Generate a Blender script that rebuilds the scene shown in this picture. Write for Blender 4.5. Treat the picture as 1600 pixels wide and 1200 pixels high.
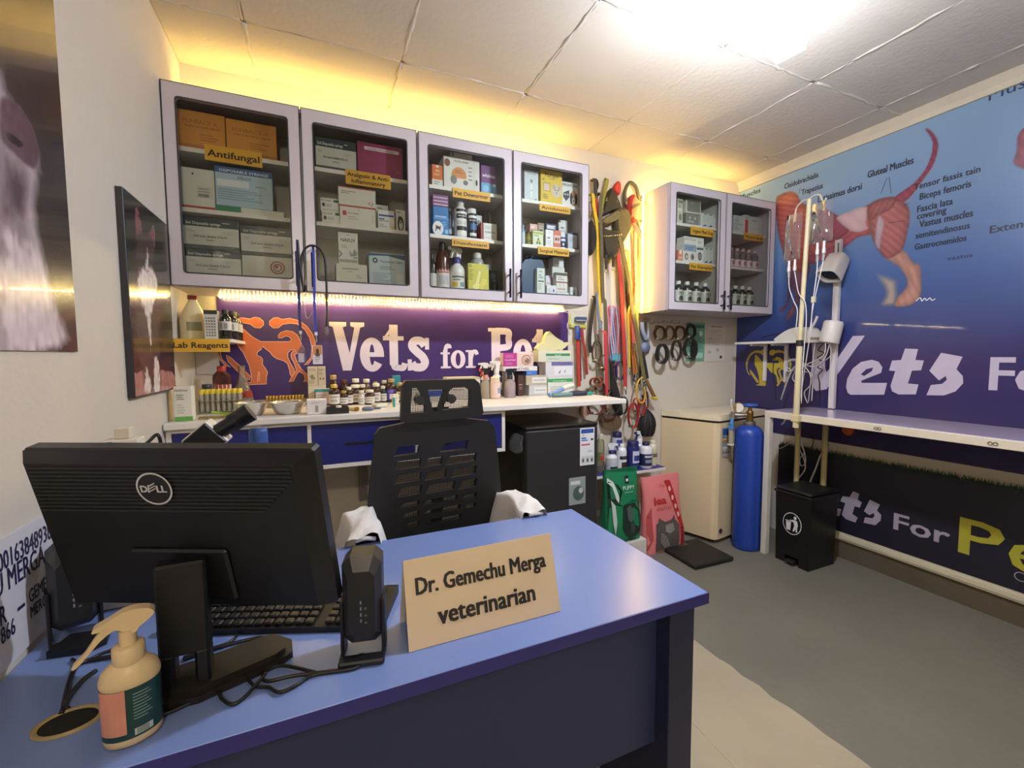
import bpy, bmesh, math, random
import numpy as np
from mathutils import Vector, Matrix
from mathutils.geometry import tessellate_polygon
random.seed(11)
rng = np.random.default_rng(5)
PI = math.pi
for _o in list(bpy.data.objects): bpy.data.objects.remove(_o)
SC = bpy.context.scene
COL = SC.collection
# ------------------------------------------------------------------ camera, world, exposure
cam = bpy.data.cameras.new('camera'); cam.sensor_width = 36; cam.lens = 15.345; cam.clip_start = .02
co = bpy.data.objects.new('camera', cam); COL.objects.link(co); SC.camera = co
YAW, PIT, ROL = math.radians(23.65), math.radians(-3.8), math.radians(-.25)
_f = Vector((math.sin(YAW)*math.cos(PIT), math.cos(YAW)*math.cos(PIT), math.sin(PIT)))
_r = Vector((math.cos(YAW), -math.sin(YAW), 0)); _u = _r.cross(_f)
_r2 = math.cos(ROL)*_r + math.sin(ROL)*_u; _u2 = -math.sin(ROL)*_r + math.cos(ROL)*_u
co.matrix_world = Matrix(((_r2.x,_u2.x,-_f.x,0),(_r2.y,_u2.y,-_f.y,0),(_r2.z,_u2.z,-_f.z,1.30),(0,0,0,1)))
W = bpy.data.worlds.new('world'); SC.world = W; W.use_nodes = True
W.node_tree.nodes['Background'].inputs[0].default_value = (.5,.52,.6,1)
W.node_tree.nodes['Background'].inputs[1].default_value = .05
VS = SC.view_settings
SC.display_settings.display_device = 'sRGB'
VS.view_transform = 'Standard'; VS.look = 'None'; VS.gamma = 1; VS.use_curve_mapping = False
VS.exposure = 0.0
SC.cycles.transparent_max_bounces = 24      # many clear panes, tubes and bags stand behind one another
LAMP1, FILL_LAMP = 920.0, 480.0      # radiance of the hanging lamp bulb and of the added fill bulb
LED_TOP, LED_UNDER, LED_SIDE = 110.0, 110.0, 120.0   # radiance of the warm strips
# ------------------------------------------------------------------ materials
def lin(h):
    h = h.lstrip('#'); h = h if len(h)==6 else ''.join(q*2 for q in h); c = [int(h[i:i+2],16)/255 for i in (0,2,4)]
    return [x/12.92 if x <= .04045 else ((x+.055)/1.055)**2.4 for x in c]
_mc = {}
def C(h, rough=.5, metal=0, var=.07, scale=14, bump=0, emit=0, coat=0, bscale=None):
    """procedural principled material: base colour wavering with noise, optional bump"""
    k = (h,rough,metal,var,scale,bump,emit,coat,bscale)
    if k in _mc: return _mc[k]
    m = bpy.data.materials.new('mat_'+h.strip('#')); m.use_nodes = True
    nt = m.node_tree; b = nt.nodes['Principled BSDF']; c = lin(h)
    b.inputs['Roughness'].default_value = rough; b.inputs['Metallic'].default_value = metal
    if coat: b.inputs['Coat Weight'].default_value = coat; b.inputs['Coat Roughness'].default_value = .08
    tc = nt.nodes.new('ShaderNodeTexCoord')
    nz = nt.nodes.new('ShaderNodeTexNoise'); nz.inputs['Scale'].default_value = scale; nz.inputs['Detail'].default_value = 3
    nt.links.new(tc.outputs['Object'], nz.inputs['Vector'])
    mx = nt.nodes.new('ShaderNodeMix'); mx.data_type = 'RGBA'
    mx.inputs[6].default_value = [min(1,x*(1-var)) for x in c]+[1]; mx.inputs[7].default_value = [min(1,x*(1+var)) for x in c]+[1]
    nt.links.new(nz.outputs['Fac'], mx.inputs[0]); nt.links.new(mx.outputs[2], b.inputs['Base Color'])
    if bump:
        n2 = nt.nodes.new('ShaderNodeTexNoise'); n2.inputs['Scale'].default_value = bscale or scale*4; n2.inputs['Detail'].default_value = 5
        nt.links.new(tc.outputs['Object'], n2.inputs['Vector'])
        bp = nt.nodes.new('ShaderNodeBump'); bp.inputs['Strength'].default_value = bump; bp.inputs['Distance'].default_value = .01
        nt.links.new(n2.outputs['Fac'], bp.inputs['Height']); nt.links.new(bp.outputs[0], b.inputs['Normal'])
    if emit:
        b.inputs['Emission Color'].default_value = c+[1]; b.inputs['Emission Strength'].default_value = emit
    _mc[k] = m; return m
def EMIT(h, s, name='light'):
    m = bpy.data.materials.new('mat_'+name); m.use_nodes = True; nt = m.node_tree; nt.nodes.clear()
    e = nt.nodes.new('ShaderNodeEmission'); o = nt.nodes.new('ShaderNodeOutputMaterial')
    e.inputs[0].default_value = lin(h)+[1]; e.inputs[1].default_value = s
    nt.links.new(e.outputs[0], o.inputs[0]); return m
_gc = {}
def GLASS(h='#dfe6e4', refl=1.0, body=0.0, bodyc='#ffffff', rough=.03):
    """clear sheet: tinted see-through with fresnel gloss and, for cloudy plastic, some diffuse body"""
    k = (h,refl,body,bodyc,rough)
    if k in _gc: return _gc[k]
    m = bpy.data.materials.new('mat_clear'); m.use_nodes = True; nt = m.node_tree; nt.nodes.clear()
    N = nt.nodes.new; L = nt.links.new
    t = N('ShaderNodeBsdfTransparent'); t.inputs[0].default_value = lin(h)+[1]
    g = N('ShaderNodeBsdfGlossy'); g.inputs['Roughness'].default_value = rough
    fr = N('ShaderNodeFresnel'); fr.inputs[0].default_value = 1.45
    mu = N('ShaderNodeMath'); mu.operation = 'MULTIPLY'; mu.inputs[1].default_value = refl; L(fr.outputs[0], mu.inputs[0])
    base = t.outputs[0]
    if body:
        d = N('ShaderNodeBsdfDiffuse'); d.inputs[0].default_value = lin(bodyc)+[1]
        m0 = N('ShaderNodeMixShader'); m0.inputs[0].default_value = body; L(t.outputs[0], m0.inputs[1]); L(d.outputs[0], m0.inputs[2]); base = m0.outputs[0]
    mx = N('ShaderNodeMixShader'); L(mu.outputs[0], mx.inputs[0]); L(base, mx.inputs[1]); L(g.outputs[0], mx.inputs[2])
    o = N('ShaderNodeOutputMaterial'); L(mx.outputs[0], o.inputs[0]); _gc[k] = m; return m
def ATTR(rough=.3, coat=0, name='print'):
    m = bpy.data.materials.new('mat_'+name); m.use_nodes = True; nt = m.node_tree; b = nt.nodes['Principled BSDF']
    a = nt.nodes.new('ShaderNodeVertexColor'); a.layer_name = 'Col'; nt.links.new(a.outputs[0], b.inputs['Base Color'])
    b.inputs['Roughness'].default_value = rough; b.inputs['Coat Weight'].default_value = coat; return m
def NET(h='#101012', scale=260, open_=.55):
    """woven net with real see-through holes"""
    m = bpy.data.materials.new('mat_net'); m.use_nodes = True; nt = m.node_tree; b = nt.nodes['Principled BSDF']
    b.inputs['Base Color'].default_value = lin(h)+[1]; b.inputs['Roughness'].default_value = .7
    N = nt.nodes.new; L = nt.links.new
    tc = N('ShaderNodeTexCoord'); sp = N('ShaderNodeSeparateXYZ'); L(tc.outputs['Object'], sp.inputs[0])
    def wave(a, bb):
        s = N('ShaderNodeMath'); s.operation = 'ADD'; L(a, s.inputs[0]); L(bb, s.inputs[1])
        k = N('ShaderNodeMath'); k.operation = 'MULTIPLY'; k.inputs[1].default_value = scale*2; L(s.outputs[0], k.inputs[0])
        q = N('ShaderNodeMath'); q.operation = 'SINE'; L(k.outputs[0], q.inputs[0]); return q.outputs[0]
    ng = N('ShaderNodeMath'); ng.operation = 'MULTIPLY'; ng.inputs[1].default_value = -1; L(sp.outputs[2], ng.inputs[0])
    w1 = wave(sp.outputs[0], sp.outputs[2]); w2 = wave(sp.outputs[0], ng.outputs[0])
    p = N('ShaderNodeMath'); p.operation = 'MULTIPLY'; L(w1, p.inputs[0]); L(w2, p.inputs[1])
    gt = N('ShaderNodeMath'); gt.operation = 'LESS_THAN'; gt.inputs[1].default_value = open_-.5; L(p.outputs[0], gt.inputs[0])
    L(gt.outputs[0], b.inputs['Alpha']); return m
# ------------------------------------------------------------------ mesh builder
XZ = (Vector((1,0,0)), Vector((0,0,1)))       # faces the camera side (-Y)
RW = (Vector((0,-1,0)), Vector((0,0,1)))      # right wall, faces -X
LW = (Vector((0,1,0)), Vector((0,0,1)))       # left wall, faces +X
def V(*a): return Vector(a)
def catmull(P, n, closed=False):
    P = [Vector(p) for p in P]; out = []; k = len(P)
    if k < 3 and not closed: return [P[0].lerp(P[-1], i/n) for i in range(n+1)]
    for i in range(k if closed else k-1):
        g = (lambda j: P[j % k]) if closed else (lambda j: P[max(0,min(k-1,j))])
        a,b,c,d = g(i-1),g(i),g(i+1),g(i+2)
        for s in range(n):
            t = s/n
            out.append(.5*((2*b)+(c-a)*t+(2*a-5*b+4*c-d)*t*t+(3*b-a-3*c+d)*t**3))
    if not closed: out.append(P[-1])
    return out
_tx = {}
def text_geo(s, bold, shear, res):
    k = (s,bold,shear,res)
    if k not in _tx:
        cu = bpy.data.curves.new('t','FONT'); cu.body = s; cu.size = 1; cu.offset = bold; cu.shear = shear; cu.resolution_u = res; cu.fill_mode = 'FRONT'
        o = bpy.data.objects.new('t', cu); COL.objects.link(o)
        dg = bpy.context.evaluated_depsgraph_get(); me = bpy.data.meshes.new_from_object(o.evaluated_get(dg))
        vs = [(v.co.x, v.co.y) for v in me.vertices]; fs = [tuple(p.vertices) for p in me.polygons]
        bpy.data.objects.remove(o); bpy.data.curves.remove(cu); bpy.data.meshes.remove(me); _tx[k] = (vs, fs)
    return _tx[k]
class MB:
    def __init__(s): s.v=[]; s.f=[]; s.m=[]; s.sm=[]; s.mats=[]
    def mi(s, mat):
        if mat not in s.mats: s.mats.append(mat)
        return s.mats.index(mat)
    def add(s, vs, fs, mat, smooth=False, M=None):
        b = len(s.v); i = s.mi(mat)
        s.v += [tuple(M @ Vector(v)) if M else tuple(v) for v in vs]
        for f in fs: s.f.append(tuple(j+b for j in f)); s.m.append(i); s.sm.append(smooth)
        return s
    def box(s, x0,y0,z0,x1,y1,z1, mat, bev=0, M=None):
        cx,cy,cz = (x0+x1)/2,(y0+y1)/2,(z0+z1)/2; h = [abs(x1-x0)/2,abs(y1-y0)/2,abs(z1-z0)/2]
        if not bev:
            vs = [(cx+a*h[0],cy+b*h[1],cz+c*h[2]) for a in (-1,1) for b in (-1,1) for c in (-1,1)]
            return s.add(vs, [(0,1,3,2),(4,6,7,5),(0,4,5,1),(2,3,7,6),(0,2,6,4),(1,5,7,3)], mat, False, M)
        bev = min(bev, min(h)*.98); vs=[]; ix={}
        for a in (-1,1):
            for b in (-1,1):
                for c in (-1,1):
                    for ax in range(3):
                        p=[a*h[0],b*h[1],c*h[2]]
                        for q in range(3):
                            if q!=ax: p[q]-=(a,b,c)[q]*bev
                        ix[(a,b,c,ax)]=len(vs); vs.append((cx+p[0],cy+p[1],cz+p[2]))
        fs=[]
        def q(l): 
            c=[sum(vs[i][k] for i in l)/len(l)-(cx,cy,cz)[k] for k in range(3)]
            p=[Vector(vs[i]) for i in l]; n=(p[1]-p[0]).cross(p[2]-p[0])
            fs.append(tuple(l) if n.dot(Vector(c))>0 else tuple(reversed(l)))
        for ax in range(3):
            o=[k for k in range(3) if k!=ax]
            for sg in (-1,1):
                l=[]
                for (p1,p2) in ((-1,-1),(1,-1),(1,1),(-1,1)):
                    t=[0,0,0]; t[ax]=sg; t[o[0]]=p1; t[o[1]]=p2; l.append(ix[(*t,ax)])
                q(l)
            for p1 in (-1,1):
                for p2 in (-1,1):
                    t=[0,0,0]; t[o[0]]=p1; t[o[1]]=p2; a=t[:]; b=t[:]; a[ax]=-1; b[ax]=1
                    q([ix[(*a,o[0])],ix[(*b,o[0])],ix[(*b,o[1])],ix[(*a,o[1])]])
        for a in (-1,1):
            for b in (-1,1):
                for c in (-1,1): q([ix[(a,b,c,0)],ix[(a,b,c,1)],ix[(a,b,c,2)]])
        return s.add(vs,fs,mat,False,M)
    def lathe(s, prof, mat, seg=16, c=(0,0,0), M=None, smooth=True, sx=1, sy=1, sq=0, cap=True):
        vs=[]; fs=[]; n=len(prof)
        for r,z in prof:
            for i in range(seg):
                a=2*PI*i/seg; q=1 if not sq else (abs(math.cos(a))**sq+abs(math.sin(a))**sq)**(-1/sq); vs.append((c[0]+r*q*math.cos(a)*sx,c[1]+r*q*math.sin(a)*sy,c[2]+z))
        for j in range(n-1):
            for i in range(seg):
                k=(i+1)%seg; fs.append((j*seg+i,j*seg+k,(j+1)*seg+k,(j+1)*seg+i))
        s.add(vs,fs,mat,smooth,M)
        if not cap: return s
        if prof[0][0]>1e-4: s.add(vs[:seg],[tuple(reversed(range(seg)))],mat,False,M)
        if prof[-1][0]>1e-4: s.add(vs[-seg:],[tuple(range(seg))],mat,False,M)
        return s
    def cyl(s, p0, p1, r, mat, seg=12, r2=None):
        p0,p1=Vector(p0),Vector(p1); d=p1-p0; M=Matrix.Translation(p0)@d.to_track_quat('Z','Y').to_matrix().to_4x4()
        return s.lathe([(r,0),(r if r2 is None else r2,d.length)],mat,seg,M=M)
    def sweep(s, P, sec, mat, closed=False, n=None, smooth=True, scale=None):
        """carry a 2D section (side, normal) along points P"""
        P=[Vector(p) for p in P]; k=len(P); vs=[]; fs=[]; m=len(sec); prev=None
        for i in range(k):
            a=P[(i-1)%k] if closed or i>0 else P[i]; b=P[(i+1)%k] if closed or i<k-1 else P[i]
            t=(b-a); t=t.normalized() if t.length>1e-9 else Vector((0,0,1))
            if n is not None:
                nn=Vector(n); side=t.cross(nn); side=side.normalized() if side.length>1e-4 else Vector((1,0,0)); nn=side.cross(t)
            else:
                if prev is None: prev=Vector((0,0,1)) if abs(t.z)<.9 else Vector((1,0,0))
                side=t.cross(prev).normalized(); nn=side.cross(t).normalized(); prev=nn
            g=scale[i] if scale else 1
            for (x,y) in sec: vs.append(tuple(P[i]+side*x*g+nn*y*g))
        for i in range(k if closed else k-1):
            i2=(i+1)%k
            for j in range(m): j2=(j+1)%m; fs.append((i*m+j,i*m+j2,i2*m+j2,i2*m+j))
        if not closed: fs+= [tuple(reversed(range(m))),tuple(range((k-1)*m,k*m))]
        return s.add(vs,fs,mat,smooth)
    def tube(s, P, r, mat, seg=6, closed=False, res=5, scale=None):
        Q=catmull(P,res,closed) if res>1 else P
        return s.sweep(Q,[(r*math.cos(2*PI*i/seg),r*math.sin(2*PI*i/seg)) for i in range(seg)],mat,closed,scale=scale)
    def strap(s, P, w, t, mat, n=(0,-1,0), closed=False, res=4):
        Q=catmull(P,res,closed) if res>1 else P
        return s.sweep(Q,[(-w/2,-t/2),(w/2,-t/2),(w/2,t/2),(-w/2,t/2)],mat,closed,n=n,smooth=False)
    def poly(s, loops, mat, o, fr, off=0, thick=0, smooth=False):
        """flat shape (outer loop and holes) in the frame o + x u + y v; thick>0 makes a slab rising along the frame's normal"""
        if loops and not hasattr(loops[0][0],'__len__'): loops=[loops]
        u,v=fr; n=u.cross(v); o=Vector(o)
        flat=[Vector((p[0],p[1],0)) for l in loops for p in l]
        tris=tessellate_polygon([[Vector((p[0],p[1],0)) for p in l] for l in loops])
        T=[]
        for t in tris:
            a,b,c=[flat[i] for i in t]
            T.append(tuple(t) if (b-a).cross(c-a).z>0 else tuple(reversed(t)))
        top=[o+u*p.x+v*p.y+n*(off+thick) for p in flat]
        s.add(top,T,mat,smooth)
        if thick:
            bot=[o+u*p.x+v*p.y+n*off for p in flat]; s.add(bot,[tuple(reversed(t)) for t in T],mat)
            b=0
            for l in loops:
                k=len(l); ar=sum(l[i][0]*l[(i+1)%k][1]-l[(i+1)%k][0]*l[i][1] for i in range(k)); outer=(l is loops[0])
                fs=[]
                for i in range(k):
                    j=(i+1)%k; q=(i,j,k+j,k+i)
                    fs.append(q if (ar>0)==outer else tuple(reversed(q)))
                s.add(bot[b:b+k]+top[b:b+k],fs,mat,smooth); b+=k
        return s
    def rect(s, x0,y0,x1,y1, mat, o, fr, off=.0004):
        return s.poly([(x0,y0),(x1,y0),(x1,y1),(x0,y1)],mat,o,fr,off)
    def disc(s, cx,cy,rx,ry, mat, o, fr, off=.0004, k=20, hole=0):
        L=[[(cx+rx*math.cos(2*PI*i/k),cy+ry*math.sin(2*PI*i/k)) for i in range(k)]]
        if hole: L.append([(cx+rx*hole*math.cos(2*PI*i/k),cy+ry*hole*math.sin(2*PI*i/k)) for i in range(k)])
        return s.poly(L,mat,o,fr,off)
    def text(s, t, x,y,size, mat, o, fr, off=.0008, bold=0, shear=0, align='L', sx=1, res=2, fit=None):
        vs,fs=text_geo(t,0,shear,res)
        if not vs: return s
        x0=min(p[0] for p in vs); x1=max(p[0] for p in vs); w=(x1-x0)
        if fit: sx=fit/(w*size)
        u,v=fr; n=u.cross(v); o=Vector(o)
        dx={'L':0,'C':-w*size*sx/2,'R':-w*size*sx}[align]
        F=[]; P=[o+u*(x+dx+(p[0]-x0)*size*sx)+v*(y+p[1]*size)+n*off for p in vs]
        for f in fs:
            nn=(P[f[1]]-P[f[0]]).cross(P[f[2]]-P[f[0]]); F.append(f if nn.dot(n)>0 else tuple(reversed(f)))
        if bold:      # heavier weight: the same strokes laid again a hair to each side
            for k,(a,b) in enumerate(((-1,.5),(1,-.5),(-1,-.5),(1,.5))): s.add([p+u*(a*bold*size*.8)+v*(b*bold*size*.8)+n*(.00004*(k+1)) for p in P],F,mat)
        return s.add(P,F,mat)
    def ribbon(s, P, w, mat, o, fr, off=.0006, res=6, closed=False, taper=None):
        """flat stroke of width w along 2D points (lettering, drawn lines)"""
        Q=catmull([(p[0],p[1],0) for p in P],res,closed) if res>1 else [Vector((p[0],p[1],0)) for p in P]
        u,v=fr; n=u.cross(v); o=Vector(o); k=len(Q); vs=[]; fs=[]
        for i in range(k):
            a=Q[(i-1)%k] if closed or i>0 else Q[i]; b=Q[(i+1)%k] if closed or i<k-1 else Q[i]
            t=(b-a); t=t.normalized() if t.length>1e-9 else Vector((1,0,0)); nn=Vector((-t.y,t.x,0))
            ww=w*(taper[0]+(taper[1]-taper[0])*i/(k-1)) if taper else w
            for sg in (-1,1):
                q=Q[i]+nn*sg*ww/2; vs.append(o+u*q.x+v*q.y+n*off)
        for i in range(k if closed else k-1):
            j=(i+1)%k; fs.append((2*i,2*j,2*j+1,2*i+1))
        return s.add(vs,fs,mat)
    def mesh(s, name, shift=None):
        me=bpy.data.meshes.new(name); vs=s.v
        if shift is not None: vs=[tuple(shift @ Vector(v)) for v in vs]
        me.from_pydata(vs,[],s.f)
        for m in s.mats: me.materials.append(m)
        me.polygons.foreach_set('material_index',s.m); me.polygons.foreach_set('use_smooth',s.sm); me.update()
        return me
# ------------------------------------------------------------------ objects
ROOT={}
def tag(o,label=None,cat=None,group=None,kind=None):
    for k,v in (('label',label),('category',cat),('group',group),('kind',kind)):
        if v: o[k]=v
    return o
def emp(name,label,cat,loc,rz=0,group=None):
    o=bpy.data.objects.new(name,None); COL.objects.link(o); o.location=loc; o.rotation_euler=(0,0,rz); o.empty_display_size=.05
    ROOT[o.name]=Matrix.Translation(Vector(loc))@Matrix.Rotation(rz,4,'Z'); return tag(o,label,cat,group)
def part(name,mb,parent,label=None,kind=None,local=False):
    """one mesh as a part; built in world coordinates unless local"""
    r=parent
    while r.parent: r=r.parent
    M=None if local else ROOT.get(r.name,Matrix.Identity(4)).inverted()
    o=bpy.data.objects.new(name,mb.mesh(name,M)); COL.objects.link(o); o.parent=parent
    return tag(o,label,kind=kind)
def solo(name,mb,label,cat,group=None,kind=None):
    """a thing that is one mesh: its origin goes to the middle of its base"""
    xs=[v[0] for v in mb.v]; ys=[v[1] for v in mb.v]; zs=[v[2] for v in mb.v]
    b=Vector(((min(xs)+max(xs))/2,(min(ys)+max(ys))/2,min(zs)))
    o=bpy.data.objects.new(name,mb.mesh(name,Matrix.Translation(-b))); COL.objects.link(o); o.location=b
    ROOT[o.name]=Matrix.Translation(b); return tag(o,label,cat,group,kind)
def structure(name,mb,parent=None):
    o=bpy.data.objects.new(name,mb.mesh(name)); COL.objects.link(o)
    ROOT[o.name]=Matrix.Identity(4)
    if parent: o.parent=parent
    else: o['kind']='structure'
    return o
def dup(root,loc,rz=0,label=None,group=None):
    def cp(o,p):
        c=o.copy(); COL.objects.link(c); c.parent=p
        for ch in o.children: cp(ch,c)
        return c
    c=cp(root,None); c.location=loc; c.rotation_euler=(0,0,rz)
    ROOT[c.name]=Matrix.Translation(Vector(loc))@Matrix.Rotation(rz,4,'Z')
    if label: c['label']=label
    if group: c['group']=group
    return c
# numpy painting helpers for flat prints
def ns(X,Y,sc,seed=0):
    g=np.random.default_rng(seed).random((64,64)); x=X*sc; y=Y*sc; xi=np.floor(x).astype(int); yi=np.floor(y).astype(int); fx=x-xi; fy=y-yi
    fx=fx*fx*(3-2*fx); fy=fy*fy*(3-2*fy); G=lambda a,b: g[a%64,b%64]
    return (G(xi,yi)*(1-fx)+G(xi+1,yi)*fx)*(1-fy)+(G(xi,yi+1)*(1-fx)+G(xi+1,yi+1)*fx)*fy
def sdf(P,X,Y):
    """signed distance to a polygon (inside positive)"""
    d=np.full(X.shape,1e9); ins=np.zeros(X.shape,bool); k=len(P)
    for i in range(k):
        ax,ay=P[i]; bx,by=P[(i+1)%k]; dx,dy=bx-ax,by-ay; t=np.clip(((X-ax)*dx+(Y-ay)*dy)/(dx*dx+dy*dy+1e-12),0,1)
        d=np.minimum(d,np.hypot(X-ax-t*dx,Y-ay-t*dy))
        if ay!=by: ins^=((ay>Y)!=(by>Y))&(X<(bx-ax)*(Y-ay)/(by-ay)+ax)
    return np.where(ins,d,-d)
def sm2(P,n=5): return [(p.x,p.y) for p in catmull([(a,b,0) for a,b in P],n,True)]
def over(img,rgb,a): 
    a=np.clip(a,0,1)[...,None]; return img*(1-a)+np.asarray(rgb,float)*a
def hexrgb(h): h=h.lstrip('#'); return np.array([int(h[i:i+2],16)/255 for i in (0,2,4)])
def painted(o,fr,W_,H_,nx,ny,fn,mat,mb=None):
    """finely divided flat sheet whose print is a colour per point; fn(U,V) gives sRGB"""
    us=np.linspace(0,W_,nx); vs=np.linspace(0,H_,ny); U,Vv=np.meshgrid(us,vs)
    img=np.clip(fn(U,Vv),0,1); img=np.where(img<=.04045,img/12.92,((img+.055)/1.055)**2.4)
    o=np.array(o); u=np.array(fr[0]); v=np.array(fr[1])
    co_=o+U[...,None]*u+Vv[...,None]*v
    i=np.arange(nx*ny).reshape(ny,nx); q=np.stack([i[:-1,:-1],i[:-1,1:],i[1:,1:],i[1:,:-1]],-1).reshape(-1,4)
    me=bpy.data.meshes.new('print'); me.vertices.add(nx*ny); me.vertices.foreach_set('co',co_.reshape(-1))
    me.loops.add(q.size); me.loops.foreach_set('vertex_index',q.reshape(-1).astype(np.int32)); me.polygons.add(len(q))
    me.polygons.foreach_set('loop_start',np.arange(0,q.size,4,dtype=np.int32))
    me.update(calc_edges=True)
    at=me.color_attributes.new('Col','FLOAT_COLOR','POINT'); at.data.foreach_set('color',np.concatenate([img.reshape(-1,3),np.ones((nx*ny,1))],1).reshape(-1).astype(np.float32))
    me.materials.append(mat); me.validate(); return me
def paint_part(name,o,fr,W_,H_,nx,ny,fn,mat,parent):
    me=painted(o,fr,W_,H_,nx,ny,fn,mat); r=parent
    M=ROOT.get(r.name,Matrix.Identity(4)).inverted(); me.transform(M)
    ob=bpy.data.objects.new(name,me); COL.objects.link(ob); ob.parent=parent; return ob
# ------------------------------------------------------------------ room shell
XL, XR, YB, YF, ZC = -.545, 3.06, 2.5, -1.9, 2.63
M_wall = C('#cbc2b4', .75, var=.05, scale=2.5, bump=.12, bscale=60)
M_ceil = C('#cfc7bb', .8, var=.05, scale=3, bump=.18, bscale=45)
M_white = C('#d8d4d0', .45, var=.03)
mb=MB(); mb.box(XL-.1,YB,0,XR+.1,YB+.1,ZC+.1,M_wall); structure('wall_back',mb)
mb=MB(); mb.box(XL-.1,YF,0,XL,YB,ZC+.1,M_wall); structure('wall_left',mb)
mb=MB(); mb.box(XR,YF,0,XR+.1,YB,ZC+.1,M_wall); structure('wall_right',mb)
mb=MB(); mb.box(XL-.1,YF-.1,0,XR+.1,YF,ZC+.1,M_wall); structure('wall_front',mb)
# ceiling: backing slab and one board per panel, joints left open and roughly plastered
mb=MB(); mb.box(XL,YF,ZC+.012,XR,YB,ZC+.1,M_ceil); ceil=structure('ceiling',mb)
xs=[XL,-.24,.38,1.0,1.645,2.265,2.83,XR]; ys=[YF,-1.15,-.5,.15,.80,1.45,2.10,YB]
for i in range(len(xs)-1):
    for j in range(len(ys)-1):
        t=MB(); dz=random.uniform(-.0015,.0015)
        t.box(xs[i]+(.004 if i else 0),ys[j]+(.004 if j else 0),ZC+dz,xs[i+1]-(.004 if i<len(xs)-2 else 0),ys[j+1]-(.004 if j<len(ys)-2 else 0),ZC+.012,M_ceil,.003)
        o=structure('ceiling_tile',t,ceil)
def bead(p,q):
    n=max(6,int((Vector(q)-Vector(p)).length/.035)); P=[]
    for k in range(n+1):
        c=Vector(p).lerp(Vector(q),k/n); P.append(c+Vector((random.uniform(-.005,.005),random.uniform(-.005,.005),random.uniform(.001,.005))))
    t=MB(); t.sweep(P,[(.0105*math.cos(2*PI*a/6),.0065*math.sin(2*PI*a/6)) for a in range(6)],M_ceil,n=(0,0,1),scale=[random.uniform(.5,1.25) for _ in P]); structure('plaster_bead',t,ceil)
for x in xs[1:-1]:
    for j in range(3,len(ys)-1): bead((x,ys[j]+.01,ZC),(x,ys[j+1]-.01,ZC))
for y in ys[3:-1]:
    for i in range(len(xs)-1): bead((xs[i]+.01,y,ZC),(xs[i+1]-.01,y,ZC))
# floor: grey painted screed, with a paler sheet that ends in a ragged seam
M_floor=C('#726e62',.55,var=.16,scale=2.2,bump=.25,bscale=18)
M_floor2=C('#a89d86',.6,var=.16,scale=3,bump=.3,bscale=14)
mb=MB(); mb.box(XL,YF,-.1,XR,YB,0,M_floor); floor=structure('floor',mb)
edge=[(1.53+random.uniform(-.008,.008)+.012*math.sin(y*3),y) for y in np.linspace(YF,1.72,60)]
t=MB(); t.poly([(XL,1.72),(XL,YF)]+edge,M_floor2,(0,0,0),(V(1,0,0),V(0,1,0)),.0002,.0035); structure('floor_sheet',t,floor)
t=MB(); e2=[(1.155+.006*math.sin(y*7)+random.uniform(-.003,.003),y,.0042) for y in np.linspace(YF,1.3,50)]
t.sweep(e2,[(-.004,-.001),(.004,-.001),(.0,.0012)],C('#b8ad95',.7),n=(0,0,1)); structure('floor_seam',t,floor)
# right wall: cove strip on top, ledge with plinth and moulding below
M_cove=C('#c9c0ae',.7,bump=.15,bscale=50)
mb=MB(); mb.poly([(0,0),(.022,0),(.022,.03),(.05,.068),(0,.068)],M_cove,(XR,YF,2.562),(V(-1,0,0),V(0,0,1)),0,YB-YF)
for k in range(len(mb.v)):
    x,y,z=mb.v[k]; mb.v[k]=(x,min(y,YB-.001),z)
structure('trim_1',mb)
mb=MB(); mb.box(3.005,YF,0,XR,1.72,.12,C('#5a5040',.85,var=.25,scale=5,bump=.3)); structure('trim_2',mb)
mb=MB()
for z0,z1,x in ((.12,.133,2.99),(.133,.155,2.983),(.155,.168,2.99)): mb.box(x,YF,z0,XR,1.72,z1,C('#cfc6ae',.5))
structure('trim_3',mb)
# ------------------------------------------------------------------ hanging lamp, then an added fill bulb
t=emp('ceiling_lamp','glowing white square bodied lamp bulb hanging on a short cord','lamp',(1.48,1.05,2.30))
LA=V(.20,-.10,1).normalized(); L0=V(1.462,1.052,2.325); L1=L0+LA*.105
sq_=[(-.05,-.05),(.05,-.05),(.05,.05),(-.05,.05)]
m=MB(); m.sweep([L0,L0+LA*.004,L0+LA*.032],sq_,EMIT('#e6efff',LAMP1,'lamp'),smooth=False,scale=[.93,1,1]); part('diffuser',m,t,'bright lower face')
m=MB(); m.sweep([L0+LA*.0322,L1-LA*.004,L1],sq_,EMIT('#e6efff',LAMP1*.075,'lamp_body'),smooth=False,scale=[1,1,.93]); part('glowing_body',m,t)
m=MB(); m.cyl(L1,L1+LA*.05,.036,C('#d8d8d8',.4),18,.022); m.cyl(L1+LA*.05,L1+LA*.095,.020,C('#dcdad4',.4),16); part('socket',m,t)
m=MB(); m.tube([L1+LA*.09,L1+LA*.13+V(.004,0,.01),V(L1.x+.03,L1.y-.01,2.6),V(L1.x+.03,L1.y-.01,ZC)],.0035,C('#cfccc4',.5),6); m.cyl((L1.x+.03,L1.y-.01,ZC-.012),(L1.x+.03,L1.y-.01,ZC+.002),.03,C('#dcdad4',.4),16); part('cord',m,t)
t=emp('ceiling_lamp','warm round bulb hanging near the entrance behind the viewer','lamp',(-.12,-1.2,2.30))  # added bulb out of view, brightens surfaces that face the camera
m=MB(); m.lathe([(0,0),(.03,.008),(.048,.035),(.05,.055),(.035,.09),(.02,.11)],EMIT('#fff0d8',FILL_LAMP,'bulb'),18,c=(-.12,-1.2,2.30)); part('glass_bulb',m,t)
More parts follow.
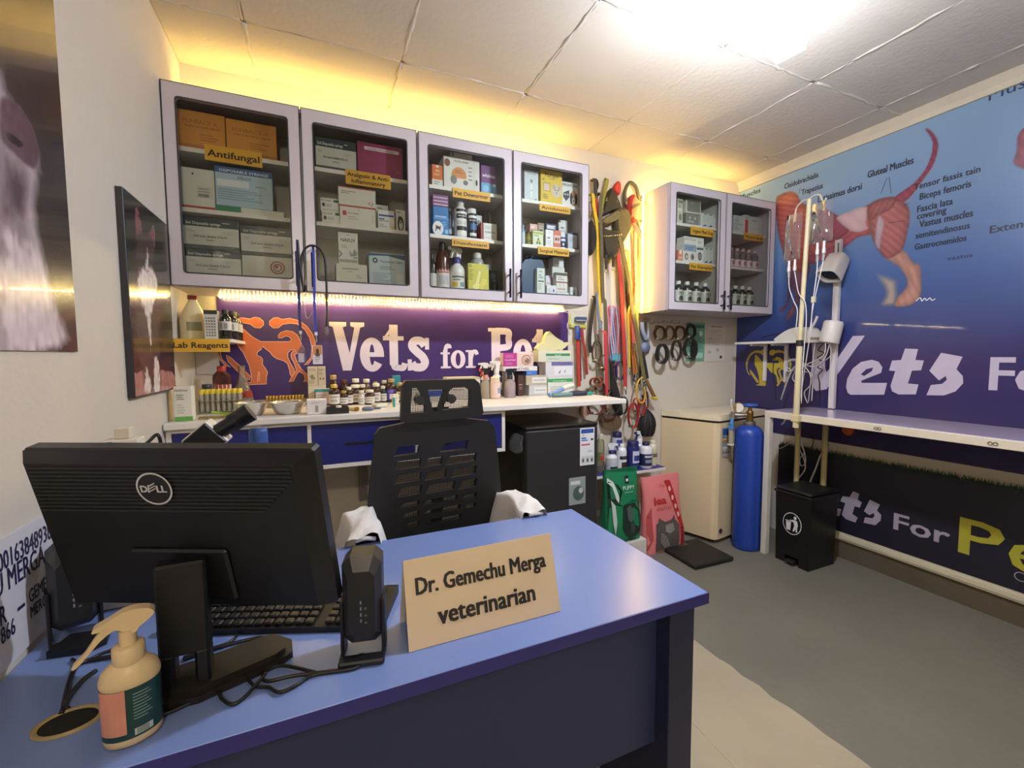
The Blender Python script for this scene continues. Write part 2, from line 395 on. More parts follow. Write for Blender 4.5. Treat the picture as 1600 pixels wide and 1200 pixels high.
m=MB(); m.cyl((-.12,-1.2,2.41),(-.12,-1.2,2.47),.021,C('#d8d8d8',.4),14); m.cyl((-.12,-1.2,2.47),(-.12,-1.2,ZC),.004,C('#d8d8d8',.4),6); part('socket',m,t)
# ------------------------------------------------------------------ warm light strips
def led(label,a,b,s,w=.01,up=(0,0,1),baffle=False,soft=1):
    t=emp('led_strip',label,'light strip',a); a,b=Vector(a),Vector(b); P=[]
    n=max(4,int((b-a).length/.12))
    for k in range(n+1):
        c=a.lerp(b,k/n); P.append(c+Vector((0,0,random.uniform(-.002,.002))) if abs((b-a).normalized().z)<.5 else c)
    m=MB(); m.strap(P,w,.003,EMIT('#ffcf24',s*soft,'strip'),n=up,res=3); part('tape',m,t)
    d=MB(); L=(b-a).length; k=int(L/.017); E_=EMIT('#ffe6a0',s*2.2,'diode'); dv=(b-a).normalized()
    nn=Vector(up)
    for q in range(k):
        c=a+dv*(q+.5)*.017+nn*.003; d.box(c.x-.0025,c.y-.0025,c.z-.0025,c.x+.0025,c.y+.0025,c.z+.0025,E_)
    part('diode',d,t,kind='stuff')
    if baffle: w_=MB(); w_.box(a.x-.03,a.y-.023,2.3852,b.x+.03,a.y-.002,2.4005,C('#c9b893',.6)); part('batten',w_,t,'wooden batten')  # added unseen baffle, keeps the strip's glow off the front of the ceiling
    return t
led('glowing amber light strip under the long wall cabinets',(-.43,2.455,1.5805),(1.44,2.455,1.5805),LED_UNDER,w=.007,up=(0,0,-1),soft=.3)
led('amber light strip lying on top of the long wall cabinets',(-.5,2.4035,2.3915),(1.43,2.4035,2.3915),LED_TOP,up=(0,1,0),baffle=True)
led('amber light strip lying on top of the small wall cabinet',(2.1,2.4035,2.3915),(2.9,2.4035,2.3915),LED_TOP,up=(0,1,0),baffle=True)
t=led('upright amber light strip beside the small wall cabinet',(2.022,2.40,1.585),(2.022,2.40,2.384),LED_SIDE,up=(-1,0,0))
for z in (1.60,1.98,2.37): m=MB(); m.box(2.021,2.394,z-.003,2.0445,2.406,z+.003,C('#d8d4cc',.5)); part('clip',m,t)
# ------------------------------------------------------------------ back banner with the orange pet emblem
M_purple=C('#3d2763',.32,var=.05,scale=4)
M_letter=C('#d9cbd6',.4); M_orange=C('#c8683c',.4); M_oline=C('#e9b79a',.4)
LOGO1=[(150,345),(200,372),(260,430),(325,468),(555,470),(567,452),(550,430),(520,425),(490,440),(465,440),(463,420),(485,395),(530,380),(580,388),(620,420),(640,465),(652,500),(668,520),(665,548),(640,562),(610,565),(590,575),(600,620),(620,660),(640,695),(680,735),(700,760),(700,800),(655,800),(670,775),(660,740),(620,715),(600,740),(570,795),(535,798),(560,755),(600,705),(585,650),(560,600),(560,570),(575,548),(600,548),(590,537),(560,537),(535,560),(533,595),(550,640),(583,700),(578,735),(555,750),(545,735),(545,705),(530,650),(500,625),(440,605),(410,580),(395,555),(335,505),(325,530),(295,550),(290,575),(320,590),(333,610),(330,650),(350,680),(368,715),(357,750),(355,808),(190,808),(188,796),(235,790),(243,755),(230,660),(190,560),(150,500)]
LOGO2=[(60,570),(90,590),(160,660),(235,745),(225,770),(200,765),(130,690),(70,620)]
LOGO3=[(430,280),(400,305),(398,335),(425,360),(465,358),(500,330),(560,320),(620,325),(680,370),(720,440),(735,520),(725,600),(690,640),(660,665),(700,655),(735,610),(755,540),(765,480),(745,410),(700,345),(640,300),(560,280),(500,290),(465,275)]
LOGO4=[(750-x,y) for x,y in LOGO3]
def pet_logo(mb,fmap,mat,line,o,fr,lw,lines=True):
    for k,L in enumerate((LOGO4,LOGO3,LOGO2,LOGO1)):
        P=[fmap(p) for p in L]; mb.poly(P,mat,o,fr,.0004+.0001*k)
        if lines: mb.ribbon(P,lw,line,o,fr,.001,res=1,closed=True)
    if lines:
        mb.ribbon([fmap(p) for p in ((300,705),(292,740),(285,790),(300,780),(305,740),(300,705))],lw,line,o,fr,.001,res=1)
def e_loops(cx,cy,rx,ry,t):
    n=26; bar=.10*ry
    out=[(cx+rx*math.cos(a),cy+ry*math.sin(a)) for a in np.linspace(-.06,2*PI-.62,n)]
    inn=[(cx+(rx-t)*math.cos(a),cy+(ry-t*.72)*math.sin(a)) for a in np.linspace(2*PI-.62,PI+.2,14)]
    L=out+inn+[(cx+rx*.985,cy-bar*1.3)]
    eye=[(cx+(rx-t)*math.cos(a)*.98,cy+max(bar*1.4,(ry-t*.72)*math.sin(a))) for a in np.linspace(.12,PI-.12,12)]
    return [L,eye]
def slab_letter(mb,ch,x0,x1,z0,z1,t,mat,o,fr):
    w,h=x1-x0,z1-z0; s=t*.42; lift=[.0004]
    class L_:      # every stroke of a letter lies a hair above the last
        def up(q): lift[0]+=.00012; return lift[0]
        def poly(q,a,m_,o_,f_,off): MB.poly(mb,a,m_,o_,f_,q.up())
        def ribbon(q,a,w_,m_,o_,f_,off): MB.ribbon(mb,a,w_,m_,o_,f_,q.up())
    L0_=L_(); R=lambda a,b,c,d: mb.rect(a,b,c,d,mat,o,fr,L0_.up())
    if ch=='V':
        c=x0+w*.47
        L0_.poly([(x0,z1),(x0,z1-s),(x0+w*.1,z1-s*1.3),(c-w*.12,z0),(c+w*.12,z0),(x1-w*.12,z1-s*1.3),(x1,z1-s),(x1,z1),(x0+w*.6,z1),(x0+w*.6,z1-s),(x0+w*.71,z1-s*1.3),(x0+w*.555,z0+h*.36),(x0+w*.38,z1-s*1.3),(x0+w*.48,z1-s),(x0+w*.48,z1)],mat,o,fr,.0006)
    elif ch=='e':
        L0_.poly(e_loops((x0+x1)/2,(z0+z1)/2,w/2,h/2,t),mat,o,fr,.0006)
    elif ch=='o':
        L0_.poly([[((x0+x1)/2+w/2*k*math.cos(a),(z0+z1)/2+(h/2-(0 if k==1 else t*.5))*math.sin(a)) for a in np.linspace(0,2*PI,24,endpoint=False)] for k in (1,1-2*t/w)],mat,o,fr,.0006)
    elif ch=='t':
        a=x0+w*.28; R(a,z0+h*.12,a+t,z1); R(x0,z0+h*.66,x1-w*.08,z0+h*.66+s*1.2)
        L0_.ribbon([(a+t*.5,z0+h*.2),(a+t*.55,z0+h*.08),(a+t*1.1,z0+t*.33),(x1-w*.12,z0+h*.06),(x1-t*.12,z0+h*.16)],t*.72,mat,o,fr,.0006)
        L0_.poly([(x0+w*.05,z0+h*.66),(a+t,z1),(a+t*.4,z1),(x0+w*.02,z0+h*.72)],mat,o,fr,.0005)
    elif ch=='s':
        c=(x0+x1)/2
        L0_.ribbon([(x1-t*.5,z1-h*.24),(c+w*.12,z1-t*.38),(c-w*.18,z1-t*.4),(x0+t*.55,z1-h*.26),(c-w*.05,z0+h*.56),(c+w*.18,z0+h*.42),(x1-t*.5,z0+h*.25),(c+w*.16,z0+t*.38),(c-w*.16,z0+t*.4),(x0+t*.45,z0+h*.22)],t*.92,mat,o,fr,.0006)
        R(x1-s*1.1,z1-h*.36,x1,z1-h*.0); R(x0,z0,x0+s*1.1,z0+h*.34)
    elif ch=='P':
        a=x0+w*.13; R(a,z0,a+t*1.15,z1); R(x0,z1-s,a+t,z1); R(x0,z0,a+t*1.6,z0+s)
        L0_.ribbon([(a+t*.6,z1-t*.36),(x0+w*.55,z1-t*.36),(x1-w*.16,z1-h*.1),(x1-t*.55,z1-h*.27),(x1-w*.16,z1-h*.45),(x0+w*.55,z1-h*.54+t*.2),(a+t*.6,z1-h*.54+t*.2)],t*.8,mat,o,fr,.0006)
    elif ch=='f':
        a=x0+w*.22; R(a,z0,a+t,z1-h*.25); R(x0,z0,a+t*1.7,z0+s); R(x0,z0+h*.58,x1-w*.15,z0+h*.58+s)
        L0_.ribbon([(a+t*.5,z0+h*.6),(a+t*.6,z1-h*.18),(x0+w*.6,z1-t*.35),(x1-w*.2,z1-h*.08),(x1-t*.4,z1-h*.17)],t*.85,mat,o,fr,.0006)
    elif ch=='r':
        a=x0+w*.2; R(a,z0,a+t,z1); R(x0,z0,a+t*1.7,z0+s); R(x0,z1-s,a+t*.5,z1)
        L0_.ribbon([(a+t*.6,z0+h*.55),(x0+w*.55,z1-h*.12),(x1-w*.22,z1-t*.35),(x1-t*.4,z1-h*.25)],t*.85,mat,o,fr,.0006)
t=emp('wall_banner','purple back wall banner with orange pet emblem and pale slab lettering','banner',(.53,2.495,1.083))
m=MB(); m.box(-.445,2.493,1.083,1.495,2.499,1.585,M_purple); part('banner_sheet',m,t)
o=(0,2.493,0)
m=MB(); pet_logo(m,lambda p:(-.366+(p[0]-150)*.00056,1.475-(p[1]-300)*.000622+(p[0]-150)*.000008),M_orange,M_oline,o,XZ,.003); part('pet_emblem',m,t)
m=MB()
for a in (('V',.047,.222,1.221,1.478,.05),('e',.196,.322,1.212,1.398,.05),('t',.318,.44,1.216,1.470,.046),('s',.450,.573,1.215,1.400,.05),
          ('f',.640,.705,1.224,1.365,.027),('o',.700,.790,1.222,1.330,.03),('r',.792,.873,1.224,1.330,.027),
          ('P',.935,1.096,1.225,1.464,.05),('e',1.100,1.235,1.216,1.400,.05),('t',1.232,1.345,1.220,1.462,.045),('s',1.350,1.455,1.218,1.392,.048)):
    m=MB(); slab_letter(m,*a,M_letter,o,XZ); part('letter',m,t)
# ------------------------------------------------------------------ right wall banner (muscle chart)
t=emp('muscle_chart_banner','blue muscle chart banner of a dog covering the right wall','banner',(3.05,1.0,.72))
BW,BH=2.9,1.845; BO=(3.054,2.49,.72)
def WP(L): return [(2.49-y,z-.72) for y,z in L]
D={}
D['body']=WP([(2.203,2.409),(2.164,2.441),(2.117,2.440),(2.062,2.400),(2.031,2.354),(1.900,2.264),(1.773,2.182),(1.619,2.196),(1.553,2.215),(1.469,2.200),(1.417,2.148),(1.396,2.083),(1.404,1.979),(1.425,1.889),(1.495,1.868),(1.551,1.917),(1.591,2.014),(1.645,2.015),(1.703,1.983),(1.814,1.933),(1.934,1.901),(2.051,1.924),(2.132,2.029),(2.178,2.175)])
D['pale']=WP([(1.773,2.179),(1.613,2.191),(1.612,2.095),(1.601,2.048),(1.682,2.050),(1.771,2.139)])
D['belly']=WP([(1.781,2.001),(1.683,2.063),(1.602,2.065),(1.591,2.011),(1.645,2.012),(1.703,1.983),(1.775,1.939),(1.934,1.901),(1.951,1.962),(1.855,1.983)])
D['lat']=WP([(1.880,2.251),(1.786,2.194),(1.701,2.074),(1.766,2.024),(1.857,2.025),(1.928,2.098)])
D['thigh']=WP([(1.617,2.166),(1.586,2.207),(1.511,2.211),(1.456,2.188),(1.411,2.122),(1.395,2.057),(1.407,1.945),(1.426,1.880),(1.495,1.849),(1.545,1.909),(1.586,2.006)])
D['glute']=WP([(1.612,2.165),(1.580,2.205),(1.511,2.208),(1.462,2.186),(1.486,2.133),(1.549,2.115),(1.597,2.091)])
D['shank_light']=WP([(1.549,2.115),(1.517,2.069),(1.527,1.986),(1.535,1.913),(1.564,1.957),(1.563,2.057)])
D['leg']=WP([(1.517,1.866),(1.420,1.888),(1.372,1.813),(1.337,1.783),(1.324,1.636),(1.352,1.581),(1.400,1.562),(1.451,1.573),(1.438,1.627),(1.400,1.676),(1.403,1.730),(1.451,1.805)])
D['leg2']=WP([(1.556,1.780),(1.459,1.739),(1.434,1.699),(1.436,1.578),(1.525,1.581),(1.502,1.659)])  # soft-edged cream patch beside the hind leg
D['tail']=WP([(1.477,2.195),(1.388,2.247),(1.335,2.317),(1.315,2.427),(1.352,2.517),(1.326,2.501),(1.290,2.419),(1.303,2.320),(1.345,2.250),(1.417,2.159)])
D['tailp']=WP([(1.428,2.172),(1.353,2.262),(1.311,2.327),(1.297,2.410),(1.287,2.395),(1.302,2.302),(1.345,2.239),(1.407,2.156)])
D['neck']=WP([(2.202,2.393),(2.117,2.443),(2.048,2.410),(2.008,2.333),(1.955,2.260),(1.939,2.101),(1.961,1.878),(2.062,1.881),(2.141,2.046),(2.189,2.254)])
D['fleg']=WP([(2.074,1.928),(1.941,1.903),(1.951,1.805),(1.997,1.681),(2.041,1.567),(2.090,1.533),(2.084,1.586),(2.035,1.685),(2.058,1.777)])
D['fleg2']=WP([(2.104,1.889),(2.042,1.878),(2.055,1.717),(2.093,1.617),(2.143,1.594),(2.141,1.629),(2.095,1.662),(2.092,1.782)])
D['head2']=WP([(1.008,2.204),(1.000,2.255),(1.000,2.323),(0.978,2.357),(0.938,2.362),(0.909,2.301),(0.909,2.170),(0.947,2.146),(0.982,2.169)])
def paint_chart(U,Vv):
    h=np.clip(Vv/BH,0,1)[...,None]; ks=[0,.30,.40,.55,.75,1]; cs=[(44,35,84),(50,40,94),(50,64,122),(66,94,150),(96,128,172),(126,156,188)]
    img=np.stack([np.interp(h[...,0],ks,[c[i]/255 for c in cs]) for i in range(3)],-1)
    img=over(img,(.62,.74,.80),np.clip(1-U/1.3,0,1)*np.clip((h[...,0]-.62)/.38,0,1)*.55)
    def blob(n,c1,c2,ang,fr,soft=.008,edge=.35,a=1):
        P=sm2(D[n],4); d=sdf(P,U,Vv); ph=(U*math.cos(ang)+Vv*math.sin(ang))*fr+ns(U,Vv,9,3)*3
        st=np.clip(.5+.22*np.sin(ph)+.35*(ns(U*math.cos(ang)*14+Vv*math.sin(ang)*14,(Vv*math.cos(ang)-U*math.sin(ang))*2.5,12,8)-.5),0,1); col=hexrgb(c1)*(1-st[...,None])+hexrgb(c2)*st[...,None]
        col=col*(1-edge*np.exp(-np.clip(d,0,1)/.02))[...,None]
        return over(img,col,np.clip(d/soft,0,1)*a)
    for n,c1,c2,a_,f_,kw in (('tailp','#d8a9bd','#c690ac',0,40,dict(a=.6)),('fleg2','#5f3f5e','#7a5570',.2,120,{}),('fleg','#7b4f68','#96657a',.3,120,{}),('body','#b0685f','#9c5059',.9,160,{}),
        ('neck','#c66a55','#99484e',1.2,190,{}),('lat','#9a4f60','#7d3d55',-.8,230,{}),('belly','#b9616a','#a04d5e',.6,150,{}),('pale','#c9aeb0','#b99aa4',.5,90,dict(edge=.15)),
        ('leg2','#d9b98f','#cfae8c',.2,60,dict(a=.75,soft=.03)),('leg','#c99a88','#b07c70',.35,190,{}),('thigh','#b5736f','#8f4c58',.75,210,{}),('glute','#a4646a','#8c4a59',-.5,230,{}),
        ('shank_light','#c5b0bd','#ad93a8',.3,80,dict(edge=.2)),('tail','#a04a60','#7a3450',.6,200,dict(soft=.003,edge=.2)),('head2','#a85d68','#86405a',.5,160,{})):
        img=blob(n,c1,c2,a_,f_,**kw)
    return img
paint_part('chart_print',BO,RW,BW,BH,560,330,paint_chart,ATTR(.36,.12,'chart'),t)
m=MB(); m.box(3.0552,2.49-BW,.72,3.0595,2.49,.72+BH,C('#d9d9dd',.5)); part('banner_sheet',m,t)
MK=C('#1f2638',.4); MK2=C('#2c3350',.4); bo=(3.0536,2.49,.72)
def ctext(s,L,sz,sh=0,b=.03,mat=MK):
    m=MB(); (y0,z0),(y1,z1)=L; m.text(s,2.49-y0,(z0+z1)/2-.72,sz,mat,bo,RW,.0006,bold=b,shear=sh,fit=math.hypot(y0-y1,z1-z0)); part('caption',m,t)
for s,L,sz in (('Muscles',[(2.494,2.521),(2.326,2.496)],.05),('Cleidobrachialis',[(2.137,2.469),(1.907,2.463)],.05),('Trapezius',[(2.013,2.388),(1.876,2.381)],.052),('Latissimus dorsi',[(1.902,2.305),(1.646,2.295)],.056),
    ('Gluteal Muscles',[(1.617,2.354),(1.395,2.355)],.056),('Tensor fassis tain',[(1.385,2.201),(1.119,2.209)],.046),('Biceps femoris',[(1.357,2.143),(1.150,2.144)],.05),('Fascia lata',[(1.365,2.077),(1.217,2.079)],.05),('covering',[(1.364,2.041),(1.241,2.038)],.05),
    ('Vastus muscles',[(1.352,1.992),(1.136,1.994)],.052),('semitendinosus',[(1.365,1.934),(1.145,1.937)],.046),('Gastrocnemidos',[(1.367,1.871),(1.155,1.879)],.046),('Extensors',[(1.069,1.890),(0.870,1.891)],.05)):
    ctext(s,L,sz)
ctext('Muscles',[(1.105,2.537),(0.859,2.538)],.075,b=.0,mat=MK2)
ctext('vastus',[(1.225,1.785),(1.127,1.792)],.03,mat=MK2)
m=MB()
m.ribbon(WP([(1.516,2.321),(1.544,2.239)]),.0028,MK,bo,RW,.0006,res=1); m.ribbon(WP([(1.507,2.321),(1.492,2.222)]),.0028,MK,bo,RW,.0006,res=1)
m.ribbon(WP([(1.499,2.058),(1.417,2.048)]),.0025,MK,bo,RW,.0006,res=1); m.ribbon(WP([(1.426,2.136),(1.402,2.141)]),.0025,MK,bo,RW,.0006,res=1); m.ribbon(WP([(2.024,2.438),(2.031,2.400)]),.0025,MK,bo,RW,.0006,res=1)
m.ribbon(WP([(1.348,1.590),(1.330,1.607),(1.322,1.587),(1.311,1.602),(1.301,1.589),(1.288,1.601),(1.278,1.586),(1.265,1.594)]),.004,C('#e8e6ea',.4),bo,RW,.0006,res=4)
part('pointer_line',m,t)
# big pale lettering on the chart's lower band, shared with the ledge board
ML2=C('#beb4c8',.35)
T_t=[(515,155),(563,157),(553,198),(585,200),(575,236),(540,238),(525,286),(565,290),(555,327),(490,327),(466,315),(460,295),(478,240),(455,237),(466,200),(500,198)]
T_s=[(606,238),(650,171),(731,186),(707,232),(731,258),(733,285),(704,316),(660,331),(595,330),(611,292),(655,287),(671,272),(667,258),(642,275)]
m=MB(); m.poly(WP([(1.902,1.369),(1.823,1.367),(1.813,1.212),(1.802,1.177),(1.747,1.255),(1.657,1.409),(1.590,1.409),(1.743,1.152),(1.779,1.094),(1.798,1.065),(1.865,1.050),(1.887,1.077)]),ML2,bo,RW,.0006); part('letter',m,t)
m=MB(); m.poly([WP([(1.654,1.041),(1.475,1.056),(1.464,1.126),(1.595,1.119),(1.599,1.132),(1.496,1.185),(1.491,1.218),(1.512,1.250),(1.547,1.262),(1.604,1.248),(1.649,1.206),(1.677,1.141),(1.682,1.087),(1.671,1.053)]),WP([(1.583,1.162),(1.603,1.171),(1.573,1.205),(1.538,1.215),(1.544,1.193)])],ML2,bo,RW,.0006); part('letter',m,t)
m=MB(); m.poly(WP([(1.386,1.327),(1.327,1.323),(1.336,1.262),(1.298,1.260),(1.308,1.206),(1.349,1.202),(1.364,1.129),(1.316,1.126),(1.325,1.070),(1.405,1.063),(1.437,1.079),(1.446,1.110),(1.427,1.197),(1.457,1.200),(1.445,1.258),(1.402,1.262)]),ML2,bo,RW,.0006); part('letter',m,t)
m=MB(); m.poly(WP([(1.272,1.204),(1.227,1.302),(1.140,1.281),(1.161,1.216),(1.135,1.181),(1.131,1.144),(1.159,1.099),(1.205,1.074),(1.278,1.069),(1.262,1.126),(1.214,1.136),(1.197,1.158),(1.202,1.178),(1.229,1.153)]),ML2,bo,RW,.0006); part('letter',m,t)
m=MB(); m.text('For Pets',2.49-1.031,1.118-.72,.232,ML2,bo,RW,.0006,bold=.03,sx=.9); part('letter',m,t)
m=MB(); f2=lambda p:(2.49-2.40+(p[0]+12)*.000466,1.06-.72+(808-p[1])*.00051)
pet_logo(m,f2,C('#b9a53a',.4),None,bo,RW,.001,lines=False); part('pet_emblem',m,t,'olive yellow cat and dog emblem')
# ------------------------------------------------------------------ board along the ledge under the table
t=emp('ledge_board','dark navy board with pale and yellow lettering along the ledge under the table','sign board',(3.0,.8,.17))
m=MB(); m.box(2.996,-.5,.17,3.03,2.07,.652,C('#171527',.55,var=.1)); part('board_panel',m,t)
lo=(2.996,1.72,.17)
m=MB(); LP=lambda L:[(1.72-y,z-.17) for y,z in L]; MP=C('#a39aae',.5)
m=MB(); m.poly(LP([(1.584,0.449),(1.549,0.443),(1.556,0.404),(1.533,0.395),(1.543,0.358),(1.570,0.359),(1.581,0.307),(1.551,0.292),(1.562,0.258),(1.616,0.261),(1.641,0.281),(1.623,0.361),(1.651,0.365),(1.640,0.402),(1.601,0.407)]),MP,lo,RW,.0006); part('letter',m,t)
m=MB(); m.poly(LP([(1.519,0.344),(1.492,0.424),(1.439,0.411),(1.453,0.371),(1.430,0.350),(1.432,0.317),(1.458,0.279),(1.519,0.273),(1.512,0.309),(1.473,0.316),(1.463,0.335),(1.469,0.350),(1.490,0.329)]),MP,lo,RW,.0006); part('letter',m,t)
EB=lambda L:[(1.72-(1.60+(2.49-x-1.40)*.70),.27+(y+.72-1.06)*.68-.17) for x,y in L]
m=MB(); m.poly(EB(WP([(1.654,1.041),(1.475,1.056),(1.464,1.126),(1.595,1.119),(1.599,1.132),(1.496,1.185),(1.491,1.218),(1.512,1.250),(1.547,1.262),(1.604,1.248),(1.649,1.206),(1.677,1.141),(1.682,1.087),(1.671,1.053)])),MP,lo,RW,.0006); part('letter',m,t)
m=MB(); m.text('For',1.72-1.366,.292-.17,.135,MP,lo,RW,.0006,bold=.03,fit=.24); part('letter',m,t)
m=MB(); MY=C('#a8a334',.5)
m.text('P',1.72-1.085,.275-.17,.265,MY,lo,RW,.0006,bold=.02,fit=.155); part('letter',m,t,'yellow letter'); m=MB(); m.text('ets',1.72-.905,.275-.17,.28,MY,lo,RW,.0006,bold=.02)
m.disc(1.72-.865,.245-.17+.0,.022,.022,MP,lo,RW,.0006,hole=.85)
part('lettering',m,t,'yellow lettering')
g=MB(); MG=C('#1d4020',.9,var=.3)
for k in range(2600):
    y=random.uniform(-.5,2.07); x=random.uniform(2.988,3.03); hgt=random.uniform(.012,.035); dx=random.uniform(-.02,.006); dy=random.uniform(-.012,.012); zz=.652 if x>2.996 else random.uniform(.63,.652)
    g.add([(x,y-.0015,zz),(x,y+.0015,zz),(x+dx,y+dy,zz+hgt*(1 if x>2.996 else -.6))],[(0,1,2)],MG)
part('grass_strip',g,t,'green artificial grass edging',kind='stuff')
# ------------------------------------------------------------------ glazed wall cabinets
M_lil=C('#bdb4b9',.28,var=.03,scale=3); M_dark=C('#2b2a30',.5); M_in=C('#b3b0a8',.6,var=.05); M_shelf=C('#dcd8d2',.5); M_hnd=C('#26252a',.35,.7)
M_pane=GLASS('#f1f3ef',.7); M_lab=C('#d9a52e',.55); M_ink=C('#2a1c14',.6)
ZB,ZT=1.585,2.385
def cabinet(label,X0,Xm,X1,plates):
    t=emp('wall_cabinet',label,'cabinet',((X0+X1)/2,2.35,ZB))
    c=MB(); th=.018
    c.box(X0,2.203,ZB,X1,2.496,1.6415,M_lil); c.box(X0,2.203,ZT-th,X1,2.496,ZT,M_lil)
    for a in (X0,X1-th): c.box(a,2.203,1.6415,a+th,2.496,ZT-th,M_lil)
    part('carcass',c,t)
    c=MB(); c.box(X0+th,2.486,1.6415,X1-th,2.495,ZT-th,M_in); part('back_panel',c,t)
    c=MB(); c.box(Xm-.009,2.245,1.6415,Xm+.009,2.486,ZT-th,M_in); part('divider',c,t)
    for z in (1.92,2.165):
        for a,b in ((X0+th,Xm-.009),(Xm+.009,X1-th)):
            c=MB(); c.box(a,2.245,z-.018,b,2.486,z,M_shelf); part('shelf',c,t)
    for (a,b,hs) in ((X0,Xm,1),(Xm,X1,-1)):
        a+=.003; b-=.003; fw=.058 if X0<2 else .063; w=b-a; h=ZT-ZB-.004
        d=MB(); r=.012
        def rr(x0,z0,x1,z1,r): return [(x0+r,z0),(x1-r,z0),(x1-r*.3,z0+r*.3),(x1,z0+r),(x1,z1-r),(x1-r*.3,z1-r*.3),(x1-r,z1),(x0+r,z1),(x0+r*.3,z1-r*.3),(x0,z1-r),(x0,z0+r),(x0+r*.3,z0+r*.3)]
        gz0,gz1=1.640-(ZB+.002),2.328-(ZB+.002)
        o=(a,2.2,ZB+.002)
        d.poly([[(0,0),(w,0),(w,h),(0,h)],rr(fw-.012,gz0,w-fw+.012,gz1,r)],M_lil,o,XZ,0,.02)
        # dark edge banding
        for q in ((0,0,w,.003),(0,h-.003,w,h),(0,0,.003,h),(w-.003,0,w,h)): d.rect(*q,M_dark,o,XZ,.0203)
        dr=part('door',d,t)
        g=MB(); g.poly([rr(fw-.014,gz0-.002,w-fw+.014,gz1+.002,r),rr(fw-.009,gz0+.003,w-fw+.009,gz1-.003,r)],M_dark,o,XZ,.0195,.002); part('glazing_bead',g,dr)
        g=MB(); g.poly(rr(fw-.012,gz0+.0005,w-fw+.012,gz1-.0005,r),M_pane,o,XZ,.010,0); part('glass_pane',g,dr)
        hx=(b-.028) if hs>0 else (a+.028); hn=MB(); hz=1.605 if X0<2 else 1.60; hl=.15 if X0<2 else .125
        hn.tube([(hx,2.148,hz),(hx,2.148,hz+hl)],.006,M_hnd,8,res=1)
        for q in (.03,hl-.03): hn.tube([(hx,2.148,hz+q),(hx,2.181,hz+q)],.0045,M_hnd,6,res=1)
        part('handle',hn,dr)
    for (x0,x1,z0,z1,lines) in plates:
        p=MB(); p.box(x0,2.238,z0,x1,2.2445,z1,M_lab); pl=part('label_plate',p,t)
        q=MB(); n=len(lines); h=(z1-z0)
        for k,s_ in enumerate(lines):
            sz=h*(.62 if n==1 else .40); yy=z0+h*(.27 if n==1 else (.56-.43*k)); w=(x1-x0)*(.9 if n==1 else (.92 if k==0 else .74))
            q.text(s_,(x0+x1)/2,yy,sz,M_ink,(0,2.238,0),XZ,.0006,bold=.03,align='C',fit=w)
        part('lettering',q,pl)
    return t
cabinet('long glazed wall cabinet left half full of syringe cartons, lanyards on its handles',-.545,-.05,.460,[(-0.417,-0.207,2.121,2.185,['Antifungal']),(0.134,0.340,2.106,2.172,['Analgesic & Anti-','Inflammatory'])])
cabinet('glazed wall cabinet with dewormer and disinfectant labels beside the leash wall',.463,.965,1.445,[(0.652,0.858,2.116,2.163,['Pet Dewormer']),(0.644,0.849,1.868,1.905,['Disinfectant']),(1.154,1.355,2.112,2.150,['Antibiotic']),(1.145,1.347,1.870,1.912,['Surgical Material'])])
cabinet('small glazed wall cabinet holding shampoo bottles beside the muscle chart',2.045,2.54,3.035,[(2.288,2.494,2.097,2.150,['Urgent Med Dog']),(2.284,2.491,1.867,1.912,['Pet Shampoo']),(2.790,2.990,2.114,2.162,['Wound Spray'])])
# ------------------------------------------------------------------ cartons and bottles
WH='#d6d6cf'
def carton(label,x0,x1,z0,z1,y,depth,col,prints=(),group=None,name='medicine_box',cat='box',rz=0,rough=.5,side=None):
    """printed carton: flat print sits on its front face; prints are in fractions of the front"""
    w,h=x1-x0,z1-z0; m=MB(); R_=random.Random(label)
    m.box(-w/2,0,0,w/2,depth,h,C(col,rough),min(.002,w*.06))
    o=Vector((-w/2,0,0)); k=0
    for p in prints:
        k+=1; off=.0003+.00012*k; a=p[0]
        if a=='r': m.rect(p[1]*w,p[2]*h,p[3]*w,p[4]*h,C(p[5],rough),o,XZ,off)
        elif a=='e': m.disc(p[1]*w,p[2]*h,p[3]*w,p[4]*h,C(p[5],rough),o,XZ,off,14,p[6] if len(p)>6 else 0)
        elif a=='p': m.poly([(q[0]*w,q[1]*h) for q in p[1]],C(p[2],rough),o,XZ,off)
        elif a=='t': m.text(p[1],p[2]*w,p[3]*h,p[4]*h,C(p[5],.5),o,XZ,off,bold=.015,fit=p[6]*w if len(p)>6 else None,shear=p[7] if len(p)>7 else 0)
        elif a=='l':
            x0_,y0_,x1_,y1_,n,c=p[1:7]
            for i in range(n):
                yy=y1_-(i+.5)*(y1_-y0_)/n; th=(y1_-y0_)/n*.38; xe=x0_+(x1_-x0_)*R_.uniform(.5,1)
                m.rect(x0_*w,(yy-th/2)*h,xe*w,(yy+th/2)*h,C(c,.5),o,XZ,off)
    if side: m.rect(.02*w,0,.98*w,h*.01,C(side),o,XZ)
    ob=bpy.data.objects.new(name,m.mesh(name)); COL.objects.link(ob); ob.location=((x0+x1)/2,y,z0); ob.rotation_euler=(0,0,rz)
    ROOT[ob.name]=Matrix.Translation(ob.location)
    return tag(ob,label,cat,group)
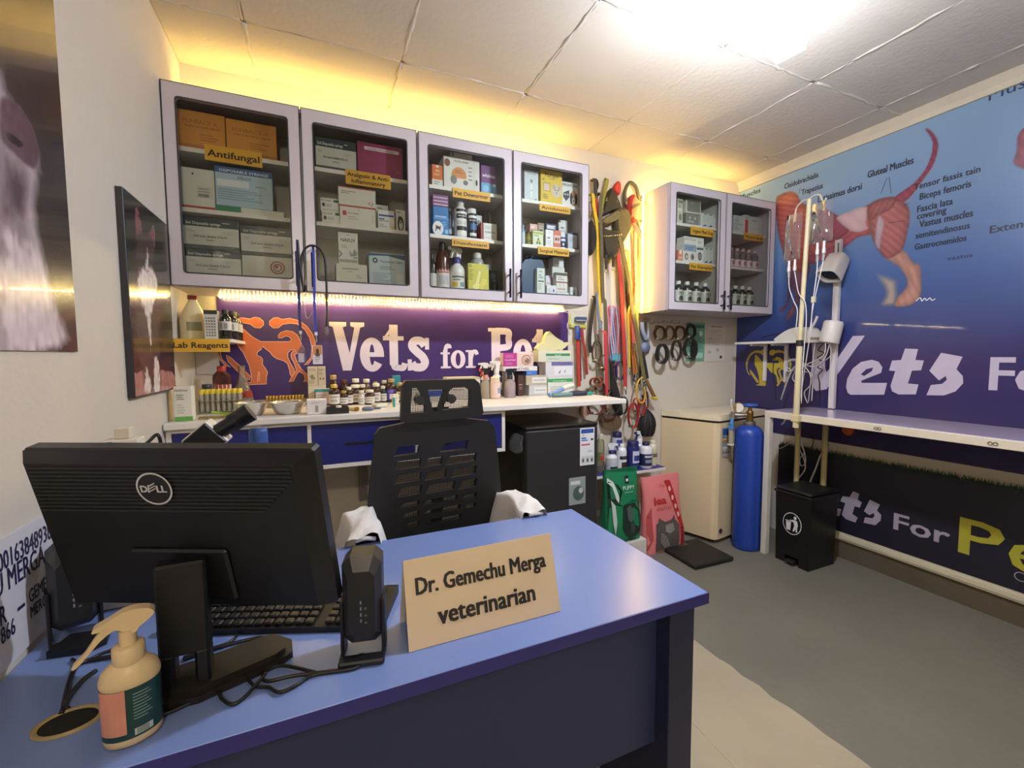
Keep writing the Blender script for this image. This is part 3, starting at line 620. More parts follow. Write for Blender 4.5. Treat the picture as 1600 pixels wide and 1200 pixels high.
def bottle(label,x,z,y,r,h,col,cap,lab=None,style='round',group=None,name='medicine_bottle',cat='bottle',prints=(),lz=(.12,.62),M_=None,capr=None,text=None,tcol='#22222a',src=None):
    """body of revolution, cap and wrapped paper label, each its own mesh"""
    t=emp(name,label,cat,(x,y,z),0,group)
    S={'round':[(.0,0),(.96,0),(1,.02),(1,.66),(.93,.72),(.55,.80),(.42,.83),(.42,.86)],
       'jar':[(.0,0),(.95,0),(1,.03),(1,.78),(.86,.83),(.8,.85)],
       'slim':[(.0,0),(.96,0),(1,.015),(1,.74),(.9,.80),(.6,.86),(.52,.88)],
       'cone':[(.0,0),(1,0),(1.02,.04),(.36,.72),(.33,.80)],
       'vial':[(.0,0),(.97,0),(1,.03),(1,.70),(.5,.80),(.48,.86)]}[style]
    top=S[-1]; b=MB(); b.lathe([(a*r,k*h) for a,k in S],M_ or C(col,.25,coat=.3),14); part('body',b,t,local=True)
    c=MB(); cr=capr*r if capr else top[0]*r*1.12
    c.lathe([(cr*.98,top[1]*h-.002),(cr,top[1]*h+.004),(cr,h*.975),(cr*.9,h),(0,h)],C(cap,.45),12); part('cap',c,t,local=True)
    if lab:
        l=MB(); z0,z1=lz[0]*h,lz[1]*h; l.lathe([(r*1.012,z0),(r*1.012,z1)],C(lab,.5),14)
        o=Vector((-r,-r*1.03,0)); k=0
        for p in prints:
            k+=1
            if p[0]=='r':
                A=[];n=6
                a0,a1=(p[1]-.5)*2.4,(p[3]-.5)*2.4
                for i in range(n+1):
                    a=a0+(a1-a0)*i/n
                    for zz in (p[2],p[4]): A.append((r*(1.016+.004*k)*math.sin(a),-r*(1.016+.004*k)*math.cos(a),zz*h))
                l.add(A,[(2*i,2*i+2,2*i+3,2*i+1) for i in range(n)],C(p[5],.5))
            elif p[0]=='t': l.text(p[1],r*2*p[2],p[3]*h,p[4]*h,C(p[5],.5),o,XZ,.0005+r*.02,bold=.02,fit=p[6]*2*r,align='C')
        part('paper_label',l,t,local=True)
    return t
def trigger(label,x,z,y,r,h,col,headc,lab,rz=0,name='spray_bottle',M_=None,nozc=None,group=None,labz=(.08,.5),prints=(),bandc=None):
    """trigger spray bottle: body, label, collar, head with nozzle and trigger (points along local -X before rz)"""
    t=emp(name,label,'spray bottle',(x,y,z),rz,group); b=MB(); hb=h*.66
    b.lathe([(0,0),(r*.95,0),(r,.02*h),(r,hb*.72),(r*.8,hb*.86),(r*.42,hb*.95),(r*.4,hb)],M_ or C(col,.35),16); part('body',b,t,local=True)
    if lab:
        l=MB(); l.lathe([(r*1.012,labz[0]*h),(r*1.012,labz[1]*h)],C(lab,.5),16)
        for k,p in enumerate(prints):
            A=[]; a0,a1=p[0],p[1]
            for i in range(7):
                a=a0+(a1-a0)*i/6-rz
                for zz in (p[2],p[3]): A.append((r*(1.02+.004*k)*math.sin(a),-r*(1.02+.004*k)*math.cos(a),zz*h))
            l.add(A,[(2*i,2*i+2,2*i+3,2*i+1) for i in range(6)],C(p[4],.5))
        part('paper_label',l,t,local=True)
    c=MB(); c.lathe([(r*.5,hb*.97),(r*.5,h*.76),(r*.4,h*.78)],C(bandc or headc,.4),14); part('collar',c,t,local=True)
    s=r*1.0; q=MB(); fr=(V(1,0,0),V(0,0,1))
    P=[(r*.45,h*.76),(r*.5,h*.86),(r*.75,h*.93),(r*.6,h*.99),(-r*.2,h),(-r*1.0,h*.985),(-r*1.05,h*.93),(-r*.5,h*.92),(-r*.3,h*.86),(-r*.35,h*.76)]
    q.poly(P,C(headc,.4),(0,r*.3,0),fr,0,r*.6); part('spray_head',q,t,local=True)
    n=MB(); n.cyl((-r*1.0,0,h*.957),(-r*1.35,0,h*.957),r*.22,C(nozc or headc,.4),10); part('nozzle',n,t,local=True)
    g=MB(); g.poly([(-r*.45,h*.925),(-r*.75,h*.925),(-r*1.0,h*.84),(-r*1.12,h*.75),(-r*.98,h*.74),(-r*.8,h*.82)],C(nozc or headc,.4),(0,r*.16,0),fr,0,r*.32); part('trigger',g,t,local=True)
    return t
# contents: first door
S1,S2,S0=2.1655,1.9205,1.642
def lines(x0,y0,x1,y1,n,c): return ('l',x0,y0,x1,y1,n,c)
def box27(label,b,base,col,prints=(),depth=.16,y=2.27,**k):
    x0,x1,z0,z1=b; return carton(label,x0,x1,base,base+(z1-z0) if base is not None else z1,y,depth,col,prints,**k)
OR='#c98a35'
for lab,b in (('orange ointment carton at the far end of the topmost shelf',(-.512,-.345,2.183,2.343)),('orange ointment carton beside its twin above the antifungal plate',(-.342,-.15,2.181,2.336))):
    box27(lab,b,S1,OR,[('t','FUNBACT-A',.12,.68,.15,'#a9662a',.72),('t','TRIPLE ACTION CREAM',.14,.58,.07,'#8a4a20',.74),lines(.45,.25,.9,.45,3,'#a9662a'),('r',0,.06,1,.14,'#b5752c')],depth=.18)
box27('white carton with small barcode and red base band',(-.510,-.393,1.94,2.111),S2,'#cfd0c6',[('r',0,0,1,.09,'#a2382f'),('e',.35,.86,.03,.025,'#222'),('r',.45,.3,.95,.58,'#c4c5bb'),lines(.5,.42,.9,.55,2,'#8a8a84')]+[('r',.5+.03*i,.32,.515+.03*i,.40,'#333') for i in range(11)],depth=.14)
box27('pale blue disposable syringe carton with dark blue heading band',(-.390,-.173,1.961,2.126),S2+.03,'#a9c3d3',[('r',0,.84,1,1,'#3d5f95'),('t','DISPOSABLE SYRINGE',.08,.87,.1,'#dfe8f0',.85),('t','1ML/CC',.38,.72,.09,'#44608a',.25),('r',.03,.5,.58,.68,'#d3dde0'),('t','1ML/CC',.7,.55,.06,'#35507a',.18),lines(.04,.15,.9,.45,5,'#7f9cb2')],depth=.12)
box27('low green and white carton under the pale blue syringe carton',(-.393,-.13,1.92,1.95),S2,'#d4d4c8',[('r',0,0,.36,1,'#2f7f5e')],depth=.15)
SY=[('r',0,.72,1,1,'#27343a'),('t','3ml Disposable syringe',.05,.78,.13,'#cfd6d4',.62),lines(.7,.84,.85,.92,1,'#9fb0ae'),('r',0,0,1,.13,'#3d4a48'),('t','3ml auto disable 0.5x16',.18,.38,.11,'#3a4444',.6),lines(.7,.5,.95,.62,2,'#a7aca6'),lines(.05,.52,.25,.64,2,'#9a9f98'),lines(.4,.24,.6,.34,1,'#8f948e')]
sg='stacked syringe cartons'
for lab,b,z in (('syringe carton with dark heading, lower of the stack nearest the wall',(-.510,-.307,0,.115),S0),('syringe carton with dark heading, upper of the stack nearest the wall',(-.513,-.312,0,.130),S0+.1165),
          ('syringe carton with dark heading standing on the rose emblem carton',(-.305,-.09,0,.128),S0+.106)):
    x0,x1,_,h=b; carton(lab,x0,x1,z,z+h,2.27,.17,'#c3c6bd',SY,sg)
carton('white carton with red rose swirl emblem',-.304,-.10,S0,S0+.105,2.27,.17,'#c6c8be',[('e',.68,.55,.15,.28,'#8c3f3a',.8),('e',.68,.55,.09,.17,'#8c3f3a',.72),('e',.66,.58,.035,.07,'#8c3f3a'),('p',[(.55,.93),(.68,.85),(.8,.93),(.68,.9)],'#d9ddd2'),('t','rose',.58,.1,.08,'#8c5f58',.2)])
# second door
carton('syringe carton with dark heading beside the magenta box',.008,.186,S1,S1+.145,2.27,.17,'#c3c6bd',SY)
carton('magenta carton with a white pill shaped title bar',.191,.405,S1,S1+.160,2.27,.17,'#8f2e5b',[('r',.17,.78,.9,.88,'#d8c8d0'),('t','CANINE INSTANT TEST',.22,.80,.06,'#6a2747',.6),('e',.17,.83,.02,.05,'#d8c8d0'),('e',.9,.83,.02,.05,'#d8c8d0'),('r',.85,.2,.93,.28,'#a4476f')])
PL=[('t','Rimadyl',.08,.75,.16,'#2d3338',.5),('r',.72,.7,1,.9,'#255f45'),('e',.18,.45,.08,.16,'#2f4a44'),lines(.3,.3,.75,.55,2,'#8f948e'),('r',.1,.08,.95,.12,'#a7aca6')]
carton('small white tablet box with green corner tab, lower of two',.026,.108,S2,S2+.060,2.27,.1,WH,PL); carton('small white tablet box with green corner tab, stacked upper',.021,.102,S2+.0605,S2+.119,2.272,.1,WH,PL)
carton('white carton with red top edge and red square mark',.105,.268,S2,S2+.094,2.262,.16,'#d9d8d0',[('r',0,.93,1,1,'#b6473b'),('r',.08,.5,.18,.72,'#b3352d'),('t','Oncept Suspension',.22,.6,.1,'#5a5550',.3),('e',.52,.82,.03,.05,'#9c9c96',.7),lines(.22,.3,.6,.5,2,'#a9aca4'),('r',.9,.2,.92,.6,'#c1b5a0')])
carton('white carton with red lid edge on top of its twin',.101,.270,S2+.095,S2+.180,2.262,.16,'#d9d8d0',[('r',0,.94,1,1,'#b6473b'),lines(.07,.6,.5,.8,2,'#777d78'),('e',.86,.2,.07,.09,'#a85a50',.7)])
DG=[('r',0,.8,1,1,'#d9dad2'),('e',.5,.35,.34,.36,'#2c2f30'),('e',.52,.3,.2,.22,'#c9c6bd'),('e',.46,.42,.05,.06,'#20201f'),('e',.6,.42,.05,.06,'#20201f'),('p',[(.2,.6),(.35,.75),(.4,.5)],'#26282a'),('t','Hills',.1,.84,.12,'#3a4046',.4)]
carton('white packet with a dog portrait behind the blue striped box',.276,.334,S2,S2+.130,2.31,.05,'#cfd0c8',DG); carton('white packet with a dog portrait beside the divider',.366,.412,S2,S2+.105,2.27,.06,'#cfd0c8',DG)
carton('small white box with blue stripe and yellow corner',.278,.358,S2,S2+.093,2.262,.04,'#d4d8d8',[('r',.06,.67,.95,.76,'#2c4f8d'),('p',[(.7,0),(1,0),(1,.26)],'#c9c23c'),('t','NEXGARD',.08,.4,.1,'#50565a',.6),lines(.08,.1,.6,.3,2,'#9aa09c'),('r',.06,.5,.4,.56,'#3d5f95')])
carton('white open topped carton under the clipped packet',.080,.222,S0,S0+.098,2.262,.16,'#cfcfc2',[lines(.2,.7,.85,.82,1,'#7f837c'),lines(.35,.58,.6,.66,1,'#9a9f98'),lines(.65,.3,.85,.5,2,'#9a9f98')])
carton('white liver tonic packet with dog outline standing on an open carton',.094,.184,S0+.0985,S0+.250,2.28,.03,'#d2d5cd',[('t','NAFLIV',.14,.7,.16,'#2d4a42',.72),lines(.42,.9,.6,.94,1,'#667'),lines(.15,.5,.55,.62,3,'#8f958f'),('p',[(.05,.42),(.2,.32),(.05,.2),(.05,.24),(.14,.32),(.05,.38)],'#4f5d57'),('p',[(.55,.45),(.7,.32),(.8,.5),(.95,.38),(.9,.28),(.6,.25)],'#8a948d'),('r',.05,.06,.95,.15,'#9aa29a'),('t','pup',.75,.2,.1,'#334',.2)])
carton('pale blue thermometer carton with dark round logo',.231,.405,S0,S0+.162,2.262,.15,'#bccfd6',[('p',[(0,.98),(0,.9),(.5,.93),(1,.83),(1,.98)],'#35597f'),('e',.17,.77,.07,.08,'#2b3f55',.5),('t','Thermometer Digital',.3,.72,.1,'#51697b',.62),lines(.3,.5,.75,.62,2,'#7b929e'),lines(.1,.1,.6,.42,6,'#8fa6b0'),('r',.75,.06,.95,.4,'#cfdde0')])
# third door
carton('orange and white poultry vaccine packet on the top shelf',.552,.608,S1,S1+.112,2.27,.08,'#c56a2a',[('r',0,0,1,.33,'#cdcdc6'),('e',.5,.92,.16,.05,'#d8d4c8'),('t','AVL',.32,.68,.14,'#f0d9b8',.4),lines(.15,.5,.85,.62,2,'#e3b98c'),lines(.15,.1,.8,.28,2,'#8a8a86')])
carton('white rabbit food carton with an orange pet oval',.612,.808,S1,S1+.163,2.265,.12,'#d2d0c6',[('e',.1,.8,.08,.12,'#7a4a32'),('t','ROYAL RABBIT',.3,.86,.07,'#3f443f',.4),('e',.42,.45,.21,.26,'#c6854a'),('r',.2,.12,.62,.36,'#d2d0c6'),('e',.27,.3,.09,.14,'#7b7a72'),('e',.6,.25,.07,.08,'#6d6b62'),lines(.3,.5,.55,.62,2,'#8c5a2d'),('r',.83,0,.845,1,'#bfbdb3'),('e',.91,.3,.03,.1,'#3c4240'),lines(.68,.3,.8,.8,4,'#8d9089')])
carton('small white box on top of the rabbit food carton',.650,.770,S1+.164,S1+.192,2.27,.1,'#cfd2cc',[('e',.12,.5,.07,.35,'#8f948e'),lines(.3,.3,.8,.7,2,'#a3a8a2')])
carton('purple and blue cat food carton beside the rabbit food carton',.819,.905,S1,S1+.152,2.27,.1,'#6f3f77',[('r',0,0,1,.4,'#5b9ac3'),('t','whiskas',.08,.6,.17,'#e6dced',.84),('e',.3,.2,.2,.12,'#7db3d6'),('r',.78,.3,.95,.38,'#d8e2ea')])
carton('blue dewormer packet with a white circle and dog picture',.553,.634,S2,S2+.146,2.262,.06,'#2a6fae',[('e',.30,.24,.36,.25,'#d9dcda'),('p',[(.12,.15),(.16,.28),(.12,.36),(.2,.33),(.42,.3),(.52,.36),(.45,.22),(.46,.12),(.4,.2),(.22,.22),(.18,.13)],'#4a2f22'),('t','ZIPWORM',.1,.62,.08,'#e6eef6',.75),('r',0,.57,1,.6,'#57a0d4'),('r',.75,.08,.95,.22,'#7fb8de'),lines(.6,.3,.95,.5,3,'#6faede')])
carton('purple capsule box lying on the blue dewormer packet',.551,.634,S2+.1465,S2+.205,2.262,.06,'#7c4b77',[('r',.05,.1,.95,.2,'#c3a9c0'),('r',.05,.4,.95,.5,'#c3a9c0'),('r',.05,.7,.95,.8,'#c3a9c0')])
bottle('slim dark bottle wedged behind the blue dewormer packet',.653,S2,2.32,.018,.165,'#2b2f3b','#23252c','#39405a',style='slim',prints=[('r',.2,.15,.8,.3,'#9aa0b0')])
bottle('tall white shampoo bottle with black label bands behind the glass',.708,S2,2.295,.034,.195,'#dcdcd6','#c6c6bf','#e4e3dc',style='slim',lz=(.08,.78),prints=[('r',.1,.70,.9,.77,'#26282c'),('r',.12,.52,.88,.64,'#2b2d33'),('t','NATURAL',.5,.56,.05,'#e8e8e2',.7),('r',.12,.20,.88,.31,'#2b2d33'),('r',.2,.35,.8,.45,'#c5c9c4')])
bottle('dark navy tube bottle with white cap beside the tall shampoo',.771,S2,2.292,.027,.163,'#2c3040','#d6d6d2','#20242f',style='jar',lz=(.05,.8),prints=[('r',.1,.68,.9,.76,'#e2e3e0'),('t','JointCare',.5,.58,.06,'#e2e3e0',.8),('r',.25,.3,.85,.5,'#4a6da0'),('r',.2,.1,.8,.2,'#d9dad6')])
carton('small white box with a round dog badge behind the navy tube',.797,.845,S2,S2+.150,2.33,.06,'#cdd0cb',[('e',.5,.7,.3,.12,'#32363a',.7),('e',.5,.7,.16,.07,'#4f5552'),lines(.1,.3,.9,.5,3,'#9a9f98')])
bottle('brown medicine jar at the far side of the dewormer shelf',.866,S2,2.35,.024,.185,'#5b4f58','#4a4550','#6e6672',style='jar')
carton('red spined slim packet before the white tablet box',.812,.822,S2,S2+.092,2.262,.07,'#a23a35',[])
carton('white tablet box with grey side panel at the shelf end',.826,.905,S2,S2+.092,2.262,.07,'#d6d5cd',[('t','WORMIZOLE',.1,.42,.15,'#3a4440',.75),('r',.02,.12,.98,.18,'#b9bcb4'),lines(.1,.65,.6,.85,2,'#a0a49c'),lines(.55,.22,.9,.3,1,'#777')])
bottle('dark disinfectant bottle half hidden by the cabinet divider',.552-.02+.02,S0,2.30,.024,.19,'#2a1d1a','#1d1a1c','#c9c9c4',style='round',lz=(.1,.45))
bottle('brown glass disinfectant bottle with red and white label',.608,S0,2.30,.036,.25,'#4a2418','#1c1a1c','#d5d1cc',style='round',lz=(.06,.44),prints=[('r',.0,.40,1,.44,'#a33434'),('r',.1,.36,.9,.385,'#a34a48'),('r',.15,.12,.85,.3,'#bdbcc4')])
trigger('white trigger spray bottle with purple collar behind the glass',.690,S0,2.31,.042,.235,'#d9d9d4','#e3e3de','#d5d2c6',rz=.5,bandc='#4a3f86',labz=(.06,.42),prints=[(-1,-.2,.1,.2,'#d6b24a'),(.1,.8,.1,.2,'#7f97a8'),(-.9,.8,.3,.34,'#62666a'),(-.8,.2,.24,.27,'#888')])
bottle('silver grey disinfectant jerry bottle with white screw cap',.820,S0,2.35,.042,.225,'#a9acae','#d9d9d6',None,style='slim',name='jerry_bottle')
carton('yellow surgical glove packet with a picture of two gloved hands',.738,.856,S0,S0+.150,2.262,.02,'#c6bd43',[('p',[(.2,.2),(.35,.3),(.5,.75),(.62,.72),(.5,.3),(.62,.25),(.45,.08),(.3,.05)],'#e3dc8c'),('p',[(.5,.18),(.7,.5),(.9,.45),(.8,.25),(.65,.08)],'#d9c95a'),('e',.1,.9,.06,.05,'#333',.6),('p',[(.85,1),(1,1),(1,.8)],'#8c9a9c'),lines(.05,.4,.25,.8,6,'#7f7a38')],name='glove_packet',cat='packet')
carton('dark blue grey carton behind the yellow glove packet',.868,.925,S0,S0+.13,2.30,.12,'#3c4450',[('e',.5,.75,.2,.1,'#7c8894',.6)])
bottle('small dark vial at the foot of the disinfectant shelf',.893,S0,2.275,.016,.075,'#22242a','#5c626a',None,style='vial')
# fourth door
carton('white thermometer blister pack with numeral eight on the top shelf',1.075,1.163,S1,S1+.170,2.27,.03,'#c4d0d2',[('t','Thermometer',.18,.87,.06,'#7d8b90',.64),('t','8',.42,.6,.15,'#39464c',.16),('r',.46,.12,.54,.55,'#e6ecec'),('e',.5,.35,.03,.02,'#50606a'),('p',[(.65,.05),(.9,.05),(.86,.12)],'#7f8d92')])
carton('yellow pet sheet packet with a puppy photo',1.174,1.314,S1,S1+.186,2.262,.05,'#d3b73c',[('t','Pamper',.2,.80,.15,'#5f5320',.66),lines(.35,.73,.75,.77,1,'#7d6f2c'),('r',.1,.35,.44,.62,'#b79b46'),('r',.14,.38,.4,.58,'#cdb7a0'),('e',.73,.4,.23,.2,'#c2b8a8'),('e',.62,.5,.06,.07,'#a99b88'),('e',.84,.5,.06,.07,'#a99b88'),('e',.68,.42,.025,.02,'#30281f'),('e',.79,.42,.025,.02,'#30281f'),('e',.73,.34,.03,.02,'#7b3f3c'),lines(.1,.12,.4,.28,3,'#8a7a34'),('e',.12,.7,.04,.03,'#5f5320',.5)],name='pet_sheet_packet',cat='packet')
carton('white flea treatment packet with spaniel portrait and shield',1.318,1.425,S1,S1+.142,2.27,.05,'#d7d9d6',[('t','FRONTLINE',.04,.82,.15,'#26292d',.92),('p',[(.06,.55),(.44,.68),(.46,.4),(.25,.22),(.06,.38)],'#3d4549'),('t','PLUS',.1,.46,.1,'#dfe2e0',.3),('e',.72,.38,.24,.32,'#caa98e'),('e',.57,.35,.08,.24,'#33292a'),('e',.88,.35,.08,.24,'#33292a'),('e',.72,.28,.1,.16,'#e3ded4'),('e',.72,.27,.035,.035,'#221d1d'),('e',.66,.42,.025,.03,'#221d1d'),('e',.79,.42,.025,.03,'#221d1d')],name='flea_packet',cat='packet')
bottle('small clear blue vial at the near end of the antibiotic shelf',1.075,S2,2.29,.012,.115,'#9fb4c6','#8fa4b8','#c3cfd8',style='vial')
bottle('short amber and green jar beside the blue vial',1.104,S2,2.285,.018,.078,'#7d7a34','#3c3a28','#8c7f3a',style='jar',prints=[('r',.2,.2,.8,.4,'#5a6a38')])
carton('pale green tick powder sachet with leaf emblem',1.127,1.196,S2,S2+.086,2.27,.03,'#cdd4b4',[('r',0,.78,1,.92,'#9fb04c'),('p',[(.3,.15),(.52,.6),(.75,.15)],'#3d4a3a'),('e',.52,.3,.1,.14,'#9fb04c'),lines(.1,.62,.9,.74,1,'#59663c')],name='powder_sachet',cat='sachet')
carton('peach box behind the green leaf sachet',1.128,1.178,S2,S2+.135,2.31,.05,'#d3a699',[('r',.1,.68,.9,.76,'#a5604f'),lines(.15,.8,.85,.92,2,'#fff0e4')])
carton('tan box with dark seal behind the antibiotic row',1.184,1.228,S2,S2+.150,2.32,.06,'#8c7f6b',[('e',.5,.62,.28,.12,'#4c4438'),lines(.2,.75,.8,.9,2,'#c9bda6')])
carton('blue lidded box with white label behind the antibiotic row',1.238,1.308,S2,S2+.152,2.32,.06,'#5d7fa8',[('r',0,.75,1,1,'#2e3a52'),('r',.1,.8,.9,.94,'#d5d9dc'),('e',.82,.86,.06,.04,'#8f9aa6')])
TAB=[lines(.35,.82,.7,.88,1,'#99a'),('r',.22,.50,.55,.56,'#30353b'),lines(.15,.1,.85,.4,4,'#b4b9ba')]
carton('rounded white dropper card in the front of the antibiotic row',1.206,1.257,S2,S2+.098,2.262,.02,'#dadcdb',TAB,name='dropper_card',cat='card')
carton('rounded white dropper card propped above the antibiotic row',1.333,1.396,S2+.09,S2+.188,2.335,.02,'#d6dadb',TAB,name='dropper_card',cat='card')
carton('grey support box under the propped dropper card',1.325,1.40,S2,S2+.089,2.335,.08,'#8f979c',[lines(.1,.3,.9,.7,3,'#6d757b')])
carton('narrow salmon box with twin dog heads',1.260,1.305,S2,S2+.100,2.264,.04,'#dcb9ae',[('r',0,0,1,.28,'#c9705c'),('r',0,.72,1,1,'#c9705c'),('e',.32,.5,.16,.1,'#5d4338'),('e',.68,.5,.16,.1,'#8a6a58')])
bottle('small white and blue drop bottle with dog badge',1.328,S2,2.285,.020,.094,'#dfe2e6','#dfe0e2','#3d4f9a',style='jar',lz=(.1,.72),prints=[('r',.1,.48,.9,.6,'#e6e6ea'),('r',.2,.12,.75,.40,'#1f2230'),('r',.3,.2,.6,.34,'#c8c4bc')])
carton('navy and pale grey carton at the end of the antibiotic shelf',1.356,1.418,S2,S2+.098,2.265,.05,'#b6bcc6',[('p',[(0,1),(1,1),(1,.88),(0,.93)],'#2b2f63'),('p',[(.2,0),(1,.14),(1,0)],'#3a3f8a'),lines(.15,.45,.85,.75,3,'#8c94a4')])
jb=emp('jerry_can','blue plastic jerry can on the lowest shelf by the divider','jerry can',(1.16,2.36,S0))
m=MB(); m.poly([(1.07,0),(1.21,0),(1.213,.16),(1.205,.195),(1.19,.213),(1.165,.21),(1.16,.23),(1.13,.23),(1.128,.21),(1.09,.203),(1.068,.175)],C('#39506e',.4),(0,2.41,S0),XZ,0,.12); part('body',m,jb)
m=MB(); m.lathe([(.019,.2305),(.019,.252),(.0,.253)],C('#5f7696',.4),12,c=(1.145,2.38,S0)); part('cap',m,jb)
carton('tall white medicine box standing before the blue jerry can',1.148,1.205,S0,S0+.155,2.262,.03,'#cfd6cd',[('r',0,0,.04,1,'#3f6d57'),('r',.9,0,1,1,'#47505a'),('t','CEFA',.25,.85,.07,'#33413b',.4),('r',.15,.5,.8,.54,'#30403a'),lines(.15,.2,.8,.45,4,'#8fa096'),lines(.2,.62,.75,.78,2,'#77867e')])
carton('small white box with red flag, below the suture boxes',1.214,1.276,S0,S0+.062,2.262,.05,'#d8dadb',[('e',.72,.5,.08,.16,'#3a54a8'),lines(.1,.2,.6,.7,3,'#a7abaa')])
carton('violet and white suture box behind the red flag box',1.232,1.274,S0,S0+.128,2.32,.05,'#d3d3d8',[('p',[(.55,1),(1,1),(1,.7)],'#a0508c'),lines(.15,.4,.8,.7,3,'#8d93a0')])
carton('white suture box with grid of figures in the middle of the lower shelf',1.276,1.352,S0+.026,S0+.142,2.262,.04,'#d9d6ce',[('r',0,.82,1,.96,'#4a5550'),('r',.0,.46,1,.52,'#8d4a44'),('r',.3,.08,.33,.44,'#9aa'),('r',.62,.08,.65,.44,'#9aa'),lines(.1,.1,.9,.2,1,'#b06a55'),lines(.1,.58,.8,.78,2,'#8a918c')])
carton('flat white tray box beneath the suture box with figures',1.279,1.362,S0,S0+.025,2.262,.07,'#d5dcdd',[lines(.1,.3,.9,.7,1,'#a3b0b0')])
carton('white gauze box stacked at the back of the lower shelf',1.290,1.376,S0,S0+.185,2.335,.08,'#cfd3d0',[('r',.05,.6,.95,.66,'#7e8a86'),lines(.1,.7,.9,.82,2,'#8e9794')])
carton('tan gauze carton leaning behind the white gauze box',1.262,1.372,S0,S0+.245,2.425,.05,'#a99d86',[])
carton('small white box on top of the gauze box',1.297,1.372,S0+.1855,S0+.243,2.34,.06,'#d9dcd9',[lines(.1,.3,.8,.7,2,'#8c9491')])
carton('white ear drops box with blue dot near the cabinet side',1.370,1.422,S0,S0+.060,2.262,.05,'#d6dadb',[('e',.55,.35,.1,.12,'#23345e'),('r',.1,.55,.9,.62,'#aab3b3')])
bottle('little white capped bottle behind the ear drops box',1.397,S0,2.36,.019,.125,'#d9dbd8','#e4e4e0','#cfd5d5',style='jar')
# small cabinet (positions brought forward to a nearer plane)
q=2.262/2.27
def sb(label,b,base,col,prints=(),depth=.08,**k):
    x0,x1,z0,z1=b; return carton(label,x0*q,x1*q,base,base+(z1-z0),2.262,depth,col,prints,**k)
carton('slim white packet stack against the side of the small cabinet',2.19,2.236,S1,S1+.165,2.262,.08,'#c9c9b4',[('e',.5,.25,.28,.14,'#8a866f'),('r',.1,.5,.9,.6,'#e2e2d2'),('r',.1,.8,.9,.9,'#8d8970'),lines(.1,.62,.9,.75,2,'#77745f')])
sb('white framed picture card propped on a grey carton',(2.272,2.405,0,.09),S1+.0805,'#d6d6c6',[('r',.06,.08,.94,.92,'#7e8070'),('e',.4,.7,.05,.05,'#a9aa98')],name='picture_card',cat='card',depth=.03)
sb('grey carton with white print under the picture card',(2.272,2.388,0,.08),S1,'#85867a',[lines(.1,.2,.9,.4,2,'#cfcfc2'),('e',.3,.6,.06,.12,'#c9c9bd'),('e',.7,.6,.06,.12,'#c9c9bd')])
SWOOSH=[('p',[(.05,.06),(.35,.2),(.45,.08)],'#3d4f7d'),('p',[(.5,.06),(.8,.22),(.9,.08)],'#3d4f7d'),('e',.3,.92,.1,.05,'#6d7a80'),('e',.72,.92,.1,.05,'#6d7a80'),lines(.1,.35,.9,.75,3,'#b4bab4')]
sb('pale carton with two blue swooshes on the upper shelf',(2.409,2.528,0,.094),S1,'#c4c9bf',SWOOSH)
carton('small white box with dark oval emblem at the shelf end',2.522,2.529,S1,S1+.07,2.262,.06,'#d1d2c8',[])
sb('white box with dark oval badge on the middle shelf',(2.374,2.434,0,.115),S2,'#cfd1c8',[('r',0,.78,1,.9,'#58605c'),('e',.5,.4,.3,.24,'#3b4448',.6),('e',.5,.4,.12,.12,'#5f6a66')])
sb('white carton with blue picture above two round portraits',(2.255,2.368,0,.115),S2,'#d3d4cb',[('r',0,.62,1,1,'#8fa3b4'),lines(.1,.7,.9,.9,2,'#5f7890'),('e',.25,.32,.15,.2,'#8c7a72'),('e',.72,.32,.15,.2,'#8c7a72'),('e',.27,.3,.07,.09,'#d8cfc4'),('e',.74,.3,.07,.09,'#5a4a44')])
sb('small coral lotion bottle box at the near end',(2.211,2.25,0,.075),S2,'#cf8466',[('r',.25,.62,.75,1,'#e9d8c4'),('r',.1,.2,.9,.4,'#e0a88c')])
sb('pale carton with two blue swooshes on the middle shelf',(2.438,2.53,0,.112),S2,'#b9bfb5',SWOOSH)
carton('white lidded box stacked on the blue picture carton',2.265*q,2.372*q,S2+.1155,S2+.170,2.264,.07,'#d8d8cd',[('r',0,.55,1,.72,'#b9baa9'),lines(.1,.75,.8,.9,1,'#8a8b7c')])
carton('tiny white box stacked on the oval badge box',2.376*q,2.446*q,S2+.1155,S2+.172,2.268,.05,'#d9dace',[lines(.2,.3,.8,.6,2,'#96988a')])
carton('tall cream packet behind the coral lotion box',2.196,2.262,S2,S2+.205,2.36,.04,'#c9c8b2',[lines(.2,.4,.8,.8,4,'#a9a88f')])
carton('white vaccine cartons pair with grey seam',2.722*q,2.818*q,S1,S1+.118,2.262,.1,'#cdd3d3',[('r',0,.47,1,.5,'#8c9698'),lines(.1,.6,.6,.8,2,'#929c9e'),lines(.1,.15,.6,.35,2,'#929c9e')])
carton('narrow white and red striped box on the upper shelf',2.822*q,2.880*q,S1,S1+.132,2.262,.1,'#d3cfcc',[('r',.2,.05,.75,.75,'#c2524c'),lines(.2,.8,.8,.92,2,'#9a8f8c')])
carton('wide pale dressing carton filling the end of the upper shelf',2.884*q,3.012,S1,S1+.128,2.262,.12,'#c2c8c8',[lines(.15,.72,.6,.82,1,'#7c8688'),('r',.02,.3,.98,.34,'#b0b7b7')])
vg='clear capped vaccine vials in the small cabinet'
MV=GLASS('#e8e4e6',.8,.12,'#d8c8cc')
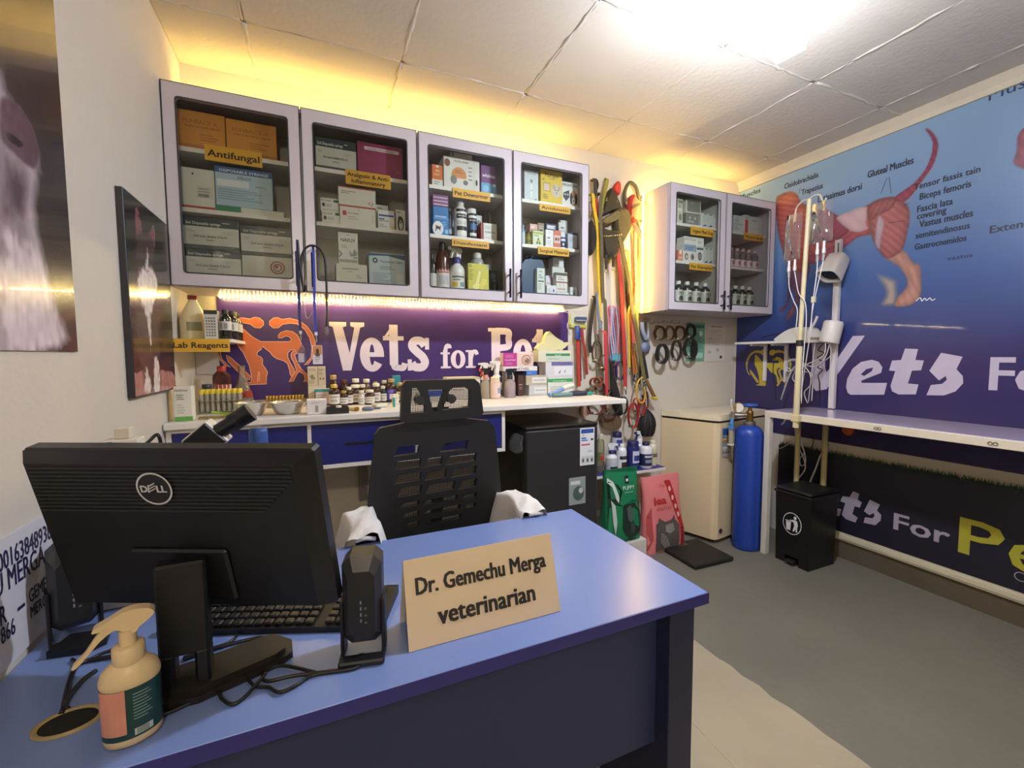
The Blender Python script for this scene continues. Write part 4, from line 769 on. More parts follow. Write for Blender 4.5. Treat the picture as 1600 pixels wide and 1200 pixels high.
for k,x in enumerate((2.735,2.797,2.855,2.917,2.98)):
    n=['nearest the divider','second from the divider','in the middle of its row','second from the chart side','nearest the chart side'][k]
    bottle('clear vaccine vial with pink print '+n,x,S2,2.30,.027,.145,'#d8d0d4','#c9a9ae','#d5c8ca',style='vial',group=vg,M_=MV,lz=(.08,.42),prints=[('r',.3,.15,.7,.35,'#b5707c')],capr=.5,name='vaccine_vial',cat='vial')
bg='pet shampoo bottles on the lowest shelf'
def pet_bottle(x,lab,h=.155): 
    return bottle(lab,x,S0,2.30,.032,h,'#3a3a34','#d9d9d2','#cfd1c4',style='round',group=bg,name='shampoo_bottle',lz=(.10,.60),prints=[('t','PET',.5,.42,.13,'#2c2f2c',.66),('r',.2,.38,.8,.395,'#2c2f2c'),('r',.25,.12,.8,.30,'#6f6a5a'),('r',.35,.18,.6,.34,'#3f3a32')],capr=.52)
for k,(x,l) in enumerate(((2.245,'first shampoo bottle, beside the glowing cabinet side'),(2.325,'second shampoo bottle in the row under the shampoo plate'),(2.408,'third shampoo bottle in the row under the shampoo plate'),(2.492,'shampoo bottle just before the divider of the small cabinet'),
     (2.712,'shampoo bottle just past the divider, half behind the door frame'),(2.79,'shampoo bottle second past the divider'),(2.862,'shampoo bottle in the middle of the far row'),(2.935,'shampoo bottle before the last of the far row'),(2.998-.02,'x'))):
    if l!='x': pet_bottle(x,l)
# ------------------------------------------------------------------ counter along the back wall
M_lam=C('#dcd6d0',.35,var=.03); M_blue=C('#18206e',.4,var=.04)
CZ=1.05
m=MB(); m.box(-.542,1.985,CZ-.026,1.575,2.494,CZ,M_lam,.003); solo('worktop',m,'long white worktop running along the back wall under the banner','worktop')
t=emp('drawer_unit','white framed unit with dark blue fronts hung under the worktop','cabinet',(.15,2.25,.815))
m=MB()
m.box(-.542,2.012,.815,.842,2.494,.832,M_lam); m.box(-.542,2.012,1.008,.842,2.494,1.0235,M_lam)
for a in (-.542,.825): m.box(a,2.012,.832,a+.017,2.494,1.008,M_lam)
for a in (-.060,.390): m.box(a,2.012,.832,a+.015,2.494,1.008,M_lam)
part('carcass',m,t)
for a,b in ((-.524,-.061),(-.044,.389),(.406,.824)):
    d=MB(); d.box(a,2.014,.834,b,2.030,1.006,M_blue,.001); dr=part('drawer_front',d,t)
    h=MB(); c=(a+b)/2; h.box(c-.085,2.0115,.912,c+.085,2.0145,.922,C('#0c0d1c',.5)); part('grip_slot',h,dr)
t=emp('power_strip','grey rounded socket strip fixed on the wall under the worktop','socket strip',(.193,2.48,.51))
m=MB(); m.poly(sm2([(-.022,.01),(-.015,0),(.015,0),(.022,.01),(.022,.17),(.015,.185),(-.015,.185),(-.022,.17)],2),C('#7c766f',.5),(.193,2.499,.51),XZ,0,.022); part('housing',m,t)
m=MB(); m.disc(0,.075,.006,.006,C('#a33a3a',.4),(.193,2.477,.51),XZ,.0005); part('switch',m,t)
# lab reagent shelf in the corner
t=emp('lab_shelf','small white corner shelf carrying the yellow lab reagents plate','shelf',(-.45,2.3,1.36))
m=MB(); m.box(-.543,2.152,1.358,-.335,2.494,1.372,M_lam,.001); part('board',m,t)
m=MB(); m.box(-.543,2.147,1.318,-.345,2.1515,1.372,M_lab); pl=part('label_plate',m,t)
m=MB(); m.text('Lab Reagents',-.444,1.335,.032,M_ink,(0,2.147,0),XZ,.0006,bold=.03,align='C',fit=.185); part('lettering',m,pl)
SH=1.3725
b=emp('reagent_jug','large translucent cream bottle with red cap on the corner shelf','bottle',(-.492,2.27,SH))
m=MB(); m.lathe([(0,0),(.048,0),(.05,.005),(.05,.085),(.044,.105),(.022,.150),(.015,.165),(.015,.172)],C('#cdbd93',.35),18); part('body',m,b,local=True)
m=MB(); m.lathe([(.018,.168),(.018,.186),(0,.187)],C('#8e3a3a',.4),14); part('cap',m,b,local=True)
m=MB()
A=[]
for i in range(7):
    a=-.3+1.1*i/6
    for zz in (.035,.072): A.append((.051*math.sin(a),-.051*math.cos(a),zz))
m.add(A,[(2*i,2*i+2,2*i+3,2*i+1) for i in range(6)],C('#8a8364',.6)); part('paper_label',m,b,local=True)
carton('white dark topped carton printed with a grid, on the corner shelf',-.440,-.392,SH,SH+.120,2.19,.05,'#c9c6bb',[('r',0,.86,1,1,'#2b2826')]+[('r',.14+.2*i,.1+.1*j,.26+.2*i,.15+.1*j,'#6f6b66') for i in range(4) for j in range(7)])
for k,(x,y,capc,n) in enumerate(((-.366,2.205,'#2a2522','nearest the grid printed carton'),(-.352,2.265,'#2a2522','second from the grid printed carton'),(-.352,2.325,'#a98a34','with a golden cap'),(-.352,2.395,'#2c2724','farthest back on the corner shelf'))):
    bottle('black reagent bottle '+n,x,SH,y,.0225,.125,'#1f1a19',capc,'#c6c2bb',style='round',group='black reagent bottles on the corner shelf',name='reagent_bottle',lz=(.3,.6),prints=[('r',.1,.34,.35,.54,'#8a8580'),('r',.45,.34,.7,.54,'#8a8580')],capr=.55)
m=MB(); m.box(-.540,2.4955,1.215,-.44,2.4985,1.318,C('#d3ccc0',.7)); solo('wall_note',m,'blank white paper taped on the wall below the corner shelf','paper')
bottle('small jar with dark lid behind the white green footed carton',-.468,CZ+.0005,2.33,.022,.125,'#c9c5b8','#2d2c33','#d8d4c6',style='jar',name='sample_jar')
b=bottle('reagent bottle with red cap and white label beside the flask',-.423,CZ+.0005,2.40,.037,.205,'#6b4038','#b3402e','#d9d4cb',style='slim',M_=GLASS('#c9a79a',.9,.25,'#7a4a40'),lz=(.28,.58),prints=[('r',.0,.47,1,.58,'#a63b33'),('r',.1,.38,.4,.46,'#3b2626')],capr=.5,name='reagent_bottle')
b=emp('conical_flask','clear conical flask with red printed band next to the banner','flask',(-.345,2.42,CZ+.0005))
m=MB(); m.lathe([(0,0),(.048,0),(.05,.006),(.046,.04),(.016,.155),(.014,.165),(.014,.2),(.018,.205)],GLASS('#f0ede6',1.2,.22,'#d9d2c2'),20); part('body',m,b,local=True)
m=MB(); m.lathe([(.0445,.055),(.0385,.085)],GLASS('#d98a7a',.6,.5,'#b8503f'),20); part('printed_band',m,b,local=True)
# test tube rack with yellow capped tubes
t=emp('test_tube_rack','clear rack of yellow capped test tubes in the corner of the worktop','test tube rack',(-.405,2.27,CZ+.0005))
MC=GLASS('#f3f1e8',.9,.30,'#e3dfd0'); MYC=C('#d1b92c',.4)
m=MB(); m.box(-.085,-.03,0,.085,.03,.004,MC); m.box(-.085,-.03,.055,.085,.03,.058,MC); m.box(-.085,-.03,0,-.081,.03,.06,MC); m.box(.081,-.03,0,.085,.03,.06,MC); part('frame',m,t,local=True)
for j,yy in enumerate((-.014,.014)):
    for i in range(8):
        m=MB(); x=-.07+.02*i; m.lathe([(0,.005),(.006,.008),(.0075,.02),(.0075,.088)],MC,8,c=(x,yy,0)); tb=part('test_tube',m,t,local=True)
        m=MB(); m.lathe([(.0088,.086),(.0088,.104),(.007,.106),(0,.106)],MYC,10,c=(x,yy,0)); part('cap',m,tb,'yellow cap',local=True)
carton('upright white test kit box with a green foot by the left wall',-.520,-.462,CZ+.0005,CZ+.135,2.045,.05,'#d6d3c6',[('r',0,0,1,.13,'#5da04a'),('t','SureScreen',.08,.86,.08,'#5a5f5a',.7),lines(.15,.6,.8,.78,3,'#6d726c'),lines(.15,.2,.6,.5,4,'#b3b3a6')])
t=emp('vial_strip','strip of small brassy vials lying at the worktop front','vial strip',(-.40,2.07,CZ+.0005))
for i in range(9):
    m=MB(); m.cyl((-.044+.011*i,-.008,.006),(-.044+.011*i,.012,.006),.0052,C('#8f7c45',.35,.4),8); part('vial',m,t,local=True)
t=emp('lime_tray','lime green flexible scoop behind the microscope head','scoop',(-.315,2.16,CZ+.0005))
m=MB(); m.poly(sm2([(-.05,-.02),(.04,-.03),(.06,0),(.03,.03),(-.04,.03)],3),C('#9cc23a',.45),(0,0,0),(V(1,0,0),V(0,1,0)),.001,.008); m.tube([(-.04,0,.006),(-.09,.01,.012),(-.11,.01,.016)],.005,C('#9cc23a',.45)); part('blade',m,t,local=True)
# steel bowls
M_st=C('#dcd8d0',.26,.9,var=.03)
def bowl(label,x,y,r,h):
    t=emp('steel_bowl',label,'bowl',(x,y,CZ+.0005),0,'steel bowls on the worktop'); m=MB()
    m.lathe([(0,0),(r*.6,0),(r*.78,h*.3),(r*.95,h*.85),(r*1.0,h),(r*1.06,h*1.02),(r*1.06,h*.98),(r*.93,h*.84),(r*.74,h*.34),(r*.56,.004),(0,.004)],M_st,28); part('body',m,t,local=True); return t
bowl('steel bowl half hidden by the microscope eyepiece',-.272,2.125,.062,.055); bowl('shiny steel kidney bowl in front of the row of gold topped ampoules',-.135,2.115,.072,.052)
m=MB(); m.lathe([(0,0),(.016,.0),(.018,.012),(.0,.02)],M_st,12,c=(-.14,2.12,CZ+.006)); solo('cotton_cup',m,'tiny steel cup lying inside the steel kidney bowl','cup')
t=emp('ampoule_box','low tray of gold topped ampoules against the banner foot','ampoule tray',(-.165,2.40,CZ+.0005))
m=MB(); m.box(-.085,-.025,0,.085,.03,.03,C('#8a7658',.6)); part('tray',m,t,local=True)
for i in range(12):
    for yy in (-.012,.014):
        m=MB(); m.lathe([(.0055,.03),(.0055,.046),(.006,.048),(.006,.056),(0,.057)],C('#b5913f',.3,.6),8,c=(-.077+.014*i,yy,0)); part('ampoule',m,t,local=True)
# boxes between the bowls and the bottles
CT=CZ+.0005
def cx(b,y): return b
carton('white cube box with grey vial icon standing before the bottles',-.060,.018,CT,CT+.062,2.035,.07,'#d9d2cc',[('r',.42,.15,.58,.5,'#8f8a88'),('e',.5,.55,.08,.07,'#8f8a88'),lines(.2,.7,.8,.85,2,'#b5aeaa')])
carton('upright tan herbal box with a leaf print beside the banner lettering',-.062,-.016,CT+.10,CT+.195,2.42,.05,'#c9bb9c',[('t','Dia Drops',.12,.8,.1,'#4a4438',.7),('p',[(.2,.5),(.5,.6),(.8,.35),(.4,.3)],'#8a7f58'),lines(.1,.1,.8,.28,2,'#8b8068')])
carton('upright tan box with animal icons, twin beside the herbal box',-.014,.022,CT+.10,CT+.195,2.425,.05,'#cdbf9f',[('t','Neo',.15,.8,.1,'#4a4438',.6),('e',.3,.35,.1,.06,'#5d523c'),('e',.7,.35,.1,.06,'#5d523c'),lines(.15,.55,.85,.7,2,'#8b8068')])
carton('plain cream carton under the two tan boxes',-.062,.022,CT,CT+.0995,2.42,.06,'#cfc3ac',[('r',.35,.1,.5,.8,'#2d6b4a')])
carton('pink and grey tablet box leaning on the cream carton',-.028,.040,CT,CT+.085,2.365,.04,'#c8b5b4',[('r',0,.82,1,1,'#2f8f8c'),lines(.1,.45,.9,.7,2,'#8a8088'),('r',0,.0,1,.12,'#6b5aa8')])
carton('small red and blue box at the foot of the tablet box',-.046,-.008,CT,CT+.03,2.32,.03,'#d9cfc6',[('r',0,.55,1,.95,'#c2503a'),('r',0,.05,1,.3,'#6a62b0')])
t=emp('black_tray','open black box tray in front of the little bottles','tray',(.062,2.045,CT))
m=MB(); M_bk=C('#1b1a1c',.5)
for q in ((-.045,-.03,0,.045,.03,.004),(-.045,-.03,.004,.045,-.027,.026),(-.045,.027,.004,.045,.03,.026),(-.045,-.027,.004,-.042,.027,.026),(.042,-.027,.004,.045,.027,.026)): m.box(*q,M_bk)
part('tray_body',m,t,local=True)
m=MB(); m.lathe([(.011,.005),(.011,.032),(0,.033)],C('#d8d2c4',.5),12,c=(.005,0,0)); solo('pill_cup',m,'little white pill cup lying in the black tray','pill cup').location=(.067,2.045,CT+.0052)  # loose white bottle lid lying in the tray
gb='small medicine bottles crowded on the worktop'
AM=GLASS('#7a4318',1.0,.35,'#3a1d10')
def mb_(lab,x,y,r,h,glass='#3a2014',cap='#d9d2c2',lb='#d5cfc6',style='round',pr=(),**k):
    return bottle(lab,x,CT,y,r,h,glass,cap,lb,style=style,group=gb,lz=k.pop('lz',(.12,.55)),prints=pr or [('r',.15,.40,.85,.46,'#8f8a84'),('r',.15,.2,.7,.32,'#a9a49c')],capr=k.pop('capr',.62),**k)
mb_('tall amber bottle with gold cap at the back beside the tablet box',.058,2.44,.025,.150,cap='#b59a58',lb=None)
mb_('front amber bottle with yellow cap and white label',.058,2.335,.026,.108,cap='#c9a94a')
mb_('brown bottle with dark red cap in the second row',.110,2.43,.023,.125,cap='#5c2a24',lb='#b9a58a')
mb_('squat dark bottle with olive cap beside the front amber bottle',.101,2.34,.022,.075,cap='#9a8a48')
mb_('dark bottle with broad white cap in the front row',.128,2.355,.019,.092,cap='#dcd6c6')
mb_('bottle with tall white cap at the back centre',.167,2.45,.022,.128,cap='#dfd9cb',glass='#4a3a2a',capr=.8)
mb_('stout bottle with large white cap in the middle row',.160,2.385,.025,.100,cap='#e0dacd',capr=.85)
mb_('bottle with cream cap at the back right of the tall white cap',.222,2.45,.022,.125,cap='#ddd5c0',glass='#5a4630',capr=.75)
mb_('bottle with cream cap directly behind the clear vial',.196,2.40,.019,.100,cap='#d7cfbc',capr=.8)
mb_('clear small vial with grey cap in the front row',.186,2.335,.0165,.072,glass='#b9b0a4',cap='#cfc8ba',lb='#d5cfc6',style='vial',capr=.8)
mb_('squat amber bottle with broad cream cap in the front row',.226,2.335,.024,.075,cap='#d6cdb8',capr=.85)
mb_('amber bottle with yellow ring cap in the back row',.268,2.45,.018,.108,cap='#b9a04c',lb=None)
mb_('brown bottle with ribbed white cap behind the card reader',.262,2.37,.021,.105,cap='#dcd5c4',capr=.85)
mb_('black capped green bottle behind the card reader',.300,2.40,.019,.088,glass='#263a2c',cap='#cfcabb')
mb_('round shouldered dark bottle with silver cap in the back row',.315,2.46,.022,.115,glass='#2c3026',cap='#bdb8ab',lb=None)
mb_('brown bottle with violet label near the headrest',.345,2.41,.028,.125,cap='#a98f5f',lb='#5a4a9a',pr=[('r',.1,.42,.9,.52,'#7a6ac0'),('e',0,0,0,0),('r',.3,.15,.7,.36,'#d8d0dc')][:1]+[('r',.3,.15,.7,.36,'#d8d0dc')],lz=(.1,.56))
mb_('amber bottle with gold cap just beside the headrest',.385,2.37,.020,.105,cap='#c2a45a',lb='#d9cfa8')
carton('small teal box at the back beside the headrest',.358,.402,CT,CT+.140,2.45,.03,'#2e8f92',[('r',.1,.3,.9,.5,'#bfe0dc')])
carton('white sachet box in front of the gold capped bottle',.330,.362,CT,CT+.052,2.27,.03,'#dad4c8',[lines(.15,.3,.85,.7,2,'#a9a49a')])
t=emp('card_reader','small white meter lying tilted on the worktop front','meter',(.258,2.20,CT+.001))
m=MB(); M=Matrix.Rotation(.25,4,'Z'); m.box(-.028,-.035,0,.028,.04,.016,C('#ded8c8',.4),.004,M=M); part('casing',m,t,local=True)
m=MB(); m.box(-.016,-.01,.0162,.016,.026,.0168,C('#8e8f80',.3),0,M=M); part('display',m,t,local=True)
t=emp('blue_scraper','grey blue oval clipper head lying on the worktop','clipper',(.192,2.075,CT))
m=MB(); m.lathe([(0,0),(.022,.001),(.028,.008),(.022,.016),(0,.018)],C('#5f6f8c',.4),16,sx=1,sy=.55); m.tube([(.02,0,.008),(.045,.004,.008),(.055,.006,.008)],.005,C('#4a5670',.4)); part('body',m,t,local=True)
t=emp('marker_stick','short cream stick with golden ring lying on the worktop','marker',(.128,2.10,CT))
m=MB(); m.cyl((-.02,.03,.009),(.012,-.012,.009),.009,C('#d8c9a0',.5),12); part('barrel',m,t,local=True)
m=MB(); m.cyl((.012,-.012,.009),(.019,-.021,.009),.0098,C('#a8842e',.3,.6),12); part('ring',m,t,local=True)
m=MB(); m.box(.318,2.16,CT,.327,2.19,CT+.045,C('#2f9a94',.5),.002); solo('teal_clip',m,'tiny teal clip standing beside the white meter','clip')
# right of the headrest
carton('wide white carton with tan edge standing behind the headrest',.555+.09,.835,CT,CT+.125,2.36,.11,'#d3cbbd',[('r',0,.9,1,1,'#b9a684'),lines(.1,.4,.6,.6,2,'#b3aa9a')])
carton('blue striped carton seen through the headrest net',.40,.62,CT,CT+.085,2.32,.10,'#ccc6ba',[('r',.45,.35,1,.7,'#2c4fa0'),lines(.1,.75,.4,.9,1,'#888')])
bottle('squat jar with silver lid seen through the headrest net',.46,CT,2.22,.028,.06,'#cfc9bf','#9c9c9c','#7c8a6a',style='jar')
MCL=GLASS('#e8e0d2',.9,.42,'#d6c9b0')
trigger('clear spray bottle with black head and red nozzle beside the headrest',.868,CT,2.36,.030,.175,'#c9b9a0','#1f1b1c',None,rz=.1,nozc='#c2352a',M_=MCL,bandc='#c9856a')
trigger('tall white spray bottle with blue label between the clear ones',.968,CT,2.44,.032,.215,'#ddd8d2','#e4e0d8','#2f3f8a',rz=.15,labz=(.05,.55),prints=[(-.5,.9,.2,.4,'#dcd8d8'),(.2,.8,.06,.16,'#2a2440')])
trigger('white headed spray bottle peeking over the pink jar',.900,CT,2.458,.030,.205,'#ddd8d2','#dedad2','#32428c',rz=-.2)
bottle('pink plastic jar bottle with cream cap in front of the white sprays',.915,CT,2.33,.030,.125,'#d9b9aa','#d8c8a8','#dcc4b8',style='jar',lz=(.08,.7),prints=[('r',.55,.25,.85,.5,'#7f87b8')])
trigger('clear spray bottle with black head and violet foot',1.020,CT,2.36,.034,.170,'#cdbcae','#1b1a1e',None,rz=PI+.2,M_=GLASS('#e8dfe0',.9,.40,'#c9b9bd'),labz=(0,.1))
carton('slim dark brown box with white print standing by the cartons',1.092,1.128,CT,CT+.128,2.40,.05,'#4a2c24',[('t','DEMO',.15,.52,.07,'#d8cdbd',.6),lines(.2,.3,.7,.45,2,'#a58a78'),('r',0,.95,1,1,'#2c1a16')])
ICE=[('r',.28,.2,.98,.8,'#d8d6d2'),('t','SPIROMARK',.34,.42,.2,'#6d7078',.58)]
carton('grey white carton, lower of the stacked pair by the wall',1.165,1.290,CT,CT+.065,2.40,.09,'#bfc0c0',ICE); carton('tan edged carton, upper of the stacked pair by the wall',1.145,1.290,CT+.0655,CT+.124,2.40,.09,'#b3a890',ICE)
carton('bright blue box on top of the stacked pair',1.150,1.222,CT+.1245,CT+.152,2.405,.06,'#3f74c2',[lines(.1,.3,.8,.7,2,'#7fa6dc')])
carton('long white flat box printed with bold letters below the pink box',1.000,1.225,CT+.1525,CT+.180,2.405,.07,'#dedad6',[('t','NOVEL',.34,.22,.7,'#2b2a5a',.42),('p',[(.26,.3),(.3,.8),(.33,.3)],'#c2353a')])
m=MB(); m.box(1.02,2.42,CT,1.075,2.48,CT+.152,C('#c9c2ba',.5)); solo('filler_box',m,'plain pale carton standing under the long flat box','box')
carton('pink and white colostrum box with a sleeping puppy picture',.998,1.200,CT+.1805,CT+.262,2.41,.05,'#e0c3bb',[('r',0,0,.45,1,'#b83a86'),('t','COLOSTRUM',.06,.42,.15,'#f0d4e4',.34),lines(.08,.65,.38,.85,2,'#d88ab8'),lines(.08,.1,.36,.3,2,'#d88ab8'),('e',.76,.48,.16,.38,'#d9b8a4'),('e',.76,.48,.16,.38,'#8a5a4a',.85),('e',.78,.42,.09,.2,'#8a6a5a'),('e',.72,.6,.06,.12,'#c9a894'),('e',.94,.82,.03,.07,'#b05a7a',.6)])
carton('white and green glove carton, lowest of the right hand stack',1.283+.012,1.475,CT,CT+.108,2.40,.09,'#d6d8cf',[('r',0,.72,1,.92,'#3d9a5a'),('t','Surgical gloves',.2,.77,.1,'#e4efe0',.55),lines(.1,.15,.7,.5,3,'#a3aa9c')],name='glove_box')
carton('clear box of violet capped tubes in the right hand stack',1.280,1.480,CT+.1085,CT+.205,2.40,.09,'#cfccd0',[('r',.2,.75,1,1,'#7f78a8'),('r',.3,.15,.95,.7,'#dcdce0'),('p',[(.45,.3),(.55,.5),(.5,.2)],'#777'),('p',[(.65,.35),(.72,.55),(.7,.25)],'#999')]+[('r',.22+.08*i,.8,.27+.08*i,1,'#5d5590') for i in range(9)],name='tube_box')
carton('white carton with green stripe topping the right hand stack',1.235,1.470,CT+.2055,CT+.278,2.41,.08,'#d6d3b8',[('r',.22,.5,.96,.72,'#3f8a5c'),('t','BIOSAFE',.5,.53,.14,'#dfeadf',.18),('r',.22,.1,.96,.45,'#c3d0c0'),lines(.3,.16,.7,.36,2,'#8fa08f')])
t=emp('feeding_mask','pale yellow crumpled mask lying on the right hand stack','mask',(1.35,2.44,CT+.279))
m=MB(); m.poly(sm2([(-.12,0),(-.10,.035),(-.075,.045),(-.06,.085),(-.035,.115),(-.01,.095),(.02,.075),(.05,.06),(.075,.045),(.105,.05),(.10,.035),(.06,.005),(0,-.0)],3),C('#d9cf9a',.7,bump=.4,bscale=40),(0,.02,.001),XZ,0,.045); part('cloth',m,t,local=True)
t=emp('nail_grinder','light blue nail grinder with white head resting on the worktop end','grinder',(1.30,2.27,CT))
m=MB(); m.tube([(-.075,-.02,.014),(-.02,0,.026),(.04,.015,.046)],.0135,C('#6f93c8',.4),10,scale=None); part('handle',m,t,'light blue handle',local=True)
m=MB(); m.tube([(.035,.014,.045),(.07,.02,.055),(.115,.03,.062)],.0145,C('#d6d2c6',.4),10); part('head',m,t,local=True)
m=MB(); m.tube([(-.07,-.01,.012),(0,-.03,.014),(.05,-.03,.014)],.013,C('#5e7f7c',.5),8); solo('grey_roll',m,'grey green rolled wrap lying under the nail grinder','wrap').location=(1.30,2.235,CT)
t=emp('clipper_pouch','dark navy clipper pouch on the worktop end','pouch',(1.44,2.28,CT))
m=MB(); m.lathe([(0,0),(.05,.0),(.062,.012),(.05,.026),(0,.032)],C('#1f2438',.6),16,sx=1.15,sy=.6); m.tube([(.04,0,.012),(.075,.02,.02),(.09,.03,.03)],.009,C('#1f2438',.6)); part('body',m,t,local=True)
m=MB(); P=[(1.515+.028*math.cos(a)*(1-.1*k),2.29+.035*math.sin(a),CT+.008+.004*k) for k in range(3) for a in np.linspace(0,2*PI,9)[:-1]]
m.tube(P,.005,C('#2c8f78',.5),6); solo('green_band',m,'coiled green elastic band at the worktop end','band')
# ------------------------------------------------------------------ under the worktop: fridge
t=emp('mini_fridge','black mini fridge with energy sticker under the worktop end','fridge',(1.16,2.2,0))
MF=C('#1b1b1d',.35,var=.05); FX0,FX1=.945,1.385
m=MB(); m.box(FX0,2.045,.02,FX1,2.45,.918,MF,.006); part('body',m,t)
m=MB(); m.box(FX0,1.985,.03,FX1,2.04,.912,C('#2a2a2d',.32,var=.05),.008); dr=part('door',m,t)
m=MB(); m.box(FX0,1.985,.913,FX1,2.45,.93,C('#231d19',.25,var=.05),.005); part('top_panel',m,t,'glossy brown black top')
for a in (FX0+.03,FX1-.05):
    for yy in (2.03,2.40): m=MB(); m.cyl((a,yy,0),(a,yy,.021),.015,MF); part('foot',m,t)
m=MB(); so=(1.268,1.985,.70); m.rect(0,0,.092,.205,C('#d8dadd',.4),so,XZ,.0006)
m.rect(.006,.175,.086,.198,C('#2f4f9a',.4),so,XZ,.0009)
for k,(c,w) in enumerate((('#2f5fae',.03),('#4a7fc2',.04),('#e3e3e6',.05),('#c2456a',.055))): m.rect(.008,.145-.012*k,.008+w,.153-.012*k,C(c,.4),so,XZ,.0009)
m.text('EAD',.012,.162,.009,C('#22252c',.4),so,XZ,.0009); m.poly([(.068,.135),(.084,.135),(.084,.145),(.068,.145)],C('#22252c',.4),so,XZ,.0009)
for k in range(3): m.rect(.008+.028*k,.01,.032+.028*k,.05,C('#bfc3c9',.4),so,XZ,.0009); m.rect(.014+.028*k,.018,.026+.028*k,.036,C('#4a4f58',.4),so,XZ,.0012)
m.text('120 L',.05,.07,.016,C('#22252c',.4),so,XZ,.0009); part('energy_sticker',m,dr)
m=MB(); so=(1.20,1.985,.49); m.rect(0,0,.105,.15,C('#8d989a',.3),so,XZ,.0006); m.disc(.06,.06,.035,.04,C('#4a5c58',.35),so,XZ,.0009); m.disc(.075,.075,.014,.016,C('#b3bab8',.35),so,XZ,.0012); m.rect(.01,.11,.07,.13,C('#c9cfd0',.35),so,XZ,.0009); part('photo_sticker',m,dr)
m=MB(); m.poly(sm2([(0,.02),(.03,0),(.062,.01),(.06,.05),(.066,.085),(.03,.10),(.004,.07)],3),GLASS('#e6e9ea',1,.10,'#8d9296'),(.872,2.03,.80),XZ,0,.03); 
solo('plastic_bag',m,'crumpled clear plastic bag squeezed beside the mini fridge','bag')
# ------------------------------------------------------------------ low shelf with sprays, food bags
t=emp('low_shelf','low blue topped shelf board on the wall between fridge and freezer','shelf',(1.85,2.4,.50))
m=MB(); m.box(1.46,2.295,.503,2.16,2.494,.522,M_lam,.001); part('board',m,t)
m=MB(); m.box(1.463,2.298,.522,2.157,2.494,.5255,C('#2a2f78',.4)); part('top_sheet',m,t,'blue covering sheet')
for xx in (1.55,2.05): m=MB(); m.box(xx,2.47,.0,xx+.025,2.494,.503,C('#b9b4ac',.5)); part('leg',m,t)
LS=.526
bottle('tall clear bottle with green label at the fridge side of the low shelf',1.672,LS,2.37,.027,.255,'#cfd0b8','#c6c2b4','#5f8a4a',style='slim',M_=GLASS('#e3e2d0',.9,.25,'#b9b49a'),lz=(.3,.48),prints=[('r',.2,.32,.8,.46,'#a9403a')])
trigger('white spray bottle with navy collar beside the green labelled bottle',1.755,LS,2.36,.040,.185,'#d9dade','#dddde0','#c6c9d2',rz=PI-.4,bandc='#2a2f6a',prints=[(-.8,.6,.1,.2,'#22242c')],nozc='#2a2f6a')
bottle('white angled detergent bottle with dog label on the low shelf',1.843,LS,2.37,.035,.172,'#dcdde0','#dcdde0','#e2e2e4',style='slim',prints=[('r',.1,.42,.9,.56,'#22242c'),('r',.25,.1,.75,.32,'#4a2c24')],lz=(.06,.6))
bottle('navy pet shampoo bottle with white medallion on the low shelf',1.938,LS,2.37,.043,.185,'#24286a','#1f235c','#262b70',style='jar',lz=(.05,.82),prints=[('r',.22,.22,.85,.66,'#c9cbe0'),('r',.3,.3,.78,.5,'#3a3f8a')])
bottle('white pump bottle with dark label at the front of the low shelf',2.028,LS,2.345,.043,.175,'#d9dadf','#1f2348','#20244a',style='slim',lz=(.1,.56),prints=[('r',.15,.42,.8,.50,'#c9cbd6'),('r',.2,.22,.7,.34,'#8a8fa6')])
bottle('cream lotion bottle at the freezer end of the low shelf',2.110,LS,2.37,.031,.175,'#d0c9ae','#d8d2bd','#c9c0a0',style='slim',prints=[('r',.2,.35,.8,.5,'#6f6a58')])
bottle('tall navy bottle standing behind the detergent bottle',1.862,LS,2.445,.036,.24,'#2a2d5c','#22254a','#c9cbe0',style='jar',lz=(.5,.85),prints=[('r',.2,.6,.8,.8,'#3a3f8a')])
trigger('white spray bottle with navy head behind the pump bottle',2.052,LS,2.44,.040,.235,'#d9dadd','#e0e0e2','#2f3f8a',rz=.3,nozc='#2a2f6a')
m=MB(); m.box(1.50,2.155,.0,1.885,2.34,.118,C('#d2cec8',.5),.003); solo('white_plinth_box',m,'low white box on the floor under the green food bag','box')
def sack(name,label,x0,x1,y0,y1,z0,z1,col,top):
    """stand-up pouch: full at the foot, pinched flat at the top seam"""
    t=emp(name,label,'pet food bag',((x0+x1)/2,(y0+y1)/2,z0)); m=MB(); w,h,d=(x1-x0)/2,z1-z0,(y1-y0)/2; n=12; vs=[]; rows=14
    for j in range(rows+1):
        f=j/rows; dd=d*(1-f**2.2*.93)*(.92+.08*math.sin(f*9)); ww=w*(1+.035*math.sin(f*7)-.05*f)
        for i in range(n*2):
            a=2*PI*i/(n*2); c,s_=math.cos(a),math.sin(a); ex=.45
            vs.append((ww*math.copysign(abs(c)**ex,c)+top*f*f,dd*math.copysign(abs(s_)**ex,s_)+.004*math.sin(5*f+3*a),h*f))
    fs=[(j*n*2+i,j*n*2+(i+1)%(n*2),(j+1)*n*2+(i+1)%(n*2),(j+1)*n*2+i) for j in range(rows) for i in range(n*2)]
    m.add(vs,fs,C(col,.35,var=.08),True); m.add(vs[:n*2],[tuple(reversed(range(n*2)))],C(col,.35)); m.add(vs[-n*2:],[tuple(range(n*2))],C(col,.35))
    part('pouch',m,t,local=True)
    def front(x,f):   # point on the front face at fraction x (-1..1), height fraction f
        dd=d*(1-f**2.2*.93)*(.92+.08*math.sin(f*9)); ww=w*(1+.035*math.sin(f*7)-.05*f)
        c=max(-.98,min(.98,x)); s_=(1-abs(c)**(2/.45))**.225
        return (ww*c+top*f*f,-dd*s_-.0035,h*f)
    return t,front
